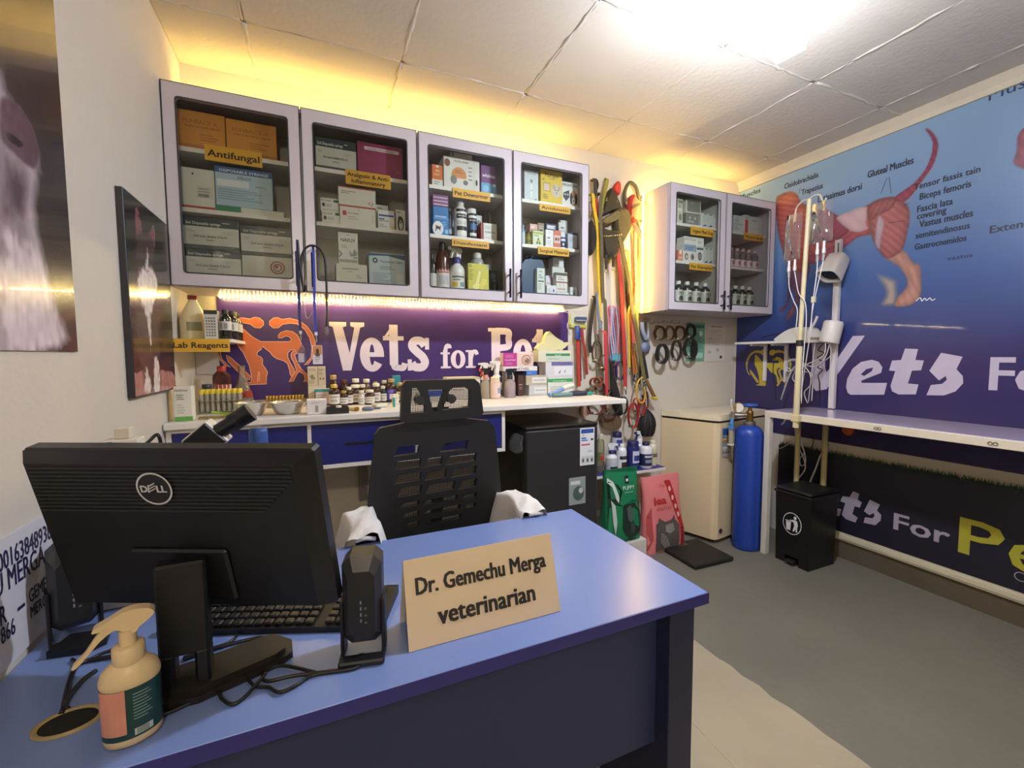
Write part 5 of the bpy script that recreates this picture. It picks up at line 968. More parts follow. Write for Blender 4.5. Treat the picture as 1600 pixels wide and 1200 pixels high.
def on_front(mb,front,P,mat,lift=0,g=5):
    """flat print wrapped on the sack's front"""
    tmp=MB(); xs_=[p[0] for p in P]; 
    P2=[]
    for i in range(len(P)):
        a,b=P[i],P[(i+1)%len(P)]
        for k in range(g): P2.append((a[0]+(b[0]-a[0])*k/g,a[1]+(b[1]-a[1])*k/g))
    tr=tessellate_polygon([[Vector((p[0],p[1],0)) for p in P2]])
    vs=[]
    for p in P2: q=front(*p); vs.append((q[0],q[1]-lift,q[2]))
    F=[]
    for t_ in tr:
        a,b,c=[Vector(vs[i]) for i in t_]; F.append(tuple(t_) if (b-a).cross(c-a).y<0 else tuple(reversed(t_)))
    mb.add(vs,F,mat)
def text_front(mb,front,s,x,f,size,mat,lift=.001,fit=.8,bold=.02,asp=1.0):
    vs,fs=text_geo(s,bold,0,2); x0=min(p[0] for p in vs); w=max(p[0] for p in vs)-x0; k=fit/w
    P=[]
    for p in vs: q=front(x+(p[0]-x0)*k,f+p[1]*size); P.append((q[0],q[1]-lift,q[2]))
    mb.add(P,fs,mat)
t,fr=sack('food_bag','green puppy food bag standing on the low white box',1.60,1.865,2.17,2.31,.1185,.575,'#1f7a52',.0)
m=MB()
on_front(m,fr,[(-.95,.02),(.95,.02),(.95,.53),(.5,.56),(-.1,.50),(-.95,.62)],C('#123b2c',.35),.001)
on_front(m,fr,[(-.95,.62),(-.3,.54),(-.1,.7),(-.35,.8),(-.95,.86)],C('#16201f',.35),.0015)
on_front(m,fr,[(-.9,.9),(-.6,.84),(-.3,.62),(-.35,.55),(-.5,.6),(-.7,.78),(-.95,.84)],C('#cfd8d2',.35),.002)
on_front(m,fr,[(-.8,.6),(-.55,.52),(-.5,.3),(-.62,.12),(-.72,.3),(-.75,.5)],C('#b9c6be',.35),.002)
on_front(m,fr,[(-.1,.5),(.6,.53),(.85,.4),(.8,.1),(.2,.04),(-.2,.2)],C('#22302c',.4),.002)
on_front(m,fr,[(.1,.46),(.35,.5),(.5,.35),(.3,.26),(.12,.3)],C('#4d5c56',.4),.003); on_front(m,fr,[(.2,.26),(.45,.26),(.5,.12),(.25,.1)],C('#3a4843',.4),.003)
on_front(m,fr,[(.12,.80),(.36,.80),(.36,.9),(.12,.9)],C('#14242c',.4),.002)
part('print',m,t,local=True)
m=MB(); text_front(m,fr,'M',.17,.825,.06,C('#dfe6e4',.4),.004,.14); text_front(m,fr,'PUPPY',-.05,.715,.075,C('#e3efe8',.4),.004,.72,.0); text_front(m,fr,'growth formula',.0,.67,.03,C('#a9d0bc',.4),.004,.55,0); part('lettering',m,t,local=True)
m=MB()
for k in range(24):
    a=-1+2*k/23; q=fr(a*.97,.985); m.box(q[0]-.004,q[1]-.001,q[2]-.02,q[0]+.004,q[1]+.012,q[2]+.008,C('#1a6a47',.4))
part('top_seam',m,t,kind='stuff',local=True)
t,fr=sack('food_bag','pink adult cat food bag with a grey cat picture on the floor',1.90,2.225,2.155,2.29,.001,.50,'#dd7f80',-.02)
m=MB()
on_front(m,fr,[(-.62,.03),(.55,.03),(.62,.34),(.35,.44),(.2,.41),(-.1,.40),(-.3,.44),(-.55,.38)],C('#57514f',.6,var=.5,scale=60),.0015)
on_front(m,fr,[(-.45,.36),(-.40,.47),(-.2,.40)],C('#57514f',.6),.002); on_front(m,fr,[(.25,.41),(.42,.48),(.45,.36)],C('#57514f',.6),.002)
on_front(m,fr,[(-.1,.36),(.3,.37),(.34,.28),(.1,.24),(-.12,.28)],C('#8c857f',.6,var=.4,scale=70),.0025)
on_front(m,fr,[(-.35,.28),(-.1,.22),(.1,.08),(-.2,.06),(-.4,.14)],C('#7a736d',.6,var=.5,scale=70),.0025)
on_front(m,fr,[(.1,.93),(.42,.93),(.88,.30),(.9,.04),(.66,.04),(.64,.34)],C('#b8322f',.4),.002)
on_front(m,fr,[(-.97,.5),(-.75,.62),(-.72,.2),(-.97,.03)],C('#b04a4a',.45),.0015)
for k,(x,f) in enumerate(((.32,.82),(.42,.70),(.55,.58),(.64,.47))):
    on_front(m,fr,[(x+.07*math.cos(a),f+.035*math.sin(a)) for a in np.linspace(0,2*PI,9)[:-1]],C('#e2b7b2',.4),.003,1)
for k in range(5): on_front(m,fr,[(.68,.30-.055*k),(.86,.30-.055*k),(.86,.265-.055*k),(.68,.265-.055*k)],C('#8c2a28',.4),.003)
part('print',m,t,local=True)
m=MB(); text_front(m,fr,'iea',-.62,.64,.14,C('#c23a34',.4),.004,.68,.04); part('lettering',m,t,local=True); m=MB(); text_front(m,fr,'ADULT CAT',-.5,.555,.06,C('#c23a34',.4),.004,.8,.0); part('lettering',m,t,local=True); m=MB(); text_front(m,fr,'1,5 kg',-.25,.86,.05,C('#c9544e',.4),.004,.3); part('lettering',m,t,local=True)
t=emp('scale_mat','flat black animal scale lying on the floor by the freezer','scale',(2.19,2.045,0))
m=MB(); M=Matrix.Rotation(-.03,4,'Z'); m.box(-.158,-.158,.004,.158,.150,.028,C('#1c1a19',.55),.006,M=M); part('platform',m,t,local=True)
for a in (-.12,.12):
    for b in (-.12,.12): m=MB(); m.cyl((a,b,0),(a,b,.005),.015,C('#111',.6)); part('foot',m,t,local=True)
m=MB(); m.box(-.05,.085,.0282,.03,.125,.0288,C('#3a3836',.3),0,M=M); part('display',m,t,'small grey display window',local=True)
# ------------------------------------------------------------------ chest freezer
t=emp('chest_freezer','cream chest freezer standing in the corner beside the blue cylinder','freezer',(2.7,2.3,0))
MFZ=C('#dcc8a4',.3,var=.03,scale=3); FY0,FY1=2.115,2.494
m=MB(); m.poly([(2.300,FY1),(2.418,FY0+.02),(2.432,FY0+.0),(2.455,FY0-.008),(3.0,2.19),(3.0,FY1)],MFZ,(0,0,.03),(V(1,0,0),V(0,1,0)),0,.804); part('body',m,t)
m=MB(); m.poly([(2.295,FY1),(2.412,FY0+.02),(2.428,FY0-.006),(2.452,FY0-.014),(3.005,2.184),(3.005,FY1)],C('#e0d2b6',.35),(0,0,.850),(V(1,0,0),V(0,1,0)),0,.040); part('lid',m,t)
m=MB(); m.poly([(2.308,FY1),(2.425,FY0+.02),(2.46,FY0+.0),(2.995,2.196),(2.995,FY1)],C('#2a2623',.6),(0,0,.834),(V(1,0,0),V(0,1,0)),0,.016); part('seal',m,t,'dark rubber seal')
for a,b in ((2.47,2.17),(2.40,2.45),(2.95,2.24),(2.95,2.45)): m=MB(); m.cyl((a,b,0),(a,b,.031),.02,C('#222',.6)); part('foot',m,t)
m=MB(); m.cyl((2.485,FY0-.007,.085),(2.485,FY0+.004,.085),.017,C('#3a3632',.5)); part('drain_plug',m,t)
m=MB(); so=(2.475,FY0-.0055,.60); m.rect(0,0,.08,.2,C('#8f9296',.4),so,XZ,.0006); m.rect(.005,.15,.075,.195,C('#2f4f8a',.4),so,XZ,.0009)
for k,c in enumerate(('#3a6aa8','#c2b43c','#c24a3a','#5a9a4a')): m.rect(.006,.13-.013*k,.03+.01*k,.14-.013*k,C(c,.4),so,XZ,.0009)
for k in range(3): m.rect(.006+.024*k,.01,.026+.024*k,.05,C('#b9b6ac',.4),so,XZ,.0009); m.disc(.016+.024*k,.03,.007,.012,C('#5c5a58',.4),so,XZ,.0012)
m.rect(.006,.055,.074,.07,C('#c9c4b8',.4),so,XZ,.0009); part('energy_sticker',m,t)
# ------------------------------------------------------------------ oxygen cylinder
CX,CY=2.592,1.997
t=emp('oxygen_cylinder','tall blue gas cylinder with brass valve beside the freezer','gas cylinder',(CX,CY,0))
MBL=C('#1d3f9c',.35,var=.08,scale=5)
m=MB(); m.lathe([(0,.0),(.079,0),(.085,.010),(.086,.03),(.086,.765),(.082,.790),(.066,.814),(.042,.827),(.032,.83),(.03,.848),(.0,.849)],MBL,32); part('body',m,t,local=True)
m=MB(); m.lathe([(.036,.828),(.036,.852),(.03,.858),(0,.858)],C('#5d5a55',.5,.5),16); m.lathe([(.024,.85),(.02,.90),(.022,.905),(.022,.92),(.012,.93),(.012,.95)],C('#8a6a3a',.35,.8),14); m.cyl((0,0,.895),(-.03,.026,.895),.011,C('#8a6a3a',.35,.8)); part('valve',m,t,'brass valve',local=True)
m=MB(); m.tube([(.042*math.cos(a),.042*math.sin(a),.962) for a in np.linspace(0,2*PI,13)[:-1]],.008,C('#27509f',.4),8,closed=True,res=2)
for k in range(5): a=2*PI*k/5; m.cyl((0,0,.958),(.042*math.cos(a),.042*math.sin(a),.962),.006,C('#27509f',.4),8)
m.lathe([(.013,.948),(.013,.966),(0,.967)],C('#27509f',.4),12); part('hand_wheel',m,t,'blue hand wheel',local=True)
g=MB(); g.cyl((-.01,.012,.895),(-.075,.066,.895),.013,C('#b9b6b0',.3,.9)); g.cyl((-.078,.066,.868),(-.078,.066,.915),.015,C('#b9b6b0',.3,.9)); g.cyl((-.05,.045,.895),(-.05,.045,.915),.010,C('#b9b6b0',.3,.9)); rg=part('regulator',g,t,local=True)
g=MB(); g.cyl((-.045,.048,.945),(-.063,.034,.945),.034,C('#b09a5a',.3,.8),22); g.cyl((-.0632,.0338,.945),(-.0638,.0334,.945),.029,C('#dcd8cc',.4),22); gp=part('pressure_gauge',g,rg,local=True)
g=MB(); g.cyl((-.094,.062,.80),(-.094,.062,.83),.020,C('#3f78b8',.4),14); g.cyl((-.094,.062,.83),(-.082,.064,.870),.012,C('#3f78b8',.4),10); g.cyl((-.094,.062,.70),(-.094,.062,.80),.015,GLASS('#e6e2d6',.9,.5,'#d6cfb8'),14); g.cyl((-.094,.062,.692),(-.094,.062,.70),.022,C('#d6cfb8',.4),14); part('humidifier_bottle',g,rg,local=True)
g=MB(); g.tube([(-.078,.066,.915),(-.090,.07,.96),(-.086,.07,1.0)],.006,C('#c9c6be',.4),8); part('flow_tube',g,rg,local=True)
# ------------------------------------------------------------------ steel table against the right wall
t=emp('exam_table','long pale topped table on white legs along the muscle chart','table',(2.83,.9,0))
MT=C('#d6cbb8',.45,var=.05); MTT=C('#b9adc0',.18,var=.05,scale=3,coat=.4)
m=MB(); m.box(2.612,-.4,.925,3.05,1.90,.94,MTT,.002); part('table_top',m,t)
m=MB(); m.box(2.606,-.4,.897,2.63,1.903,.937,MT,.002); m.box(2.63,1.878,.897,3.05,1.903,.937,MT,.002); part('rail',m,t)
m=MB(); m.box(2.606,1.866,0,2.642,1.902,.897,C('#c9c6be',.45),.002); part('leg',m,t)
m=MB(); m.box(2.606,-.39,0,2.642,-.354,.897,C('#c9c6be',.45),.002); part('leg',m,t)
m=MB(); m.cyl((2.86,1.848,0),(2.86,1.848,.897),.016,C('#b3a578',.5),10); part('leg',m,t)
m=MB(); m.cyl((2.955,1.735,0),(2.955,1.735,.897),.017,C('#a89c74',.5),10); part('leg',m,t)
for yy in (1.70,1.28,.86):
    m=MB()
    for s_ in (-1,1): m.tube([(2.604,yy+s_*.008+.007*math.cos(a),.915+.007*math.sin(a)) for a in np.linspace(0,2*PI,9)[:-1]],.0016,C('#6d655a',.5),5,closed=True,res=2)
    part('edge_mark',m,t,'small dark ring stamp')
# ------------------------------------------------------------------ pedal bin
t=emp('pedal_bin','black pedal bin with round litter emblem under the table','bin',(2.72,1.71,0))
MBN=C('#0f0f10',.4,var=.1); bx0,bx1,by0,by1=2.625,2.87,1.605,1.81
def taper(mb,x0,x1,y0,y1,z0,z1,k,mat):
    cx_,cy_=(x0+x1)/2,(y0+y1)/2; v=[]
    for z,s_ in ((z0,1),(z1,k)):
        for a,b in ((x0,y0),(x1,y0),(x1,y1),(x0,y1)): v.append((cx_+(a-cx_)*s_,cy_+(b-cy_)*s_,z))
    mb.add(v,[(3,2,1,0),(4,5,6,7),(0,1,5,4),(1,2,6,5),(2,3,7,6),(3,0,4,7)],mat)
m=MB(); taper(m,bx0,bx1,by0,by1,.05,.435,1.06,MBN); taper(m,bx0,bx1,by0,by0+.06,0,.05,1.0,MBN); taper(m,bx0,bx1,by1-.06,by1,0,.05,1.0,MBN); m.box(bx0+.05,by0+.06,.0,bx1,by1-.06,.05,MBN); part('body',m,t)
m=MB(); m.poly([(by0-.012,0),(by1+.012,0),(by1+.012,.022),((by0+by1)/2,.042),(by0-.012,.022)],C('#151516',.38),(bx1+.02,0,.437),(V(0,1,0),V(0,0,1)),0,.0); 
m=MB(); m.box(bx0-.02,by0-.014,.437,bx1+.012,by1+.014,.452,C('#151516',.38),.004); m.box(bx0-.016,by0-.010,.452,bx1+.010,by1+.010,.474,C('#151516',.38),.012); part('lid',m,t)
m=MB(); m.box(bx0-.028,by0+.075,.018,bx0+.05,by1-.075,.032,C('#1c1c1e',.4),.003); part('pedal',m,t)
eo=(bx0-.004,by1-.01,.21); pf=(V(0,-1,0),V(0,0,1)); m=MB(); ME=C('#d9d9dc',.5)
def eo_at(z): return (bx0-.0055*(z/.4)-.003,0,0)
o_=(bx0-.006,1.7075,.215)
m.disc(0,.045,.058,.068,ME,o_,pf,.0,32,.93)
m.disc(.018,.085,.009,.010,ME,o_,pf,.0,14)
m.poly([(.008,.072),(.030,.07),(.036,.045),(.032,.02),(.034,.0),(.024,.0),(.022,.02),(.014,.0),(.004,.0),(.014,.035),(.010,.055),(-.012,.068),(-.016,.062)],ME,o_,pf,0)
m.poly([(-.038,.05),(-.006,.05),(-.010,.0),(-.034,.0)],ME,o_,pf,0)
m.poly([(-.042,.053),(-.002,.053),(-.002,.059),(-.042,.059)],ME,o_,pf,0)
part('litter_emblem',m,t,'white round litter emblem')
# ------------------------------------------------------------------ wall of leashes, collars and muzzles
M_met=C('#b8b2a6',.25,.9)
t=emp('hook_rail','thin wall rails with wire hooks above the hanging leashes','hook rail',(1.78,2.49,2.28))
for z in (2.30,2.215): m=MB(); m.box(1.47,2.492,z,2.0,2.499,z+.006,C('#c9bda4',.5)); part('rail',m,t)
HK=[(1.56,2.30),(1.60,2.30),(1.66,2.30),(1.745,2.30),(1.83,2.30),(1.905,2.30),(1.985,2.30),(1.64,2.215),(1.72,2.215),(1.80,2.215),(1.88,2.215),(1.95,2.215)]
for x,z in HK:
    m=MB(); m.tube([(x,2.494,z+.004),(x,2.46,z+.0),(x,2.435,z+.004),(x,2.425,z+.022)],.0022,M_met,6,res=3); part('hook',m,t)
LG='leashes hanging on the wall'
def hang(name,label,cat,P,y,w,col,t_=.004,clip=True,loop=False,col2=None,rough=.7,hook=True,y1=None):
    """flat webbing strap: P runs from its hook downwards in wall coordinates (x,z)"""
    n=len(P); Q=[]
    if hook: Q.append((P[0][0],2.478,P[0][1]+.004))
    for i,p in enumerate(P): Q.append((p[0],(y if y1 is None else y+(y1-y)*i/(n-1))+random.uniform(-.003,.003),p[1]))
    e=emp(name,label,cat,(P[-1][0],y,P[-1][1]),0,LG)
    m=MB(); m.strap(Q if not col2 else Q[:len(Q)//2+1],w,t_,C(col,rough,var=.15,scale=60)); part('webbing',m,e)
    if col2: m=MB(); m.strap(Q[len(Q)//2:],w,t_*1.05,C(col2,rough,var=.15,scale=60)); part('webbing',m,e,'differently coloured lower half')
    if clip:
        b=Vector(Q[-1]); m=MB(); r=.011
        m.tube([(b.x+r*math.cos(a),b.y-.003,b.z-.012+r*1.3*math.sin(a)) for a in np.linspace(0,2*PI,9)[:-1]],.0026,M_met,6,closed=True,res=2); m.cyl((b.x,b.y-.003,b.z-.026),(b.x+.004,b.y-.003,b.z-.05),.005,M_met,8); part('snap_hook',m,e)
    return e
def ring(name,label,cat,cx_,cz_,rx,rz,y,wid,thk,col,group=LG,buckle=True,tilt=0,drop=0,rough=.55,hook=False):
    e=emp(name,label,cat,(cx_,y,cz_-rz),0,group); P=[]
    for a in np.linspace(0,2*PI,21)[:-1]:
        dx=rx*math.cos(a); dz=rz*math.sin(a); k=math.cos(tilt); s_=math.sin(tilt); P.append((cx_+dx*k-dz*s_,y+random.uniform(-.002,.002)+.02*math.sin(a)*drop,cz_+dx*s_+dz*k))
    if hook: P[5]=(P[5][0],2.478,P[5][2]+.006)
    m=MB(); m.strap(P,thk,wid,C(col,rough,var=.2,scale=70,bump=.2),closed=True,res=3); part('band',m,e)
    if buckle:
        p=P[13]; m=MB(); m.box(p[0]-.011,p[1]-wid/2-.003,p[2]-.009,p[0]+.011,p[1]+wid/2+.003,p[2]+.009,M_met,.003); part('buckle',m,e)
    return e
Yl=2.45
hang('leash','yellow webbing leash nearest the cabinet side','leash',[(1.635,2.330),(1.649,2.243),(1.676,2.130),(1.684,1.961),(1.705,1.664)]+[(1.695,1.688),(1.703,1.521)],2.43,.022,'#d8b41e')
hang('leash','braided leash, dark at its top and red below, beside the yellow one','leash',[(1.662,2.431),(1.666,2.371),(1.672,2.313),(1.676,2.261),(1.678,2.209)],2.445,.022,'#3b352c',.012,False,col2='#b0362c')
hang('leash','long olive grey leash reaching down past the worktop end','leash',[(1.694,2.338),(1.687,2.248),(1.697,2.038),(1.715,1.665)]+[(1.729,1.654),(1.743,1.389),(1.756,1.210),(1.762,1.065)],2.415,.026,'#5d5439')
hang('leash','crimson strap with bright pink edge beside the olive grey leash','leash',[(1.724,1.451),(1.730,1.362),(1.737,1.210),(1.747,1.029)],2.408,.022,'#c2323e')
ring('leash','small black handle loop high beside the cabinet','leash',*[(1.692,2.409)][0],.010,.030,2.47,.018,.003,'#2a2622',buckle=False,hook=True)
hang('leash','short mustard strap crossing above the black sling','leash',[(1.766,2.450),(1.750,2.376),(1.732,2.313),(1.713,2.206)],2.455,.024,'#8f8a2c',clip=False)
def slab(name,label,cat,P,y,d,col,rough=.75,extra=None,n=3,bev=True):
    e=emp(name,label,cat,(sum(p[0] for p in P)/len(P),y,min(p[1] for p in P)),0,'soft harness gear on the leash wall'); m=MB()
    S=sm2(P,n); cx_=sum(p[0] for p in S)/len(S); cz_=sum(p[1] for p in S)/len(S)
    # cushioned body: three stacked outlines
    vs=[];k=len(S)
    for (sc,yy) in ((.82,y-d),(.97,y-d*.7),(1,y-d*.35),(.97,y)):
        for p in S: vs.append((cx_+(p[0]-cx_)*sc,yy,cz_+(p[1]-cz_)*sc))
    fs=[(j*k+i,j*k+(i+1)%k,(j+1)*k+(i+1)%k,(j+1)*k+i) for j in range(3) for i in range(k)]
    ar=sum(S[i][0]*S[(i+1)%k][1]-S[(i+1)%k][0]*S[i][1] for i in range(k))
    if ar<0: fs=[tuple(reversed(f)) for f in fs]
    m.add(vs,[tuple(reversed(f)) for f in fs],C(col,rough,var=.25,scale=40,bump=.25),True)
    tr=tessellate_polygon([[Vector((p[0],p[1],0)) for p in S]])
    F=[]
    for t_ in tr:
        a,b,c=[Vector(vs[i]) for i in t_]; F.append(tuple(t_) if (b-a).cross(c-a).y<0 else tuple(reversed(t_)))
    m.add(vs[:k],F,C(col,rough,var=.25,scale=40,bump=.25),True); part('padding',m,e)
    if extra: extra(e)
    return e
slab('pet_sling','black triangular fabric sling hung high on the leash wall','sling',[(1.804,2.405),(1.772,2.349),(1.740,2.284),(1.734,2.216),(1.797,2.246),(1.844,2.260),(1.882,2.288),(1.843,2.359)],2.49,.05,'#332d20')
slab('harness','flat red chest pad hanging in the middle of the hook rail','harness',[(1.865,2.462),(1.885,2.441),(1.879,2.375),(1.852,2.375),(1.828,2.410)],2.49,.03,'#b8352c')
e=emp('padded_collar','grey padded collar arched over the red harness','collar',(2.0,2.45,2.2),0,'soft harness gear on the leash wall'); m=MB(); m.tube([(p[0],2.46,p[1]) for p in [(1.921,2.300),(1.914,2.392),(1.952,2.459),(2.007,2.436),(2.037,2.351)]],.012,C('#55503f',.7,bump=.3),8); part('band',m,e)
def bands(e):
    m=MB(); m.strap([(p[0],2.405,p[1]) for p in [(1.931,2.278),(1.990,2.305),(2.090,2.329)]],.022,.006,C('#6b6040',.7)); part('strap',m,e,'olive strap')
    m=MB(); m.strap([(p[0],2.41,p[1]) for p in [(1.981,2.207),(2.012,2.148),(2.038,2.103)]],.02,.006,C('#4f4634',.7)); part('strap',m,e,'olive strap')
slab('harness','big red dog harness with olive straps near the glowing corner','harness',[(1.973,2.385),(1.999,2.353),(2.090,2.332),(2.066,2.256),(2.037,2.201),(1.972,2.198),(1.936,2.240),(1.945,2.338)],2.485,.06,'#c2453a',extra=bands)
slab('muzzle','camouflage patterned soft muzzle beneath the black sling','muzzle',[(1.696,2.149),(1.732,2.193),(1.835,2.251),(1.843,2.202),(1.760,2.158)],2.46,.05,'#6a5f3e')
slab('belly_pad','olive brown oval pad between the sling and the red harness','pad',[(1.830,2.258),(1.931,2.272),(1.954,2.169),(1.924,2.099),(1.881,2.047),(1.837,2.117)],2.475,.05,'#544a2e')
def rings(e):
    for a,b in (((225,830),(225,955)),((285,800),(285,930))):
        p,q=[(1.730,1.950),(1.731,1.854),(1.786,1.970),(1.787,1.874)][0:2] if a[0]==225 else [(1.730,1.950),(1.731,1.854),(1.786,1.970),(1.787,1.874)][2:4]
        m=MB(); m.strap([(p[0],2.41,p[1]),(q[0],2.41,q[1])],.018,.005,C('#2a241c',.6),res=2); part('strap',m,e)
        m=MB(); m.tube([(q[0]+.012*math.cos(k),2.408,q[1]-.008+.011*math.sin(k)) for k in np.linspace(0,2*PI,9)[:-1]],.0026,M_met,6,closed=True,res=2); part('metal_ring',m,e,'steel ring')
    for k in range(9):
        c=[(1.710,2.066),(1.847,2.091)][0]; d=[(1.710,2.066),(1.847,2.091)][1]; f=k/8; m=MB()
        x,z=c[0]+(d[0]-c[0])*f,c[1]+(d[1]-c[1])*f; m.lathe([(.0045,0),(.003,.003),(0,.004)],M_met,8,M=Matrix.Translation((x,2.404,z))@Matrix.Rotation(PI/2,4,'X')); part('stud',m,e,'steel stud')
slab('harness','studded black leather harness with two steel rings','harness',[(1.694,2.121),(1.761,2.120),(1.848,2.118),(1.833,2.059),(1.843,1.975),(1.801,1.936),(1.744,1.936),(1.711,2.024)],2.455,.045,'#2b241b',extra=rings)
hang('leash','broad red leash hanging to the middle of the wall','leash',[(1.838,2.005),(1.849,1.929),(1.865,1.821),(1.880,1.672)]+[(1.884,1.616),(1.899,1.390),(1.918,1.078)],2.43,.028,'#b8352c')
hang('leash','wide olive brown leash running slantwise to the muzzle cup','leash',[(1.832,2.097),(1.878,1.955),(1.919,1.824),(1.951,1.676)]+[(1.949,1.646),(1.992,1.483),(2.030,1.299),(2.072,1.120)],2.42,.030,'#6e6238')
hang('leash','narrow golden yellow leash left of the coral one','leash',[(1.926,1.998),(1.943,1.865),(1.969,1.676)]+[(1.937,1.573),(1.948,1.372),(1.958,1.207)],2.44,.018,'#d6a92a')
hang('leash','coral pink leash under the big red harness','leash',[(1.978,2.175),(1.989,1.988),(2.001,1.678)]+[(1.971,1.574),(1.982,1.373)],2.43,.024,'#d2604f')
hang('leash','pale gold leash nearest the glowing corner','leash',[(2.022,2.078),(2.023,1.911),(2.016,1.679)]+[(2.014,1.530),(2.041,1.317),(2.067,1.167)],2.435,.016,'#d1a838')
hang('leash','rust orange leash behind the coral leash','leash',[(1.954,1.700),(1.968,1.528),(1.988,1.345),(2.009,1.159)],2.455,.02,'#a8622a')
hang('leash','thin black leash with tan stitching near the collars','leash',[(2.080,1.303),(2.102,1.214),(2.124,1.128)],2.45,.022,'#211d1c',clip=False)
hang('leash','second thin black leash slanting toward the muzzle cup','leash',[(2.073,1.298),(2.061,1.186),(2.053,1.092)],2.45,.018,'#2b2726')
e=emp('chain_leash','slim silver chain leash hanging beside the golden leash','leash',(1.9,2.42,1.7),0,LG); q=[(1.970,2.017),(1.979,1.868),(1.991,1.677)]+[(1.985,1.675),(1.990,1.575)]
P=catmull([(a,2.425,b) for a,b in q],9)
for i,p in enumerate(P):
    if i%2==0:
        m=MB(); m.tube([(p.x+(.0045*math.cos(k) if i%4 else 0),p.y+(0 if i%4 else .0045*math.cos(k)),p.z+.010*math.sin(k)) for k in np.linspace(0,2*PI,7)[:-1]],.0013,M_met,4,closed=True,res=2); part('link',m,e)
for k,(c,dx,n) in enumerate((('#d98aa0',0,'pink, next to the long olive grey leash'),('#c2566a',.012,'rose red, second in the bundle on the leash wall'),('#9fb8cf',.025,'pale blue, hanging in the leash wall bundle'),('#d6a0b4',.037,'light pink, middle of the leash wall bundle'),('#7f9ec0',.050,'mid blue, hanging in the leash wall bundle'),('#b84a52',.062,'dark red, hanging in the leash wall bundle'),('#8fb0b8',.075,'grey turquoise, hanging in the leash wall bundle'),('#c9465a',.088,'bright red, nearest the broad red leash hanging beside the bundle'))):
    e=emp('tug_cord','thin braided cord, '+n,'cord',(1.72+dx,2.45,1.42),0,'thin braided cords in a bundle'); m=MB()
    (xa,za),(xb,zb)=[(1.775,1.612),(1.798,1.299)]
    P=[(xa+dx+.004*math.sin(5*f+k)+(xb-xa)*f*.6,2.45+.004*math.cos(7*f+k),za+(zb-za)*f*random.uniform(.97,1.0)+.0) for f in np.linspace(0,1,10)]
    P.insert(0,(xa+.045,2.478,za+.02)); m.tube(P,.0055,C(c,.7,var=.4,scale=120),6,res=3); part('cord',m,e)
    m=MB(); p=P[-1]; m.tube([(p[0],p[1],p[2]),(p[0]+.003,p[1],p[2]-.02),(p[0]-.002,p[1],p[2]-.045)],.0065,C('#5fa3b5' if k>1 else '#9c7aa8',.7),6); part('tassel',m,e)
# grooming tools
e=emp('slicker_brush','blue slicker brush on a yellow edged card beside the worktop end','brush',(1.53,2.47,1.45)); B=[(1.505,1.563),(1.628,1.483)]
(x0,z1),(x1,z0)=B; m=MB(); m.box(x0,2.485,z0,x1,2.497,z1,C('#c9cbb8',.4)); m.box(x0-.002,2.48,z0-.004,x1+.002,2.484,z0+.012,C('#b9bf3a',.5)); m.box(x0-.002,2.48,z0,x0+.006,2.4845,z1,C('#b9bf3a',.5)); part('card',m,e)
m=MB(); m.box(x0+.03,2.455,z0+.034,x1-.008,2.483,z1-.015,C('#3f4c6e',.4),.005); part('brush_head',m,e); m=MB(); m.box(x0+.03,2.4525,z0+.035,x1-.008,2.4555,z0+.045,C('#b9bcc2',.3,.6)); part('bristle_plate',m,e)
p=[(1.545,1.487),(1.546,1.400)]; m=MB(); m.tube([(p[0][0],2.462,p[0][1]),(p[0][0],2.455,(p[0][1]+p[1][1])/2),(p[1][0],2.46,p[1][1])],.017,C('#27408f',.4),10); part('handle',m,e,'blue handle')
e=emp('dematting_comb','slim grey blue grooming comb hanging above the collars','comb',(1.68,2.43,1.55)); m=MB(); m.tube([(a,2.43,b) for a,b in [(1.674,1.704),(1.681,1.626),(1.694,1.539),(1.704,1.464)]],.010,C('#6f7f98',.4),8); m.tube([(a,2.43,b) for a,b in [(1.704,1.464),(1.706,1.433),(1.708,1.402)]],.004,M_met,6); part('handle',m,e)
hang('leash','short black strap bent over the comb hook','leash',[(1.679,1.678),(1.664,1.590),(1.649,1.476),(1.643,1.388),(1.652,1.313)],2.46,.024,'#25211f',clip=False)
hang('leash','straight red strap hanging beside the white stripe of wall','leash',[(1.552,1.396),(1.556,1.248),(1.562,1.090)],2.46,.024,'#b0332a',clip=False)
hang('leash','dark red strap bending beside the straight red one','leash',[(1.584,1.470),(1.595,1.388),(1.613,1.300),(1.626,1.168)],2.465,.020,'#8f2c24',clip=False)
hang('leash','narrow black strap between the two red straps','leash',[(1.575,1.388),(1.579,1.248),(1.584,1.124)],2.475,.014,'#2a2524',clip=False)
CGp='collars and loops low on the leash wall'
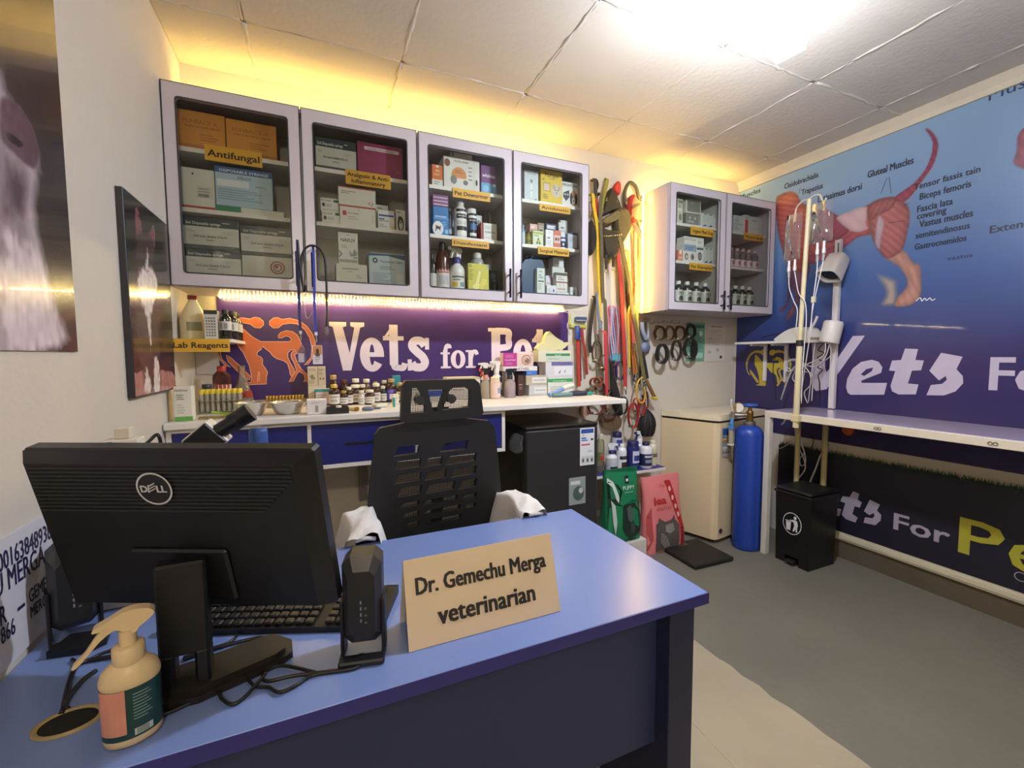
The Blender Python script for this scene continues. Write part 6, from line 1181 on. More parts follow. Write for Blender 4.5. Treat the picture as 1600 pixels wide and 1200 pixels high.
for lab,c,rx,rz,col,y,w in (('rusty brown leather collar in the clump over the worktop end',[(1.644,1.118)][0],.035,.030,'#7a3c22',2.40,.022),
    ('orange brown collar twisted in the clump over the worktop end',[(1.687,1.126)][0],.032,.028,'#8f4a22',2.42,.02),
    ('dark brown collar at the back of the clump over the worktop end',[(1.709,1.085)][0],.034,.032,'#3d261c',2.44,.022),
    ('olive brown loop hanging above the collar clump',[(1.687,1.318)][0],.036,.075,'#5a4a2a',2.44,.016),
    ('red rimmed loop hanging low beside the clear bag',[(1.962,0.880)][0],.040,.088,'#a8342c',2.40,.020),
    ('dark red loop hanging under the worktop end',[(1.670,0.961)][0],.062,.058,'#6b2a20',2.42,.020),
    ('violet toy ring behind the broad red leash',[(1.895,1.189)][0],.036,.066,'#5a3a7a',2.46,.020),
    ('crimson loop beside the yellow carabiner',[(2.060,0.927)][0],.024,.056,'#b02f3e',2.43,.020),
    ('thin black loop around the worktop corner',[(1.792,0.954)][0],.055,.060,'#2a2220',2.41,.014),
    ('brown loop hanging beneath the yellow carabiner',[(2.113,0.967)][0],.018,.07,'#5a2f2a',2.45,.012),
    ('orange red loop beside the crimson loop',[(2.024,0.943)][0],.022,.05,'#c2452f',2.45,.014)):
    ring('collar',lab,'collar',c[0],c[1],rx,rz,y,w,.005,col,CGp)
slab('muzzle','broad black nylon muzzle strap hanging down beside the clear bag','muzzle',[(1.777,1.273),(1.799,1.263),(1.820,1.154),(1.862,1.061),(1.892,0.949),(1.904,0.884),(1.859,0.886),(1.824,0.971),(1.784,1.082),(1.794,1.164)],2.46,.035,'#1d1a19')
e=emp('muzzle','black basket muzzle cup hanging lowest beside the freezer','muzzle',(2.08,2.42,.86),0,'soft harness gear on the leash wall'); c=[(2.110,0.819)][0]
m=MB(); m.lathe([(.0,.0),(.045,.004),(.062,.03),(.070,.08),(.060,.13),(.036,.165),(.012,.19)],C('#191717',.75,var=.3,scale=40,bump=.3),16,c=(c[0],2.43,c[1]-.10),sy=.75); part('cup',m,e)
for a in (-.9,-.3,.4): m=MB(); m.strap([(c[0]+.066*math.sin(a)*k,2.43-.054*math.cos(a)*k-.002,z) for k,z in ((.75,c[1]-.092),(1.05,c[1]-.02),(.92,c[1]+.03),(.55,c[1]+.065))],.010,.004,C('#2c2828',.6),n=(math.sin(a),-math.cos(a),0)); part('strap',m,e)
m=MB(); m.strap([(c[0]-.01,2.43,c[1]+.085),(c[0]-.012,2.45,c[1]+.14),(c[0]-.01,2.475,c[1]+.19)],.014,.004,C('#1f1c1c',.6)); part('loop',m,e)
e=emp('carabiner','yellow cord hook dangling among the lower leashes','hook',(1.95,2.40,1.0)); m=MB(); m.tube([(a,2.40,b) for a,b in [(2.038,1.140),(2.004,1.122),(1.984,1.057),(2.006,0.977),(2.047,0.970),(2.062,1.017),(2.054,1.073)]],.006,C('#d6a32a',.5),8); part('cord',m,e)
e=emp('wooden_stick','brown rod with yellow rubber tip slanting from the leashes','rod',(2.1,2.42,1.1)); p=[(2.104,1.119),(2.163,0.998),(2.171,0.964)]
m=MB(); m.strap([(p[0][0],2.44,p[0][1]),(p[1][0],2.42,p[1][1])],.022,.012,C('#7a5226',.6),res=2); part('rod',m,e); m=MB(); m.cyl((p[1][0]-.02,2.42,p[1][1]-.005),(p[1][0]+.022,2.42,p[1][1]-.012),.012,C('#d1b43a',.5)); part('tip',m,e,'yellow tip')
e=emp('plastic_pouch','crinkled clear pouch hanging low behind the collars','pouch',(1.75,2.46,.9)); m=MB(); P=[(1.743,0.884),(1.781,0.937),(1.859,0.905),(1.905,0.846),(1.894,0.791),(1.816,0.785),(1.755,0.810)]; m.poly(sm2(P,3),GLASS('#d9c6b4',1,.3,'#a98f78'),(0,2.485,0),XZ,0,.03); part('pouch',m,e)
e=emp('plastic_pouch','small pinkish pouch under the worktop end','pouch',(1.6,2.44,.95)); m=MB(); P=[(1.568,0.948),(1.588,0.974),(1.625,0.958),(1.631,0.909),(1.599,0.888),(1.568,0.908)]; m.poly(sm2(P,3),C('#b58a7a',.5,bump=.4,bscale=50),(0,2.47,0),XZ,0,.03); part('pouch',m,e)
e=emp('lint_roller','grey blue roller brush in its pack under the small wall cabinet','brush',(2.12,2.45,1.4)); p=[(2.079,1.485),(2.138,1.486),(2.128,1.402),(2.119,1.350)]
m=MB(); m.poly([(2.048,1.563),(2.172,1.557),(2.168,1.308),(2.070,1.312)],GLASS('#e6e4e0',1,.2,'#cfc8c0'),(0,2.492,0),XZ,0,.004); part('pack',m,e)
m=MB(); m.tube([(p[0][0]+.008,2.475,p[0][1]+.04),(p[0][0]+.010,2.468,p[0][1]-.02),(p[2][0]-.006,2.468,p[2][1])],.016,C('#8d95aa',.5),8); m.tube([(p[1][0]+.004,2.475,p[1][1]+.04),(p[1][0],2.468,p[1][1]-.03),(p[2][0]+.004,2.468,p[2][1])],.010,C('#a3aabb',.5),8); part('handle',m,e)
m=MB(); m.lathe([(.0,-.002),(.038,0),(.038,.02),(0,.024)],C('#777f9c',.5),20,M=Matrix.Translation((p[3][0],2.485,p[3][1]))@Matrix.Rotation(PI/2,4,'X')); part('brush_disc',m,e)
slab('muzzle','dark mesh muzzle squeezed beside the long cabinet','muzzle',[(1.633,2.166),(1.659,2.139),(1.673,2.081),(1.669,2.005),(1.652,1.958),(1.632,1.964)],2.47,.04,'#2a2320')
hang('leash','dark brown leash hanging behind the broad red one','leash',[(1.866,2.041),(1.882,1.902),(1.894,1.674)]+[(1.913,1.573),(1.929,1.373),(1.941,1.244)],2.465,.022,'#4b3222')
hang('leash','black leash behind the narrow golden one','leash',[(1.903,2.060),(1.930,1.906),(1.949,1.677)]+[(1.977,1.483),(1.997,1.280),(2.024,1.111)],2.468,.018,'#28231f')
hang('leash','teal green leash end among the lower loops','leash',[(2.104,1.242),(2.115,1.147),(2.122,1.051),(2.116,0.985)],2.47,.016,'#3f6a5c')
hang('leash','orange cord leash behind the olive brown leash','leash',[(2.006,2.134),(2.015,1.912),(2.009,1.679)]+[(1.997,1.622),(2.006,1.438),(2.030,1.280),(2.046,1.167)],2.47,.012,'#d07a2a')
hang('leash','red curled leash beside the thin braided cords','leash',[(1.855,1.558),(1.871,1.499),(1.861,1.445),(1.875,1.390),(1.865,1.345)],2.465,.014,'#b53630',clip=False)
hang('leash','plum coloured leash hanging behind the black muzzle strap','leash',[(1.838,1.363),(1.848,1.245),(1.863,1.125),(1.882,1.023)],2.475,.018,'#5a3548')
hang('leash','grey rope leash curving down behind the crimson strap','leash',[(1.709,1.425),(1.710,1.318),(1.720,1.210),(1.718,1.129)],2.47,.014,'#7b756c')
for lab,c,rx,rz,col,y,w in (('chestnut collar hanging behind the crimson strap',[(1.744,1.246)][0],.030,.05,'#6b3a22',2.45,.018),('black studded collar low behind the red rimmed loop',[(1.915,0.948)][0],.034,.06,'#231f1d',2.45,.02),('tan leather loop beside the green band',[(1.780,1.028)][0],.028,.045,'#8a5a34',2.45,.016),('small dark loop beside the violet toy ring',[(1.855,1.172)][0],.020,.05,'#2e2a26',2.47,.014)):
    ring('collar',lab,'collar',c[0],c[1],rx,rz,y,w,.005,col,CGp)
# collars on their own hooks under the small cabinet
t=emp('hook_rail','short row of wall hooks with collars under the small cabinet','hook rail',(2.3,2.49,1.42))
for x,z in [(2.163,1.515),(2.243,1.524),(2.320,1.526),(2.393,1.522),(2.492,1.518)]: m=MB(); m.tube([(x,2.498,z+.01),(x,2.46,z+.004),(x,2.435,z+.006),(x,2.428,z+.02)],.0025,M_met,6,res=3); part('hook',m,t)
RG='round leather collars under the small cabinet'
for lab,c,rx,rz,col,y,w,th in (('brown braided round collar nearest the roller brush',[(2.221,1.450)][0],.046,.046,'#4d3a22',2.44,.022,.008),('tan round collar in the middle of the upper row',[(2.324,1.453)][0],.040,.046,'#6b4c28',2.45,.020,.006),
    ('brown round collar third in the upper row',[(2.410,1.451)][0],.048,.048,'#4a3420',2.44,.022,.007),('black round collar over the green poster edge',[(2.524,1.469)][0],.040,.048,'#2b2521',2.45,.022,.008),
    ('thick black oval collar lowest beside the roller brush',[(2.217,1.303)][0],.046,.064,'#26211c',2.41,.026,.016),('dark oval collar with yellow tag in the lower row',[(2.358,1.326)][0],.042,.070,'#332920',2.42,.022,.008),('large black oval collar hanging before the green poster',[(2.502,1.341)][0],.058,.074,'#2a2420',2.43,.026,.010),('narrow black collar hanging at the freezer end of its row',[(2.564,1.326)][0],.016,.066,'#231e1b',2.46,.022,.006)):
    ring('collar',lab,'collar',c[0],c[1],rx,rz,y,w,th,col,RG,hook=(c[1]>1.36))
# two papers on the wall
m=MB(); Q=[(2.518,1.534),(2.714,1.539),(2.724,1.240),(2.526,1.247)]; m.box(Q[3][0],2.4955,Q[3][1],Q[1][0],2.4985,Q[1][1],C('#6fa58c',.4)); x0,z0=Q[3]; w,h=Q[1][0]-x0,Q[1][1]-z0
M1=C('#3d6b58',.5)
for k in range(9): m.rect(.08*w,(.3+.05*k)*h,random.uniform(.6,.92)*w,(.315+.05*k)*h,M1,(x0,2.4955,z0),XZ,.0005)
m.rect(.05*w,.86*h,.95*w,.94*h,M1,(x0,2.4955,z0),XZ,.0005); m.rect(.1*w,.08*h,.9*w,.22*h,C('#a9c9ba',.5),(x0,2.4955,z0),XZ,.0005); m.disc(.78*w,.72*h,.1*w,.07*h,C('#c9d8cc',.5),(x0,2.4955,z0),XZ,.0006)
solo('wall_poster',m,'green printed notice on the wall beneath the small cabinet','poster')
m=MB(); Q=[(2.730,1.534),(2.932,1.538),(2.939,1.234),(2.737,1.243)]; m.box(Q[3][0],2.4955,Q[3][1],Q[1][0],2.4985,Q[1][1],C('#cdc6bd',.4)); x0,z0=Q[3]; w,h=Q[1][0]-x0,Q[1][1]-z0; M1=C('#9a8f8a',.5)
m.rect(.2*w,.9*h,.8*w,.93*h,C('#b0847a',.5),(x0,2.4955,z0),XZ,.0005)
for k in range(7): m.rect(.08*w,(.45+.06*k)*h,random.uniform(.55,.92)*w,(.462+.06*k)*h,M1,(x0,2.4955,z0),XZ,.0005)
for a,b in ((.2,.6),(.15,.25),(.6,.3)): m.disc(a*w,b*h,.1*w,.05*h,C('#b5a9a4',.5),(x0,2.4955,z0),XZ,.0007)
m.rect(.72*w,.08*h,.84*w,.15*h,C('#2f2c2c',.5),(x0,2.4955,z0),XZ,.0006)
solo('wall_poster',m,'white printed notice on the wall beside the muscle chart','poster')
# ------------------------------------------------------------------ drip stand and bags
t=emp('drip_stand','cream drip stand clamped to the front of the exam table','drip stand',(2.592,1.718,.88))
MP_=C('#d1c39c',.45,var=.08)
m=MB(); m.cyl((2.588,1.688,.86),(2.588,1.683,1.36),.0165,MP_,14); m.cyl((2.588,1.683,1.375),(2.588,1.660,2.18),.0125,MP_,14); part('pole',m,t)
m=MB(); m.cyl((2.588,1.683,1.345),(2.588,1.683,1.38),.019,C('#1b1a1c',.5),14); part('clamp_collar',m,t,'black collar')
m=MB(); m.box(2.57,1.665,.895,2.6055,1.71,.935,MP_,.003); part('table_clamp',m,t)
HK_=lambda L:[(a,b*.977,1.3+(c-1.3)*.977) for a,b,c in L]
m=MB(); m.tube(HK_([(2.588,1.795,2.14),(2.588,1.80,2.125),(2.588,1.79,2.118),(2.588,1.782,2.14),(2.588,1.77,2.18),(2.588,1.735,2.205),(2.588,1.705,2.202),(2.588,1.67,2.215),(2.588,1.64,2.205),(2.588,1.625,2.17),(2.588,1.612,2.165),(2.588,1.605,2.18)]),.0045,C('#c9c2b0',.35,.3),8); part('hook',m,t)
MBAG=GLASS('#f2f2f4',1.3,.05,'#d9d4d8',.05)
def DS(p): k=p[0]/2.65; return (p[0],p[1]*k,1.3+(p[2]-1.3)*k)
def bag(label,yc,z0,z1,w,tilt,x,nports):
    e=emp('drip_bag',label,'drip bag',(x,yc,z0),0,'clear infusion bags on the drip stand'); m=MB(); vs=[];fs=[];n=14;rows=12
    h=z1-z0
    for s_ in (-1,1):
        for j in range(rows+1):
            f=j/rows
            for i in range(n+1):
                u=-1+2*i/n; th=.022*max(0,(1-u**2))**.6*max(0,1-(2*f-.8)**4*.35)*max(0,min(1,f*9,(1-f)*5))
                vs.append((x+s_*th+.004*math.sin(7*u+9*f)*(1-u*u),yc-u*w/2*(1-.10*(f>.9))+tilt*(f-.5),z0+f*h))
    k=(n+1)*(rows+1)
    for s_ in (0,1):
        for j in range(rows):
            for i in range(n):
                a=s_*k+j*(n+1)+i; q=(a,a+1,a+n+2,a+n+1); fs.append(q if s_ else tuple(reversed(q)))
    m.add(vs,fs,MBAG,True); part('pouch',m,e)
    for q in range(nports):
        yy=yc+(q-.5*(nports-1))*.035; m=MB(); m.cyl((x,yy,z0+.004),(x,yy,z0-.035),.0065,C('#d8d2cf',.4),10); m.cyl((x,yy,z0-.035),(x,yy,z0-.06),.0095,C('#cfcac6',.4),10); part('port',m,e)
    m=MB(); m.rect(-.3*w,.35*h,.3*w,.75*h,C('#b9bec6',.5),(x-.0235,yc,z0),(V(0,-1,0),V(0,0,1)),.0); 
    m=MB()
    for j in range(8): m.rect(.18*w,(.3+.06*j)*h,.30*w,(.308+.06*j)*h,C('#7c828c',.5),(x-.024,yc,z0),(V(0,-1,0),V(0,0,1)),.0)
    part('scale_print',m,e); return e
bag('clear infusion bag on the corner side of the drip stand',1.729,1.846,2.116,.102,-.01,2.56,2)
bag('clear infusion bag on the chart side of the drip stand',1.570,1.913,2.136,.121,.0,2.56,2)
MTU=C('#d8d4d6',.35)
def tubing(name,label,P,r,mat,x=None,cat='tube',group=None,ch=None):
    
    if group==IV: P=[DS(p) for p in P]; ch=[(DS(a),DS(b)) for a,b in ch] if ch else None
    e=emp(name,label,cat,(P[0][0],P[0][1],min(p[2] for p in P)),0,group); m=MB(); m.tube(P,r,mat,6); part('hose',m,e)
    if ch:
        for (a,b) in ch: m=MB(); m.cyl(a,b,.009,GLASS('#f0eeee',1,.25,'#d9d6d8'),10); part('drip_chamber',m,e)
    return e
IV='infusion tubes under the bags'
tubing('infusion_tube','infusion tube curling down from the corner side bag',[(2.56,1.807,1.80),(2.56,1.806,1.76),(2.56,1.80,1.70),(2.57,1.77,1.62),(2.575,1.745,1.56),(2.58,1.75,1.45),(2.6,1.745,1.40)],.0028,MTU,group=IV,ch=[((2.56,1.807,1.805),(2.56,1.806,1.765))])
tubing('infusion_tube','infusion tube with yellow clamp below the chart side bag',[(2.56,1.642,1.875),(2.56,1.64,1.80),(2.56,1.645,1.72),(2.56,1.655,1.62),(2.57,1.66,1.52),(2.58,1.66,1.42),(2.6,1.67,1.36),(2.65,1.70,1.10),(2.66,1.72,.95)],.0028,MTU,group=IV,ch=[((2.56,1.642,1.87),(2.56,1.641,1.83))])
tubing('infusion_tube','second infusion tube beside the yellow clamped one',[(2.56,1.607,1.875),(2.56,1.610,1.82),(2.56,1.62,1.76),(2.56,1.64,1.66),(2.57,1.655,1.56),(2.58,1.665,1.46),(2.6,1.68,1.38)],.0028,MTU,group=IV,ch=[((2.56,1.607,1.87),(2.56,1.609,1.83))])
tubing('infusion_tube','infusion tube hugging the drip stand pole',[(2.56,1.772,1.80),(2.562,1.76,1.74),(2.565,1.74,1.66),(2.566,1.70,1.60),(2.566,1.69,1.48),(2.57,1.695,1.36),(2.57,1.70,1.2),(2.575,1.70,1.0)],.0028,MTU,group=IV)
m=MB(); m.box(2.552,1.645,1.595,2.568,1.665,1.635,C('#c9b53a',.4),.002); m.box(2.565,1.655,1.40,2.585,1.672,1.44,C('#c9b53a',.4),.002)
m2=MB(); m2.box(2.556,1.59,1.588,2.575,1.61,1.622,C('#c9c2a0',.4),.002); solo('tube_clamp',m2,'small pale roller clamp halfway down the infusion tube','clamp')
# ------------------------------------------------------------------ lamp rail with two examination lamps
t=emp('lamp_rail','white upright rail with two round examination lamps on the chart wall','lamp',(3.03,1.745,.945))
MR=C('#d5d0d0',.4)
m=MB(); m.box(3.028,1.733,.945,3.048,1.765,2.02,MR,.002); m.box(3.020,1.733,.945,3.029,1.738,2.02,MR); m.box(3.020,1.760,.945,3.029,1.765,2.02,MR); part('channel',m,t)
m=MB(); m.box(3.0275,1.744,1.86,3.0285,1.754,2.0,C('#5c6068',.5)); part('slot',m,t)
for (zc,tl,n) in ((1.845,.55,'squarish lamp head'),(1.435,.15,'cylindrical lamp head')):
    h=MB(); M=Matrix.Translation((2.975,1.738,zc))@Matrix.Rotation(tl,4,'Y')@Matrix.Rotation(.12,4,'X')
    if tl>.3: pr=[(.030,.075),(.050,.07),(.056,.0),(.062,-.07),(.060,-.078),(.054,-.07),(.048,0),(0,.04)]
    else: pr=[(.0,.072),(.048,.07),(.054,.06),(.055,-.065),(.053,-.07),(.050,-.066),(.048,0),(0,.03)]
    h.lathe(pr,C('#d6d0cb',.4),32,M=M,sq=5 if tl>.3 else 0); hd=part('lamp_head',h,t,n)
    h=MB(); h.lathe([(.0,-.045),(.042,-.05),(.049,-.06)],C('#2f3036',.3,.5),20,M=M); part('reflector',h,hd,'dark inner reflector')
    h=MB(); h.lathe([(.0,-.052),(.016,-.05),(.02,-.04)],C('#9a9ca0',.2,.6),14,M=M); part('bulb',h,hd)
    h=MB(); h.box(2.99,1.735,zc-.075 if tl>.3 else zc-.02,3.03,1.763,zc-.045 if tl>.3 else zc+.02,MR,.003); part('joint',h,t)
# ------------------------------------------------------------------ small shelf and clutter of leads
t=emp('wall_shelf','small white bracket shelf in front of the yellow emblem','shelf',(2.97,2.08,1.37))
m=MB(); m.box(2.86,1.80,1.372,3.05,2.35,1.388,C('#dcd8d0',.4),.001); part('board',m,t)
for yy in (2.06,2.22):
    m=MB(); m.box(3.035,yy,1.10,3.05,yy+.022,1.372,MR); m.box(2.89,yy,1.357,3.036,yy+.022,1.372,MR); part('bracket',m,t)
e=emp('scanner_probe','white moulded console on the small bracket shelf','console',(2.95,1.90,1.3885))
m=MB(); m.poly(sm2([(-.12,0),(-.11,.03),(-.03,.075),(.05,.085),(.09,.06),(.10,.0)],3),C('#d6d2c8',.4),(2.90,1.905,1.3885),(V(0,-1,0),V(0,0,1)),-.09,.13); part('casing',m,e)
m=MB(); m.tube([(2.93,1.84,1.46),(2.93,1.815,1.50),(2.93,1.80,1.54)],.008,C('#c9c6bf',.4),8); part('handle',m,e)
CB='leads tangled beside the drip stand'
MWc=C('#c9c6c4',.45); MKc=C('#1f1d22',.5)
def lead(label,L,x,mat,r=.0035,x1=None): 
    n=len(L); return tubing('lead',label,[(x+((x1 or x)-x)*i/(n-1),p[0],p[1]) for i,p in enumerate(L)],r,mat,cat='cable',group=CB)
lead('white lead looping from the console down to the table',[(1.771,1.433),(1.730,1.377),(1.764,1.256),(1.828,1.214),(1.899,1.241),(1.972,1.254),(2.008,1.224),(1.954,1.182),(1.854,1.178),(1.826,1.144),(1.826,0.990)],2.95,MWc)
lead('second white lead looping out over the emblem',[(1.743,1.371),(1.758,1.283),(1.898,1.212),(1.984,1.181),(1.994,1.239),(1.928,1.262),(1.841,1.186),(1.824,1.102),(1.863,1.043),(1.839,0.975)],2.93,MWc)
lead('white lead that drops beside the drip stand to the floor side',[(1.809,1.400),(1.823,1.256),(1.831,1.116),(1.840,0.982)],2.94,MWc,.003)
lead('white lead hanging from the shelf edge toward the lamp rail',[(1.747,1.385),(1.731,1.297),(1.768,1.256),(1.819,1.227),(1.930,1.203),(1.971,1.136),(1.940,1.094)],2.97,MWc,.003)
lead('grey flat plug lead ending over the emblem',[(1.898,1.226),(1.940,1.197),(1.981,1.093),(2.014,0.980)],2.92,C('#a9a7a6',.5),.005)
lead('black lead running under the bracket shelf',[(2.138,1.283),(2.151,1.190),(2.130,1.082),(2.118,0.959)],3.02,MKc,.003)
P=[]
q=[(1.797,1.366),(1.829,1.325),(1.792,1.304),(1.833,1.269),(1.795,1.248),(1.828,1.213),(1.797,1.193),(1.822,1.157),(1.810,1.101),(1.811,0.995)]
lead('coiled black lead hanging on the pale stroke of the letter',q,3.0,MKc,.0035)
lead('black lead lying along the shelf board',[(2.160,1.413),(2.112,1.426),(2.034,1.437),(1.980,1.421)],2.9,MKc,.004)
lead('grey hose hanging under the table beside its back legs',[(1.86,.932)]+[(1.953,0.907),(1.963,0.856),(1.973,0.827),(1.989,0.814)],2.9,C('#8f8a85',.5),.008)
lead('white loop of lead under the table top',[(1.898,0.876),(1.882,0.742),(1.846,0.641),(1.838,0.577),(1.863,0.550),(1.876,0.591),(1.846,0.641)],2.93,MWc,.004)
lead('white lead hanging behind the pedal bin',[(1.718,0.719),(1.764,0.647),(1.791,0.556),(1.823,0.457),(1.836,0.404)],2.97,MWc,.005)
lead('black lead under the table top',[(1.809,0.765),(1.807,0.702),(1.846,0.651),(1.897,0.586)],2.95,MKc,.003)
lead('thin grey lead across the freezer front',[(1.848,0.760),(1.889,0.710),(1.953,0.660),(1.976,0.661)],2.85,MWc,.002)
lead('white lead twisting down behind the bin',[(1.906,0.826),(1.892,0.730),(1.868,0.669),(1.834,0.600),(1.826,0.537),(1.871,0.460)],2.91,MWc,.0035)
e=emp('wire_hank','thin white wires dangling from the light strip end above the slicker brush','cable',(1.5,2.48,1.42)); m=MB(); m.tube([(1.44,2.46,1.578),(1.49,2.47,1.565),(1.50,2.485,1.53),(1.487,2.49,1.49),(1.505,2.49,1.45),(1.52,2.488,1.44)],.0022,MWc,5); m.tube([(1.44,2.458,1.577),(1.50,2.46,1.59),(1.56,2.47,1.585),(1.60,2.49,1.60)],.0022,MWc,5); part('cord',m,e)
e=emp('orange_plug','bright orange plug on the wall under the table','plug',(3.04,1.67,.80)); m=MB(); m.lathe([(0,0),(.03,.0),(.034,.012),(.026,.03),(0,.034)],C('#d2581f',.4),16,M=Matrix.Translation((3.0595,1.655,.815))@Matrix.Rotation(-PI/2,4,'Y')); part('plug_body',m,e)
# ------------------------------------------------------------------ left wall: two animal pictures and a name sheet
def TP(L,y0,z0): return [(a-y0,b-z0) for a,b in L]
y0,z0,pw,ph=.45,1.313,.95,1.31
G={'fur':TP([(1.184,1.862),(1.204,1.844),(1.216,1.814),(1.256,1.803),(1.285,1.779),(1.297,1.744),(1.301,1.699),(1.275,1.610),(1.292,1.519),(1.320,1.426),(1.309,1.308)]+[(.45,1.31),(.45,2.02)],y0,z0),
'nose':TP([(1.176,1.793),(1.225,1.809),(1.272,1.794),(1.297,1.761),(1.285,1.703),(1.254,1.690),(1.202,1.698),(1.166,1.713)],y0,z0),'nostril':TP([(1.187,1.734),(1.216,1.739),(1.242,1.734),(1.224,1.717),(1.189,1.719)],y0,z0),
'lip':TP([(1.163,1.688),(1.200,1.685),(1.258,1.685),(1.288,1.654),(1.269,1.601),(1.205,1.564),(1.147,1.560)],y0,z0),'chest':TP([(1.144,1.536),(1.222,1.541),(1.278,1.523),(1.314,1.426),(1.326,1.319),(1.117,1.310)],y0,z0)}
def paint_muzzle(U,Vv):
    img=np.zeros(U.shape+(3,))+hexrgb('#3a3134'); n=ns(U,Vv,60,1)*.5+ns(U*3,Vv*.8,40,2)*.5
    img+= (ns(U,Vv,5,4)[...,None]-.5)*.05
    d=sdf(sm2(G['fur'],3),U,Vv)+(n-.5)*.02; img=over(img,hexrgb('#94858d'),np.clip(d/.03,0,1))
    img=over(img,hexrgb('#d3c7cf'),np.clip(sdf(sm2(G['chest'],3),U,Vv)/.03+n-.5,0,1)*.85)
    img=over(img,hexrgb('#4d3c46'),np.clip(sdf(sm2(G['lip'],3),U,Vv)/.04+n-.5,0,1)*.85); img=over(img,hexrgb('#cfc2ca'),np.clip(1-np.abs(sdf(sm2(G['fur'],3),U,Vv)-.03)/.03,0,1)*np.clip((1.9-1.313-Vv)/.25,0,1)*.6); img=over(img,hexrgb('#5d4650'),np.clip(sdf(sm2(G['nose'],3),U,Vv)/.008,0,1)*.95)
    img=over(img,hexrgb('#2a1d24'),np.clip(sdf(sm2(G['nostril'],3),U,Vv)/.006,0,1)); fm=np.clip(d/.03,0,1)[...,None]
    return img*(1+(n[...,None]-.5)*.22*fm)
t=emp('animal_poster','large poster showing a pale furry muzzle on dark ground, high on the wall','poster',(-.54,.9,1.313))
m=MB(); m.box(-.5445,y0,z0,-.5405,y0+pw,z0+ph,C('#cfc8c8',.5)); part('paper',m,t)
paint_part('print',(-.540,y0,z0),LW,pw,ph,230,300,paint_muzzle,ATTR(.25,.25,'muzzle'),t)
y0,z0,pw,ph=1.692,1.173,.415,.634; Gs={}
for n,L in {'ear1':[(1.779,1.773),(1.807,1.772),(1.835,1.715),(1.817,1.676),(1.773,1.669)],'ear2':[(1.902,1.725),(1.957,1.767),(1.957,1.702),(1.926,1.669),(1.900,1.689)],'head':[(1.770,1.672),(1.838,1.716),(1.918,1.720),(1.947,1.677),(1.925,1.599),(1.952,1.566),(1.863,1.510),(1.756,1.536)],'face':[(1.863,1.669),(1.891,1.643),(1.882,1.614),(1.920,1.607),(1.958,1.575),(1.960,1.537),(1.908,1.472),(1.873,1.425),(1.840,1.394),(1.814,1.427),(1.772,1.475),(1.749,1.535),(1.787,1.578),(1.832,1.604),(1.852,1.635)],
    'nose':[(1.842,1.588),(1.876,1.592),(1.866,1.578),(1.850,1.576)],'body':[(1.747,1.482),(1.957,1.507),(1.969,1.401),(1.944,1.301),(1.922,1.172),(1.770,1.180),(1.746,1.254),(1.696,1.321),(1.712,1.419)],'strip':[(1.829,1.421),(1.869,1.424),(1.861,1.352),(1.844,1.312),(1.837,1.351)],
    'paw1':[(1.795,1.273),(1.831,1.219),(1.828,1.179),(1.766,1.179),(1.775,1.229)],'paw2':[(1.886,1.303),(1.913,1.286),(1.928,1.244),(1.911,1.173),(1.858,1.174),(1.860,1.250)],'floor':[(1.652,1.245),(2.055,1.240),(2.054,1.162),(1.641,1.169)]}.items(): Gs[n]=TP(L,y0,z0)
def paint_cat(U,Vv):
    img=np.zeros(U.shape+(3,))+hexrgb('#2a2528'); n=ns(U,Vv,90,5)*.5+ns(U*2.5,Vv,70,6)*.5
    img=over(img,hexrgb('#3a2c28'),np.clip(1-np.abs(Vv-.19)/.12,0,1)*.7); S=lambda k,c,s,a=1: over(img,hexrgb(c),np.clip((sdf(sm2(Gs[k],3),U,Vv)+(n-.5)*.016)/s,0,1)*a)
    img=S('floor','#b57f76',.004); img=S('body','#57423d',.03); img=S('ear1','#7d4c54',.006); img=S('ear2','#825058',.006); img=S('head','#4d3a39',.02); img=S('face','#d6cbc4',.02); img=S('strip','#cfc4bd',.008)
    img=S('nose','#b98d86',.004); img=S('paw1','#d9cdc8',.008); img=S('paw2','#dacfca',.008)
    for (a,b) in Gs['nose'][:1]:
        for q in range(5):
            yy=b-.01-.008*q; img=over(img,hexrgb('#c9c0bb'),(np.abs(Vv-(yy+.25*(a-U)*(.2+.1*q)))<.0012)*(U<a-.01)*(U>a-.06)*.8)
    return img*(1+(n[...,None]-.5)*.3)
t=emp('cat_picture','tall glossy picture of a black and white cat leaning off the wall','picture',(-.53,1.9,1.173))
m=MB(); m.box(-.544,y0,z0,-.526,y0+pw,z0+ph,C('#26242a',.4),.001); part('board',m,t)
paint_part('print',(-.5255,y0+.004,z0+.004),LW,pw-.008,ph-.008,130,200,paint_cat,ATTR(.2,.12,'cat'),t)
t=emp('name_sheet','white sheet with large dark blue numbers and names low on the wall','sign',(-.54,1.0,.735))
m=MB(); m.box(-.5445,.55,.735,-.541,1.27,.970,C('#ccc9d0',.4)); part('sheet',m,t)
m=MB(); MN=C('#23234d',.4); so=(-.541,0,0)
def wl(s,A,B,H,align='R'):
    """words along the wall: A,B ends of the base line, H height"""
    m.text(s,B[0] if align=='R' else A[0],(A[1]+B[1])/2,H/.72,MN,so,LW,.0005,bold=.015,align=align,sx=.62)
a,b,c=[(1.068,0.914),(1.234,0.911),(1.071,0.940)]; wl('1000163848938',a,b,.036)
a,b=[(1.063,0.874),(1.205,0.868)]; wl('GEMECHU MERGA',a,b,.042)
a,b=[(1.144,0.821),(1.218,0.809)]; wl('GEMECHU',a,b,.028,'L')
a,b=[(1.145,0.790),(1.214,0.777)]; wl('MERGA',a,b,.025,'L')
a,b=[(1.056,0.818),(1.076,0.817)]; wl('DR',a,b,.036)
a,b=[(1.053,0.787),(1.097,0.780)]; wl('0911866',a,b,.032)
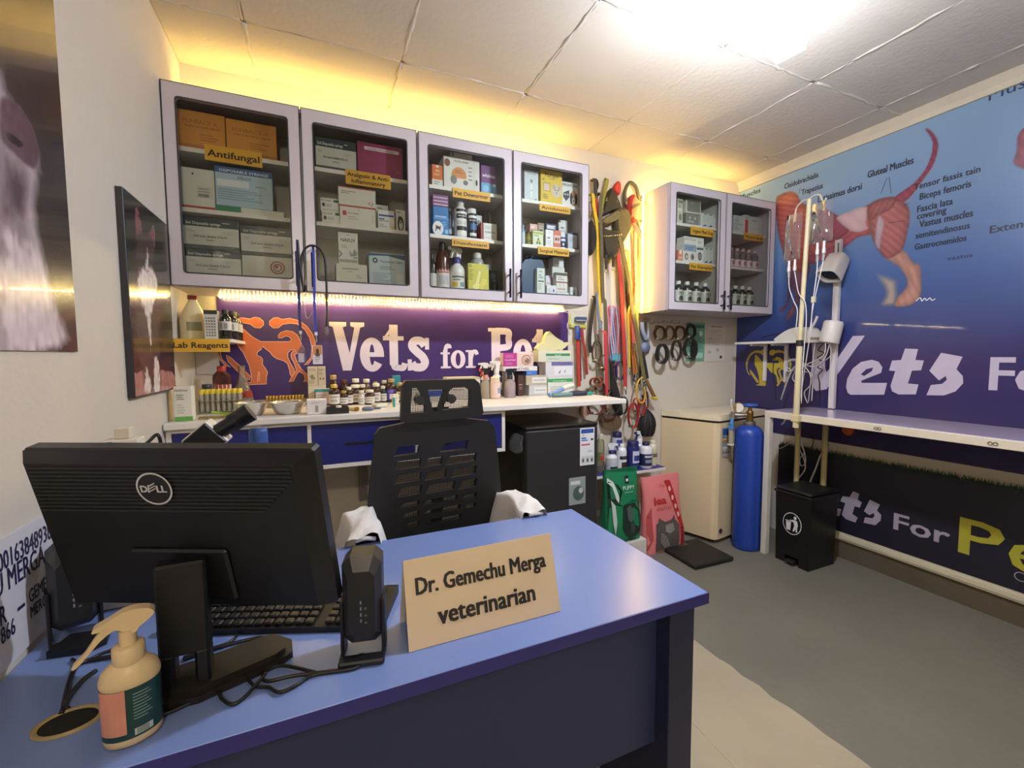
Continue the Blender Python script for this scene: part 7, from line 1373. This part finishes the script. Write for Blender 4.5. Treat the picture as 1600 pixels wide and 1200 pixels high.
a,b=[(1.108,0.818),(1.130,0.815)]; m.rect(a[0],a[1],b[0],a[1]+.007,MN,so,LW,.0005)
part('lettering',m,t)
# ------------------------------------------------------------------ desk
DZ=.72; M_top=C('#6f84ba',.27,var=.03,scale=6); M_nav=C('#252f58',.5,var=.05); M_nav2=C('#1a2142',.5,var=.05)
t=emp('desk','blue topped office desk with navy front panel against the left wall','desk',(.15,1.07,0))
m=MB(); m.box(-.543,.752,DZ-.027,.850,1.388,DZ,M_top,.0015); part('desk_top',m,t)
m=MB(); m.box(-.5435,.7505,DZ-.028,.8515,.7518,DZ-.001,C('#2c2c78',.4)); m.box(.8502,.7505,DZ-.028,.8515,1.388,DZ-.001,C('#2c2c78',.4)); part('edge_band',m,t,'dark purple edge band')
m=MB(); m.box(-.52,.835,.295,.766,.853,DZ-.0275,M_nav); part('front_panel',m,t)
m=MB(); m.box(.766,.788,0,.846,1.36,DZ-.0275,M_nav2,.002); part('side_panel',m,t)
m=MB(); m.box(-.535,.788,0,-.505,1.36,DZ-.0275,M_nav2,.002); part('side_panel',m,t)
m=MB(); m.lathe([(.044,.0),(.044,.004),(.040,.005),(.036,.002)],C('#a08d63',.4),28,c=(-.384,.885,DZ),sy=.72,cap=False); m.lathe([(.0,.0016),(.037,.0016)],C('#0b0a0b',.8),28,c=(-.384,.885,DZ),sy=.72,cap=False); part('grommet',m,t,'tan ringed cable hole')
# ------------------------------------------------------------------ monitor (its back to the room)
YM,TM=math.radians(-25.5),math.radians(13.5)
t=emp('monitor','black computer monitor seen from behind on the blue desk','monitor',(-.226,.90,DZ+.0005))
MM=Matrix.Translation((-.226,.923,.993))@Matrix.Rotation(YM,4,'Z')@Matrix.Rotation(TM,4,'X')
M_mon=C('#0d0d0e',.42,var=.1); M_mon2=C('#131314',.33,var=.1)
mw,mh=.25,.1575
def frus(mb,x,z,y0,x2,z2,y1,mat,M):
    a=[(-x,y0,-z),(x,y0,-z),(x,y0,z),(-x,y0,z)]; b=[(-x2,y1,-z2),(x2,y1,-z2),(x2,y1,z2),(-x2,y1,z2)]
    mb.add(a+b,[(0,1,2,3)[::-1] if y1<y0 else (0,1,2,3),(4,5,6,7) if y1<y0 else (7,6,5,4)]+[((i,(i+1)%4,4+(i+1)%4,4+i) if y1<y0 else (4+i,4+(i+1)%4,(i+1)%4,i)) for i in range(4)],mat,False,M)
m=MB(); m.box(-mw,-.001,-mh,mw,.030,mh,M_mon2,.005,M=MM); part('bezel',m,t)
m=MB(); frus(m,mw-.003,mh-.003,.0,mw-.024,mh-.016,-.022,M_mon,MM); m.box(-.085,-.030,-.125,.085,-.02,-.02,M_mon,.004,M=MM); bk=part('back_shell',m,t)
for k in range(12):
    z=mh-.024-.0072*k; m=MB(); m.box(-mw+.028,-.0245,z-.0018,mw-.030-.007*max(0,k-3),-.0215,z+.0018,C('#1b1b1c',.45),.0008,M=MM); part('vent_rib',m,bk)
m=MB(); m.box(-mw+.008,.0301,-mh+.010,mw-.008,.0308,mh-.008,C('#0a0b0e',.15),0,M=MM); part('screen',m,t)
m=MB(); LF=(MM.to_3x3()@V(1,0,0),MM.to_3x3()@V(0,0,1)); lo=MM@V(-.012,-.0250,.098); M_sil=C('#c4c4c6',.5)
m.disc(0,0,.030,.030,C('#141415',.4),lo,LF,.0006,32); m.disc(0,0,.030,.030,M_sil,lo,LF,.0012,40,.90)
m.text('D',-.0225,-.006,.0175,M_sil,lo,LF,.0014,bold=.05); m.text('LL',.0045,-.006,.0175,M_sil,lo,LF,.0014,bold=.05)
for k in range(3): m.poly([(-.0105+.0005*k,-.0065+.0048*k),(.002,-.0005+.0048*k),(.0035,.0022+.0048*k),(-.009,-.0038+.0048*k)],M_sil,lo,LF,.0014)
m.poly([(-.0115,-.0065),(-.009,-.0075),(-.0075,.0065),(-.010,.0075)],M_sil,lo,LF,.0013)
part('maker_badge',m,t,'round silver badge')
n0=MM@V(0,-.045,-.03)
m=MB(); 
for xa,xb in ((-.262,-.240),(-.212,-.190)): m.box(xa,.868,DZ+.02,xb,.898,.80,M_mon,.004)
m.box(-.262,.868,.795,-.190,.898,.955,M_mon,.004); m.box(-.240,.880,DZ+.02,-.212,.897,.752,M_mon)
m.box(-.258,.89,.85,-.194,.925,.945,M_mon,.003); part('stand_neck',m,t)
m=MB(); fr_=(V(1,0,0),V(0,1,0)); P=[(-.275,.862),(-.262,.850),(-.205,.846),(-.085,.890),(-.066,.908),(-.070,.948),(-.095,.974),(-.125,.972),(-.215,.945),(-.270,.935)]
m.poly(P,C('#1c1815',.4,var=.1),(0,0,DZ+.0005),fr_,0,.012)
c=(sum(p[0] for p in P)/len(P),sum(p[1] for p in P)/len(P)); m.poly([(c[0]+(x-c[0])*.88,c[1]+(y-c[1])*.84) for x,y in P],C('#1c1815',.4,var=.1),(0,0,DZ+.0125),fr_,0,.011); part('stand_foot',m,t)
# ------------------------------------------------------------------ keyboard
t=emp('keyboard','black keyboard lying behind the monitor on the blue desk','keyboard',(-.085,1.075,DZ+.0005),math.radians(-21.6))
m=MB(); m.poly([(-.075,.0),(.075,.0),(.075,.020),(.06,.024),(-.075,.012)],C('#151516',.45),(-.232,0,0),(V(0,1,0),V(0,0,1)),0,.464); part('case',m,t,local=True)
km=None
for r in range(6):
    for k in range(21):
        if k in (15,) : continue
        x=-.222+.0212*k; y=-.060+.0215*r; z=.0165+.0017*r+(.0005)
        if km is None:
            q=MB(); q.box(-.0088,-.0088,0,.0088,.0088,.007,C('#1f1f21',.4),.0022); km=q.mesh('key')
        o=bpy.data.objects.new('key',km); COL.objects.link(o); o.parent=t; o.location=(x,y,z-.003)
# ------------------------------------------------------------------ small speakers
def speaker(label,x,y,rz):
    t=emp('desk_speaker',label,'speaker',(x,y,DZ+.0005),rz,'small black desk speakers'); Ms=C('#1a1b1f',.42,var=.08); Mf=C('#2c2d33',.38,var=.08)
    m=MB(); w,h,d,c=.0365,.172,.060,.015
    P=[(-w+c,0),(w-c,0),(w,c),(w,h-c),(w-c,h),(-w+c,h),(-w,h-c),(-w,c)]
    m.poly(P,Ms,(0,.0,.024),XZ,-d+.012,d-.014)
    Q=[(-w+.022,.016),(w-.018,.016),(w-.012,.026),(w-.012,h-.036),(w-.022,h-.026),(-w+.022,h-.026),(-w+.012,h-.04),(-w+.012,.03)]
    k=len(P); vs=[(p[0],.002,.024+p[1]) for p in P]+[(p[0],-.012,.024+p[1]) for p in Q]
    m.add(vs,[(i,(i+1)%k,k+(i+1)%k,k+i) for i in range(k)],Mf); m.poly(Q,Ms,(0,-.012,.024),XZ,0)
    part('cabinet_shell',m,t,local=True)
    g=MB(); M_g=C('#131316',.4)
    for s_ in (-1,1): g.box(s_*.0378-.0035,-.006,.004,s_*.0378+.0035,.034,.11,M_g,.002)
    g.box(-.0413,-.040,0,.0413,-.014,.012,M_g,.003); 
    for s_ in (-1,1): g.box(s_*.0378-.0035,-.038,.0,s_*.0378+.0035,.034,.012,M_g,.002)
    part('cradle',g,t,local=True)
    q=MB(); MW=C('#8e8f94',.5); o=V(.003,-.0122,.075)
    for i in range(4): q.rect(-.006,-.004+.012*i,-.0035,.003+.012*i,MW,o,XZ,.0005); 
    for i in range(3): q.disc(.004,.003-.014*i+.02,.0022,.0022,MW,o,XZ,.0005,10,.6)
    part('print_mark',q,t,local=True); return t
sp=speaker('black faceted desk speaker beside the name plate',.060,.862,math.radians(-12))
dup(sp,(-.478,1.155,DZ+.0005),math.radians(25),label='black desk speaker half hidden behind the monitor by the name sheet')
# ------------------------------------------------------------------ name plate
t=emp('name_plate','cream folded name plate with bold black lettering on the desk','name plate',(.311,.87,DZ+.0005))
M_pl=C('#cdb999',.45,var=.03); TL=math.radians(17.6)
u_=V(1,0,0); v_=V(0,math.sin(TL),math.cos(TL)); po=V(.141,.829,DZ+.0012)
m=MB(); m.poly([(0,0),(.34,0),(.34,.169),(0,.169)],M_pl,po,(u_,v_),-.003,.003); part('front_leaf',m,t)
m=MB(); v2=V(0,-math.sin(TL),math.cos(TL)); m.poly([(0,0),(.34,0),(.34,.165),(0,.165)],C('#d6d0c6',.4),V(.141,.829+2*.165*math.sin(TL)+.003,DZ+.0012),(u_,v2),-.003,.003); part('rear_leaf',m,t)
m=MB(); MI=C('#1c1a1a',.5); m.text('Dr. Gemechu Merga',.170,.100,.046,MI,po,(u_,v_),.0006,bold=.04,align='C',fit=.295); part('lettering',m,t); m=MB(); m.text('veterinarian',.172,.036,.050,MI,po,(u_,v_),.0006,bold=.04,align='C',fit=.218); part('lettering',m,t)
# ------------------------------------------------------------------ pump spray bottle in the foreground
t=emp('pump_bottle','cream trigger pump bottle with dark green and pink label in front','pump bottle',(-.279,.812,DZ+.0005),math.radians(12))
M_cr=C('#d3bd93',.4,var=.04); M_gr=C('#0d3a3c',.35,var=.04); SX,SY_=1,.74
m=MB(); m.lathe([(0,0),(.030,.0),(.037,.004),(.0385,.012),(.0385,.100),(.0395,.102),(.040,.108),(.036,.122),(.026,.132),(.019,.136)],M_cr,32,sx=SX,sy=SY_); part('body',m,t,local=True)
m=MB(); m.lathe([(.0391,.016),(.0391,.099)],M_gr,32,sx=SX,sy=SY_); lb=part('label_wrap',m,t,'dark green label',local=True)
def wrapq(mb,a0,a1,z0,z1,mat,k=1.0):
    A=[]
    for i in range(7):
        a=a0+(a1-a0)*i/6
        for zz in (z0,z1): A.append(((.0394+.0002*k)*math.sin(a)*SX,-(.0394+.0002*k)*math.cos(a)*SY_-.0002,zz))
    mb.add(A,[(2*i,2*i+2,2*i+3,2*i+1) for i in range(6)],mat)
m=MB(); wrapq(m,-1.25,-.12,.026,.099,C('#c58876',.4,var=.12,scale=40)); q=C('#7fa09c',.5)
for k in range(9): wrapq(m,.12,.12+.55+.1*math.sin(k*2.1),.088-.0052*k,.0896-.0052*k,q,2)
wrapq(m,.12,.75,.020,.031,C('#b9c4c0',.5),2)
for k in range(12): wrapq(m,.2+.035*k,.215+.035*k,.0205,.0305,C('#12282a',.5),3)
m_=m; part('label_print',m_,lb,local=True)
m=MB(); m.lathe([(.0205,.133),(.0215,.137),(.0215,.158),(.018,.161),(.0125,.162)],M_cr,24); part('collar',m,t,local=True)
m=MB(); m.lathe([(.0115,.160),(.0115,.186)],M_cr,16)
m.poly(sm2([(.010,.180),(.016,.188),(.030,.198),(.036,.206),(.030,.214),(.014,.219),(-.004,.218),(-.022,.209),(-.034,.204),(-.040,.200),(-.040,.196),(-.028,.196),(-.012,.192),(-.004,.186)],2),M_cr,(0,.0095,0),XZ,0,.019); part('spray_head',m,t,local=True)
m=MB(); m.poly(sm2([(-.014,.206),(-.030,.196),(-.042,.180),(-.052,.164),(-.066,.150),(-.064,.146),(-.056,.152),(-.044,.166),(-.032,.180),(-.018,.190),(-.006,.194)],2),M_cr,(0,.007,0),XZ,0,.014); part('trigger_lever',m,t,local=True)
t.scale=(.92,.92,.92)
# ------------------------------------------------------------------ cables on the desk
zc=DZ+.0042; MKB=C('#101014',.4)
def cab(label,L,r=.0032,group='black cables lying on the desk',z=None):
    e=emp('cable',label,'cable',(L[0][0],L[0][1],DZ),0,group); m=MB(); m.tube([(p[0],p[1],(z or zc)+.0012*math.sin(i*1.7)) for i,p in enumerate(L)],r,MKB,6); part('cord',m,e)
cab('black speaker cable running from the speaker to the monitor foot in a wide loop',[(0.053,0.858),(0.049,0.835),(0.033,0.826),(-0.029,0.841),(-0.068,0.847),(-0.101,0.849),(-0.113,0.867),(-0.105,0.886),(-0.084,0.884),(-0.056,0.865),(-0.026,0.842)])
cab('black speaker cable crossing over to the front of the monitor foot',[(0.058,0.856),(0.055,0.831),(0.036,0.823),(-0.029,0.836),(-0.054,0.820),(-0.081,0.812),(-0.100,0.835),(-0.121,0.847),(-0.136,0.869)])
cab('black cable looping below the monitor foot',[(-0.109,0.874),(-0.121,0.848),(-0.137,0.824),(-0.152,0.818),(-0.169,0.836),(-0.179,0.854),(-0.202,0.854),(-0.238,0.841),(-0.255,0.835)])
cab('thin black cable winding behind the monitor foot',[(-0.258,0.986),(-0.222,0.989),(-0.177,0.997),(-0.138,0.998),(-0.126,0.990),(-0.130,0.971),(-0.145,0.961),(-0.166,0.955)])
cab('black cable rising behind the monitor neck toward the keyboard',[(-0.258,0.979),(-0.214,0.992),(-0.184,1.005),(-0.174,1.037),(-0.175,1.090)])
cab('thick black cable beside the monitor neck',[(-0.280,1.061),(-0.267,1.075),(-0.248,1.094)],.0045)
cab('black cable coming out of the desk hole beside the pump bottle',[(-0.396,0.915),(-0.406,0.927),(-0.429,1.004),(-0.433,1.048),(-0.400,1.047),(-0.369,1.041)],.004)
cab('second black cable at the desk hole',[(-0.402,0.908),(-0.408,0.946),(-0.406,0.989),(-0.396,1.011)],.004)
cab('black cable behind the pump bottle trigger',[(-0.452,1.068),(-0.431,1.045),(-0.421,1.054),(-0.405,1.069),(-0.378,1.070)],.003)
e=emp('charger','flat black charger lying on the desk behind the pump bottle','charger',(-.455,1.115,DZ+.0005)); m=MB(); m.poly([(-.045,-.02),(.02,-.032),(.042,-.01),(.035,.025),(-.03,.035)],C('#141518',.45),(-.455,1.115,DZ+.0005),(V(1,0,0),V(0,1,0)),0,.014); part('casing',m,e)
# ------------------------------------------------------------------ behind the monitor
m=MB(); m.box(-.515,1.255,DZ+.0005,-.36,1.372,1.078,C('#cdc6ba',.5),.002); solo('storage_box',m,'tall pale storage box standing behind the monitor by the wall','box')
carton('flat white tablet carton with blue band on the pale storage box',-.474,-.405,1.0785,1.104,1.30,.05,'#cfc8bb',[('r',.18,.1,.32,.9,'#4a52a8'),('t','Tabs',.38,.5,.35,'#5a5a70',.4),lines(.38,.15,.9,.4,2,'#8d8ba0')])
carton('small plain box on top of the flat tablet carton',-.452,-.424,1.1045,1.130,1.315,.03,'#c9bfb0',[])
e=emp('cable_bundle','loose dark cable loop lying on the pale storage box','cable',(-.39,1.3,1.079)); m=MB(); m.tube([(-.400,1.29,1.083),(-.385,1.30,1.095),(-.372,1.31,1.110),(-.366,1.31,1.105),(-.366,1.315,1.084),(-.38,1.31,1.082)],.004,MKB,6); part('cord',m,e)
t=emp('microscope','microscope with black slanted eyepiece rising behind the monitor','microscope',(-.25,1.27,DZ+.0005))
Mw=C('#cfcac2',.4); Mk=C('#17171a',.4)
m=MB(); m.box(-.335,1.20,DZ+.0005,-.19,1.36,DZ+.04,Mw,.008); part('base',m,t)
m=MB(); m.poly([(-.335,.0),(-.285,.0),(-.29,.22),(-.25,.33),(-.29,.345),(-.34,.24)],Mw,(0,1.30,DZ+.04),XZ,0,.045); part('arm',m,t)
m=MB(); m.box(-.30,1.225,DZ+.15,-.185,1.335,DZ+.163,Mk,.002); part('stage',m,t)
m=MB(); m.cyl((-.235,1.28,DZ+.18),(-.235,1.28,DZ+.235),.012,Mk); m.cyl((-.235,1.28,DZ+.235),(-.245,1.28,DZ+.32),.026,Mw); part('objective_turret',m,t)
hm=Matrix.Translation((-.262,1.28,1.095))@Matrix.Rotation(math.radians(-42),4,'Y'); m=MB(); m.box(-.032,-.03,-.032,.032,.03,.032,Mk,.003,M=hm); m.box(-.035,-.027,-.035,.035,.034,.035,Mw,.003,M=hm@Matrix.Translation((0,.004,0))); part('head',m,t,'black and white prism head')
m=MB(); d=V(.095,0,.062).normalized(); a=V(-.245,1.27,1.108); b=a+d*.05; c=b+d*.045; m.cyl(a,b,.019,Mk,16); m.cyl(b-d*.004,b+d*.01,.023,Mk,16); m.cyl(b,c,.021,Mk,16,.0245); part('eyepiece',m,t,'black eyepiece tube')
b_=bottle('white canister with blue screw lid behind the microscope',-.160,DZ+.0005,1.345,.024,.385,'#cfcabb','#2f4f8f',None,style='jar',name='canister',capr=.95)
# ------------------------------------------------------------------ office chair
t=emp('office_chair','black mesh office chair with headrest between desk and worktop','chair',(.41,1.60,0))
M_ch=C('#111114',.5,var=.1); M_net=NET()
BR=[(p[0]-.40,p[1]) for p in [(0.192,1.045),(0.172,1.015),(0.159,0.946),(0.145,0.807),(0.139,0.714),(0.154,0.628)]]
out=[(-.235,1.015),(-.215,1.038),(-.10,1.055),(.10,1.055),(.205,1.038),(.228,1.010),(.246,.86),(.256,.72),(.250,.60),(.21,.53),(-.21,.53),(-.262,.60),(-.268,.72),(-.250,.88)]
cxh=.405
def bow(P): return P
m=MB(); rows=[(.945,-.165,-.075),(.945,.01,.115),(.893,-.168,-.07),(.893,-.055,.012),(.893,.03,.150),(.842,-.165,-.07),(.842,-.052,.028),(.842,.05,.150),(.79,-.155,-.07),(.79,-.05,.06),(.79,.08,.15),(.74,-.148,-.08),(.74,-.06,.07),(.74,.09,.15),(.70,-.14,-.08),(.70,-.06,.08),(.70,.10,.145),(.662,-.13,-.08),(.662,-.05,.085)]
holes=[]
for z,a,b in rows:
    h=.017 if z>.77 else .010; holes.append([(a-.008,z-h),(b-.004,z-h+.005),(b+.003,z+h+.004),(a+.012,z+h)])
m.poly([out]+holes,M_ch,(cxh,1.635,0),XZ,-.012,.024); part('backrest',m,t)
m=MB(); m.poly([(-.19,.62),(.18,.62),(.18,.985),(-.19,.985)],M_net,(cxh,1.636,0),XZ,0,0); part('back_net',m,t,'see-through woven net')
m=MB(); hp=[(p[0]-.0,p[1]) for p in ((-.155,1.062),(-.148,1.19),(-.135,1.208),(.13,1.208),(.150,1.19),(.165,1.075),(.150,1.058),(-.13,1.050))]
hh=[[(-.120,1.087),(-.062,1.087),(-.075,1.15),(-.09,1.18),(-.112,1.18)],[(-.055,1.172),(-.035,1.09),(-.018,1.09),(.012,1.172)],[(.0,1.092),(.110,1.10),(.112,1.165),(.095,1.178),(.045,1.178),(.028,1.165)]]
m.poly([hp]+hh,M_ch,(cxh+.012,1.625,0),XZ,-.016,.032); hr=part('headrest',m,t)
m=MB(); m.poly([(-.125,1.08),(.118,1.08),(.118,1.185),(-.125,1.185)],M_net,(cxh+.012,1.626,0),XZ,0,0); part('headrest_net',m,hr)
m=MB()
for xx in (-.085,.035): m.cyl((cxh+.012+xx,1.60,1.135),(cxh+.012+xx,1.65,1.135),.017,C('#2a2a2d',.4),14)
part('tilt_knob',m,hr)
m=MB(); m.box(cxh-.05,1.645,.95,cxh+.05,1.665,1.10,M_ch,.004); part('headrest_bracket',m,t)
m=MB(); m.box(cxh-.235,1.17+.24,.46,cxh+.235,1.66,.53,C('#151518',.7,bump=.2),.03); part('seat',m,t)
m=MB(); m.tube([(cxh,1.60,.44),(cxh,1.68,.47),(cxh,1.69,.60),(cxh,1.66,.75)],.025,M_ch,8); part('spine',m,t)
for s_ in (-1,1):
    m=MB(); m.tube([(cxh+s_*.24,1.55,.49),(cxh+s_*.275,1.55,.50),(cxh+s_*.28,1.55,.60),(cxh+s_*.28,1.53,.685)],.016,M_ch,8); m.box(cxh+s_*.28-.04,1.41,.685,cxh+s_*.28+.04,1.63,.71,M_ch,.01); part('armrest',m,t)
m=MB(); m.cyl((cxh,1.56,.10),(cxh,1.56,.46),.028,C('#2a2a2c',.4,.5)); part('gas_column',m,t)
for k in range(5):
    a=2*PI*k/5+.3; e_=V(cxh+.25*math.cos(a),1.56+.25*math.sin(a),.075); m=MB(); m.cyl((cxh,1.56,.105),e_,.024,M_ch,8,.016); lg=part('base_arm',m,t)
    m=MB(); m.cyl((e_.x-.012,e_.y,.028),(e_.x+.012,e_.y,.028),.028,M_ch,12); m.cyl((e_.x,e_.y,.05),(e_.x,e_.y,.08),.008,M_ch,8); part('caster',m,lg)
def coat(label,x,y,z,w,d,hgt,seed):
    e=emp('white_coat',label,'cloth',(x,y,z),0,'white cloths over the chair arms'); R_=random.Random(seed); m=MB(); n=22;rows=14; vs=[]
    for j in range(rows+1):
        v=-1+2*j/rows
        for i in range(n+1):
            u=-1+2*i/n; r_=max(0,1-(u*u)**1.4*.9); zz=hgt*r_*(.75+.25*math.cos(v*2.2))+.006*math.sin(4*u+3*v+seed)+.0035*math.sin(8*u-5*v)+.0012*R_.random()
            drop=max(0,abs(u)-.55)*.26
            vs.append((x+u*w+.01*math.sin(4*v+seed),y+v*d,z+zz-drop+.013))
    fs=[(j*(n+1)+i,j*(n+1)+i+1,(j+1)*(n+1)+i+1,(j+1)*(n+1)+i) for j in range(rows) for i in range(n)]
    m.add(vs,fs,C('#d6d2d0',.8,var=.04,bump=.3,bscale=60),True); part('fabric',m,e)
    m=MB(); m.tube([(x-w*.3,y-d*.9,z+hgt*.55),(x,y-d*.98,z+hgt*.72),(x+w*.35,y-d*.9,z+hgt*.5)],.007,C('#cdc9c9',.8),6); part('hem_fold',m,e)
coat('white cloth draped over the chair arm nearer the monitor',.108,1.50,.709,.085,.135,.050,3)
coat('white cloth draped over the chair arm nearer the fridge',.692,1.50,.709,.08,.135,.033,8)

# ------------------------------------------------------------------ lanyards on the first cabinet's handles
def lanyard(label,L,w,col,group='lanyards on the cabinet handles',tip=None,r=None,y=2.135):
    P=[(a,y+.003*math.sin(i),b) for i,(a,b) in enumerate(L)]; e=emp('lanyard',label,'lanyard',(P[-1][0],y,P[-1][2]),0,group); m=MB()
    if r: m.tube(P,r,C(col,.5),8)
    else: m.strap(P,w,.0015,C(col,.6,var=.15,scale=80))
    part('strap',m,e); return e,P[-1]
e,b=lanyard('dark blue lanyard with a turned identity card on the first handle',[(-0.076,1.802),(-0.077,1.711),(-0.078,1.548)]+[(-0.076,1.579),(-0.078,1.485),(-0.076,1.410)],.011,'#232a66')
m=MB(); m.box(b[0]-.005,b[1]-.003,b[2]-.014,b[0]+.005,b[1]+.003,b[2],C('#c9c4c0',.4)); m.cyl((b[0],b[1],b[2]-.014),(b[0],b[1],b[2]-.04),.003,M_met,6); part('clip',m,e)
(x0,z1),(x1,z0)=[(-0.092,1.350),(-0.057,1.266)]; m=MB(); m.poly([(x0,z0),(x1,z0+.006),(x1-.002,z1-.02),(x0+.018,z1),(x0+.002,z1-.03)],GLASS('#d8d2d8',1,.4,'#8a7a8e'),(0,b[1],0),XZ,0,.002); m.rect(x0+.004,z0+.006,x1-.008,z0+.045,C('#b7a9b4',.4),(0,b[1],0),XZ,.0025); part('card',m,e)
e,b=lanyard('bright blue lanyard with a photo identity card on the second handle',[(-0.015,1.781),(-0.014,1.688),(-0.016,1.551)]+[(-0.016,1.571),(-0.017,1.498),(-0.014,1.405)],.010,'#2b3aa6')
m=MB(); m.box(b[0]-.006,b[1]-.003,b[2]-.014,b[0]+.006,b[1]+.003,b[2],C('#d9d6d2',.4)); m.cyl((b[0],b[1],b[2]-.014),(b[0],b[1],b[2]-.045),.004,M_met,6); part('clip',m,e)
(x0,z1),(x1,z0)=[(-0.031,1.347),(0.009,1.263)]; m=MB(); o=(0,b[1],0); m.box(x0,b[1],z0,x1,b[1]+.002,z1,C('#d6d2d8',.35)); h=z1-z0; w=x1-x0
m.rect(x0+.002,z0+h*.5,x1-.002,z1-.002,C('#c9824f',.4),o,XZ,.0004); m.disc(x0+w*.5,z0+h*.68,w*.16,h*.15,C('#4a3024',.4),o,XZ,.0007); m.disc(x0+w*.5,z0+h*.50,w*.26,h*.10,C('#5a4a50',.4),o,XZ,.0006)
for k in range(3): m.rect(x0+w*.2,z0+h*(.34-.1*k),x0+w*(.8-.1*k),z0+h*(.37-.1*k),C('#6a6878',.4),o,XZ,.0007)
part('card',m,e)
e,b=lanyard('black cord looped over both handles with a clear pendant',[(-0.055,1.576),(-0.065,1.640),(-0.065,1.710),(-0.051,1.757),(-0.026,1.779),(0.003,1.775),(0.026,1.746),(0.034,1.690),(0.034,1.552)]+[(0.032,1.573),(0.034,1.499),(0.029,1.431)],.01,'#17161c',r=.0045,y=2.128)
m=MB(); m.lathe([(0,0),(.010,.012),(.011,.026),(.005,.04),(0,.042)],GLASS('#e2dfe0',1.2,.3,'#b9b4b6'),8,c=(b[0],b[1],b[2]-.042)); part('pendant',m,e)
e,b=lanyard('second black cord hanging straight from the first handle',[(-0.074,1.794),(-0.071,1.710),(-0.063,1.640),(-0.057,1.576)]+[(-0.048,1.607),(-0.049,1.580)],.01,'#1b1a1f',r=.004,y=2.122)
e,b=lanyard('thin pale string loop knotted between the two lanyards',[(-0.052,1.575),(-0.063,1.541),(-0.057,1.502),(-0.048,1.464),(-0.029,1.489),(-0.018,1.506),(-0.022,1.543)],.01,'#a89aa4',r=.0018,y=2.14)
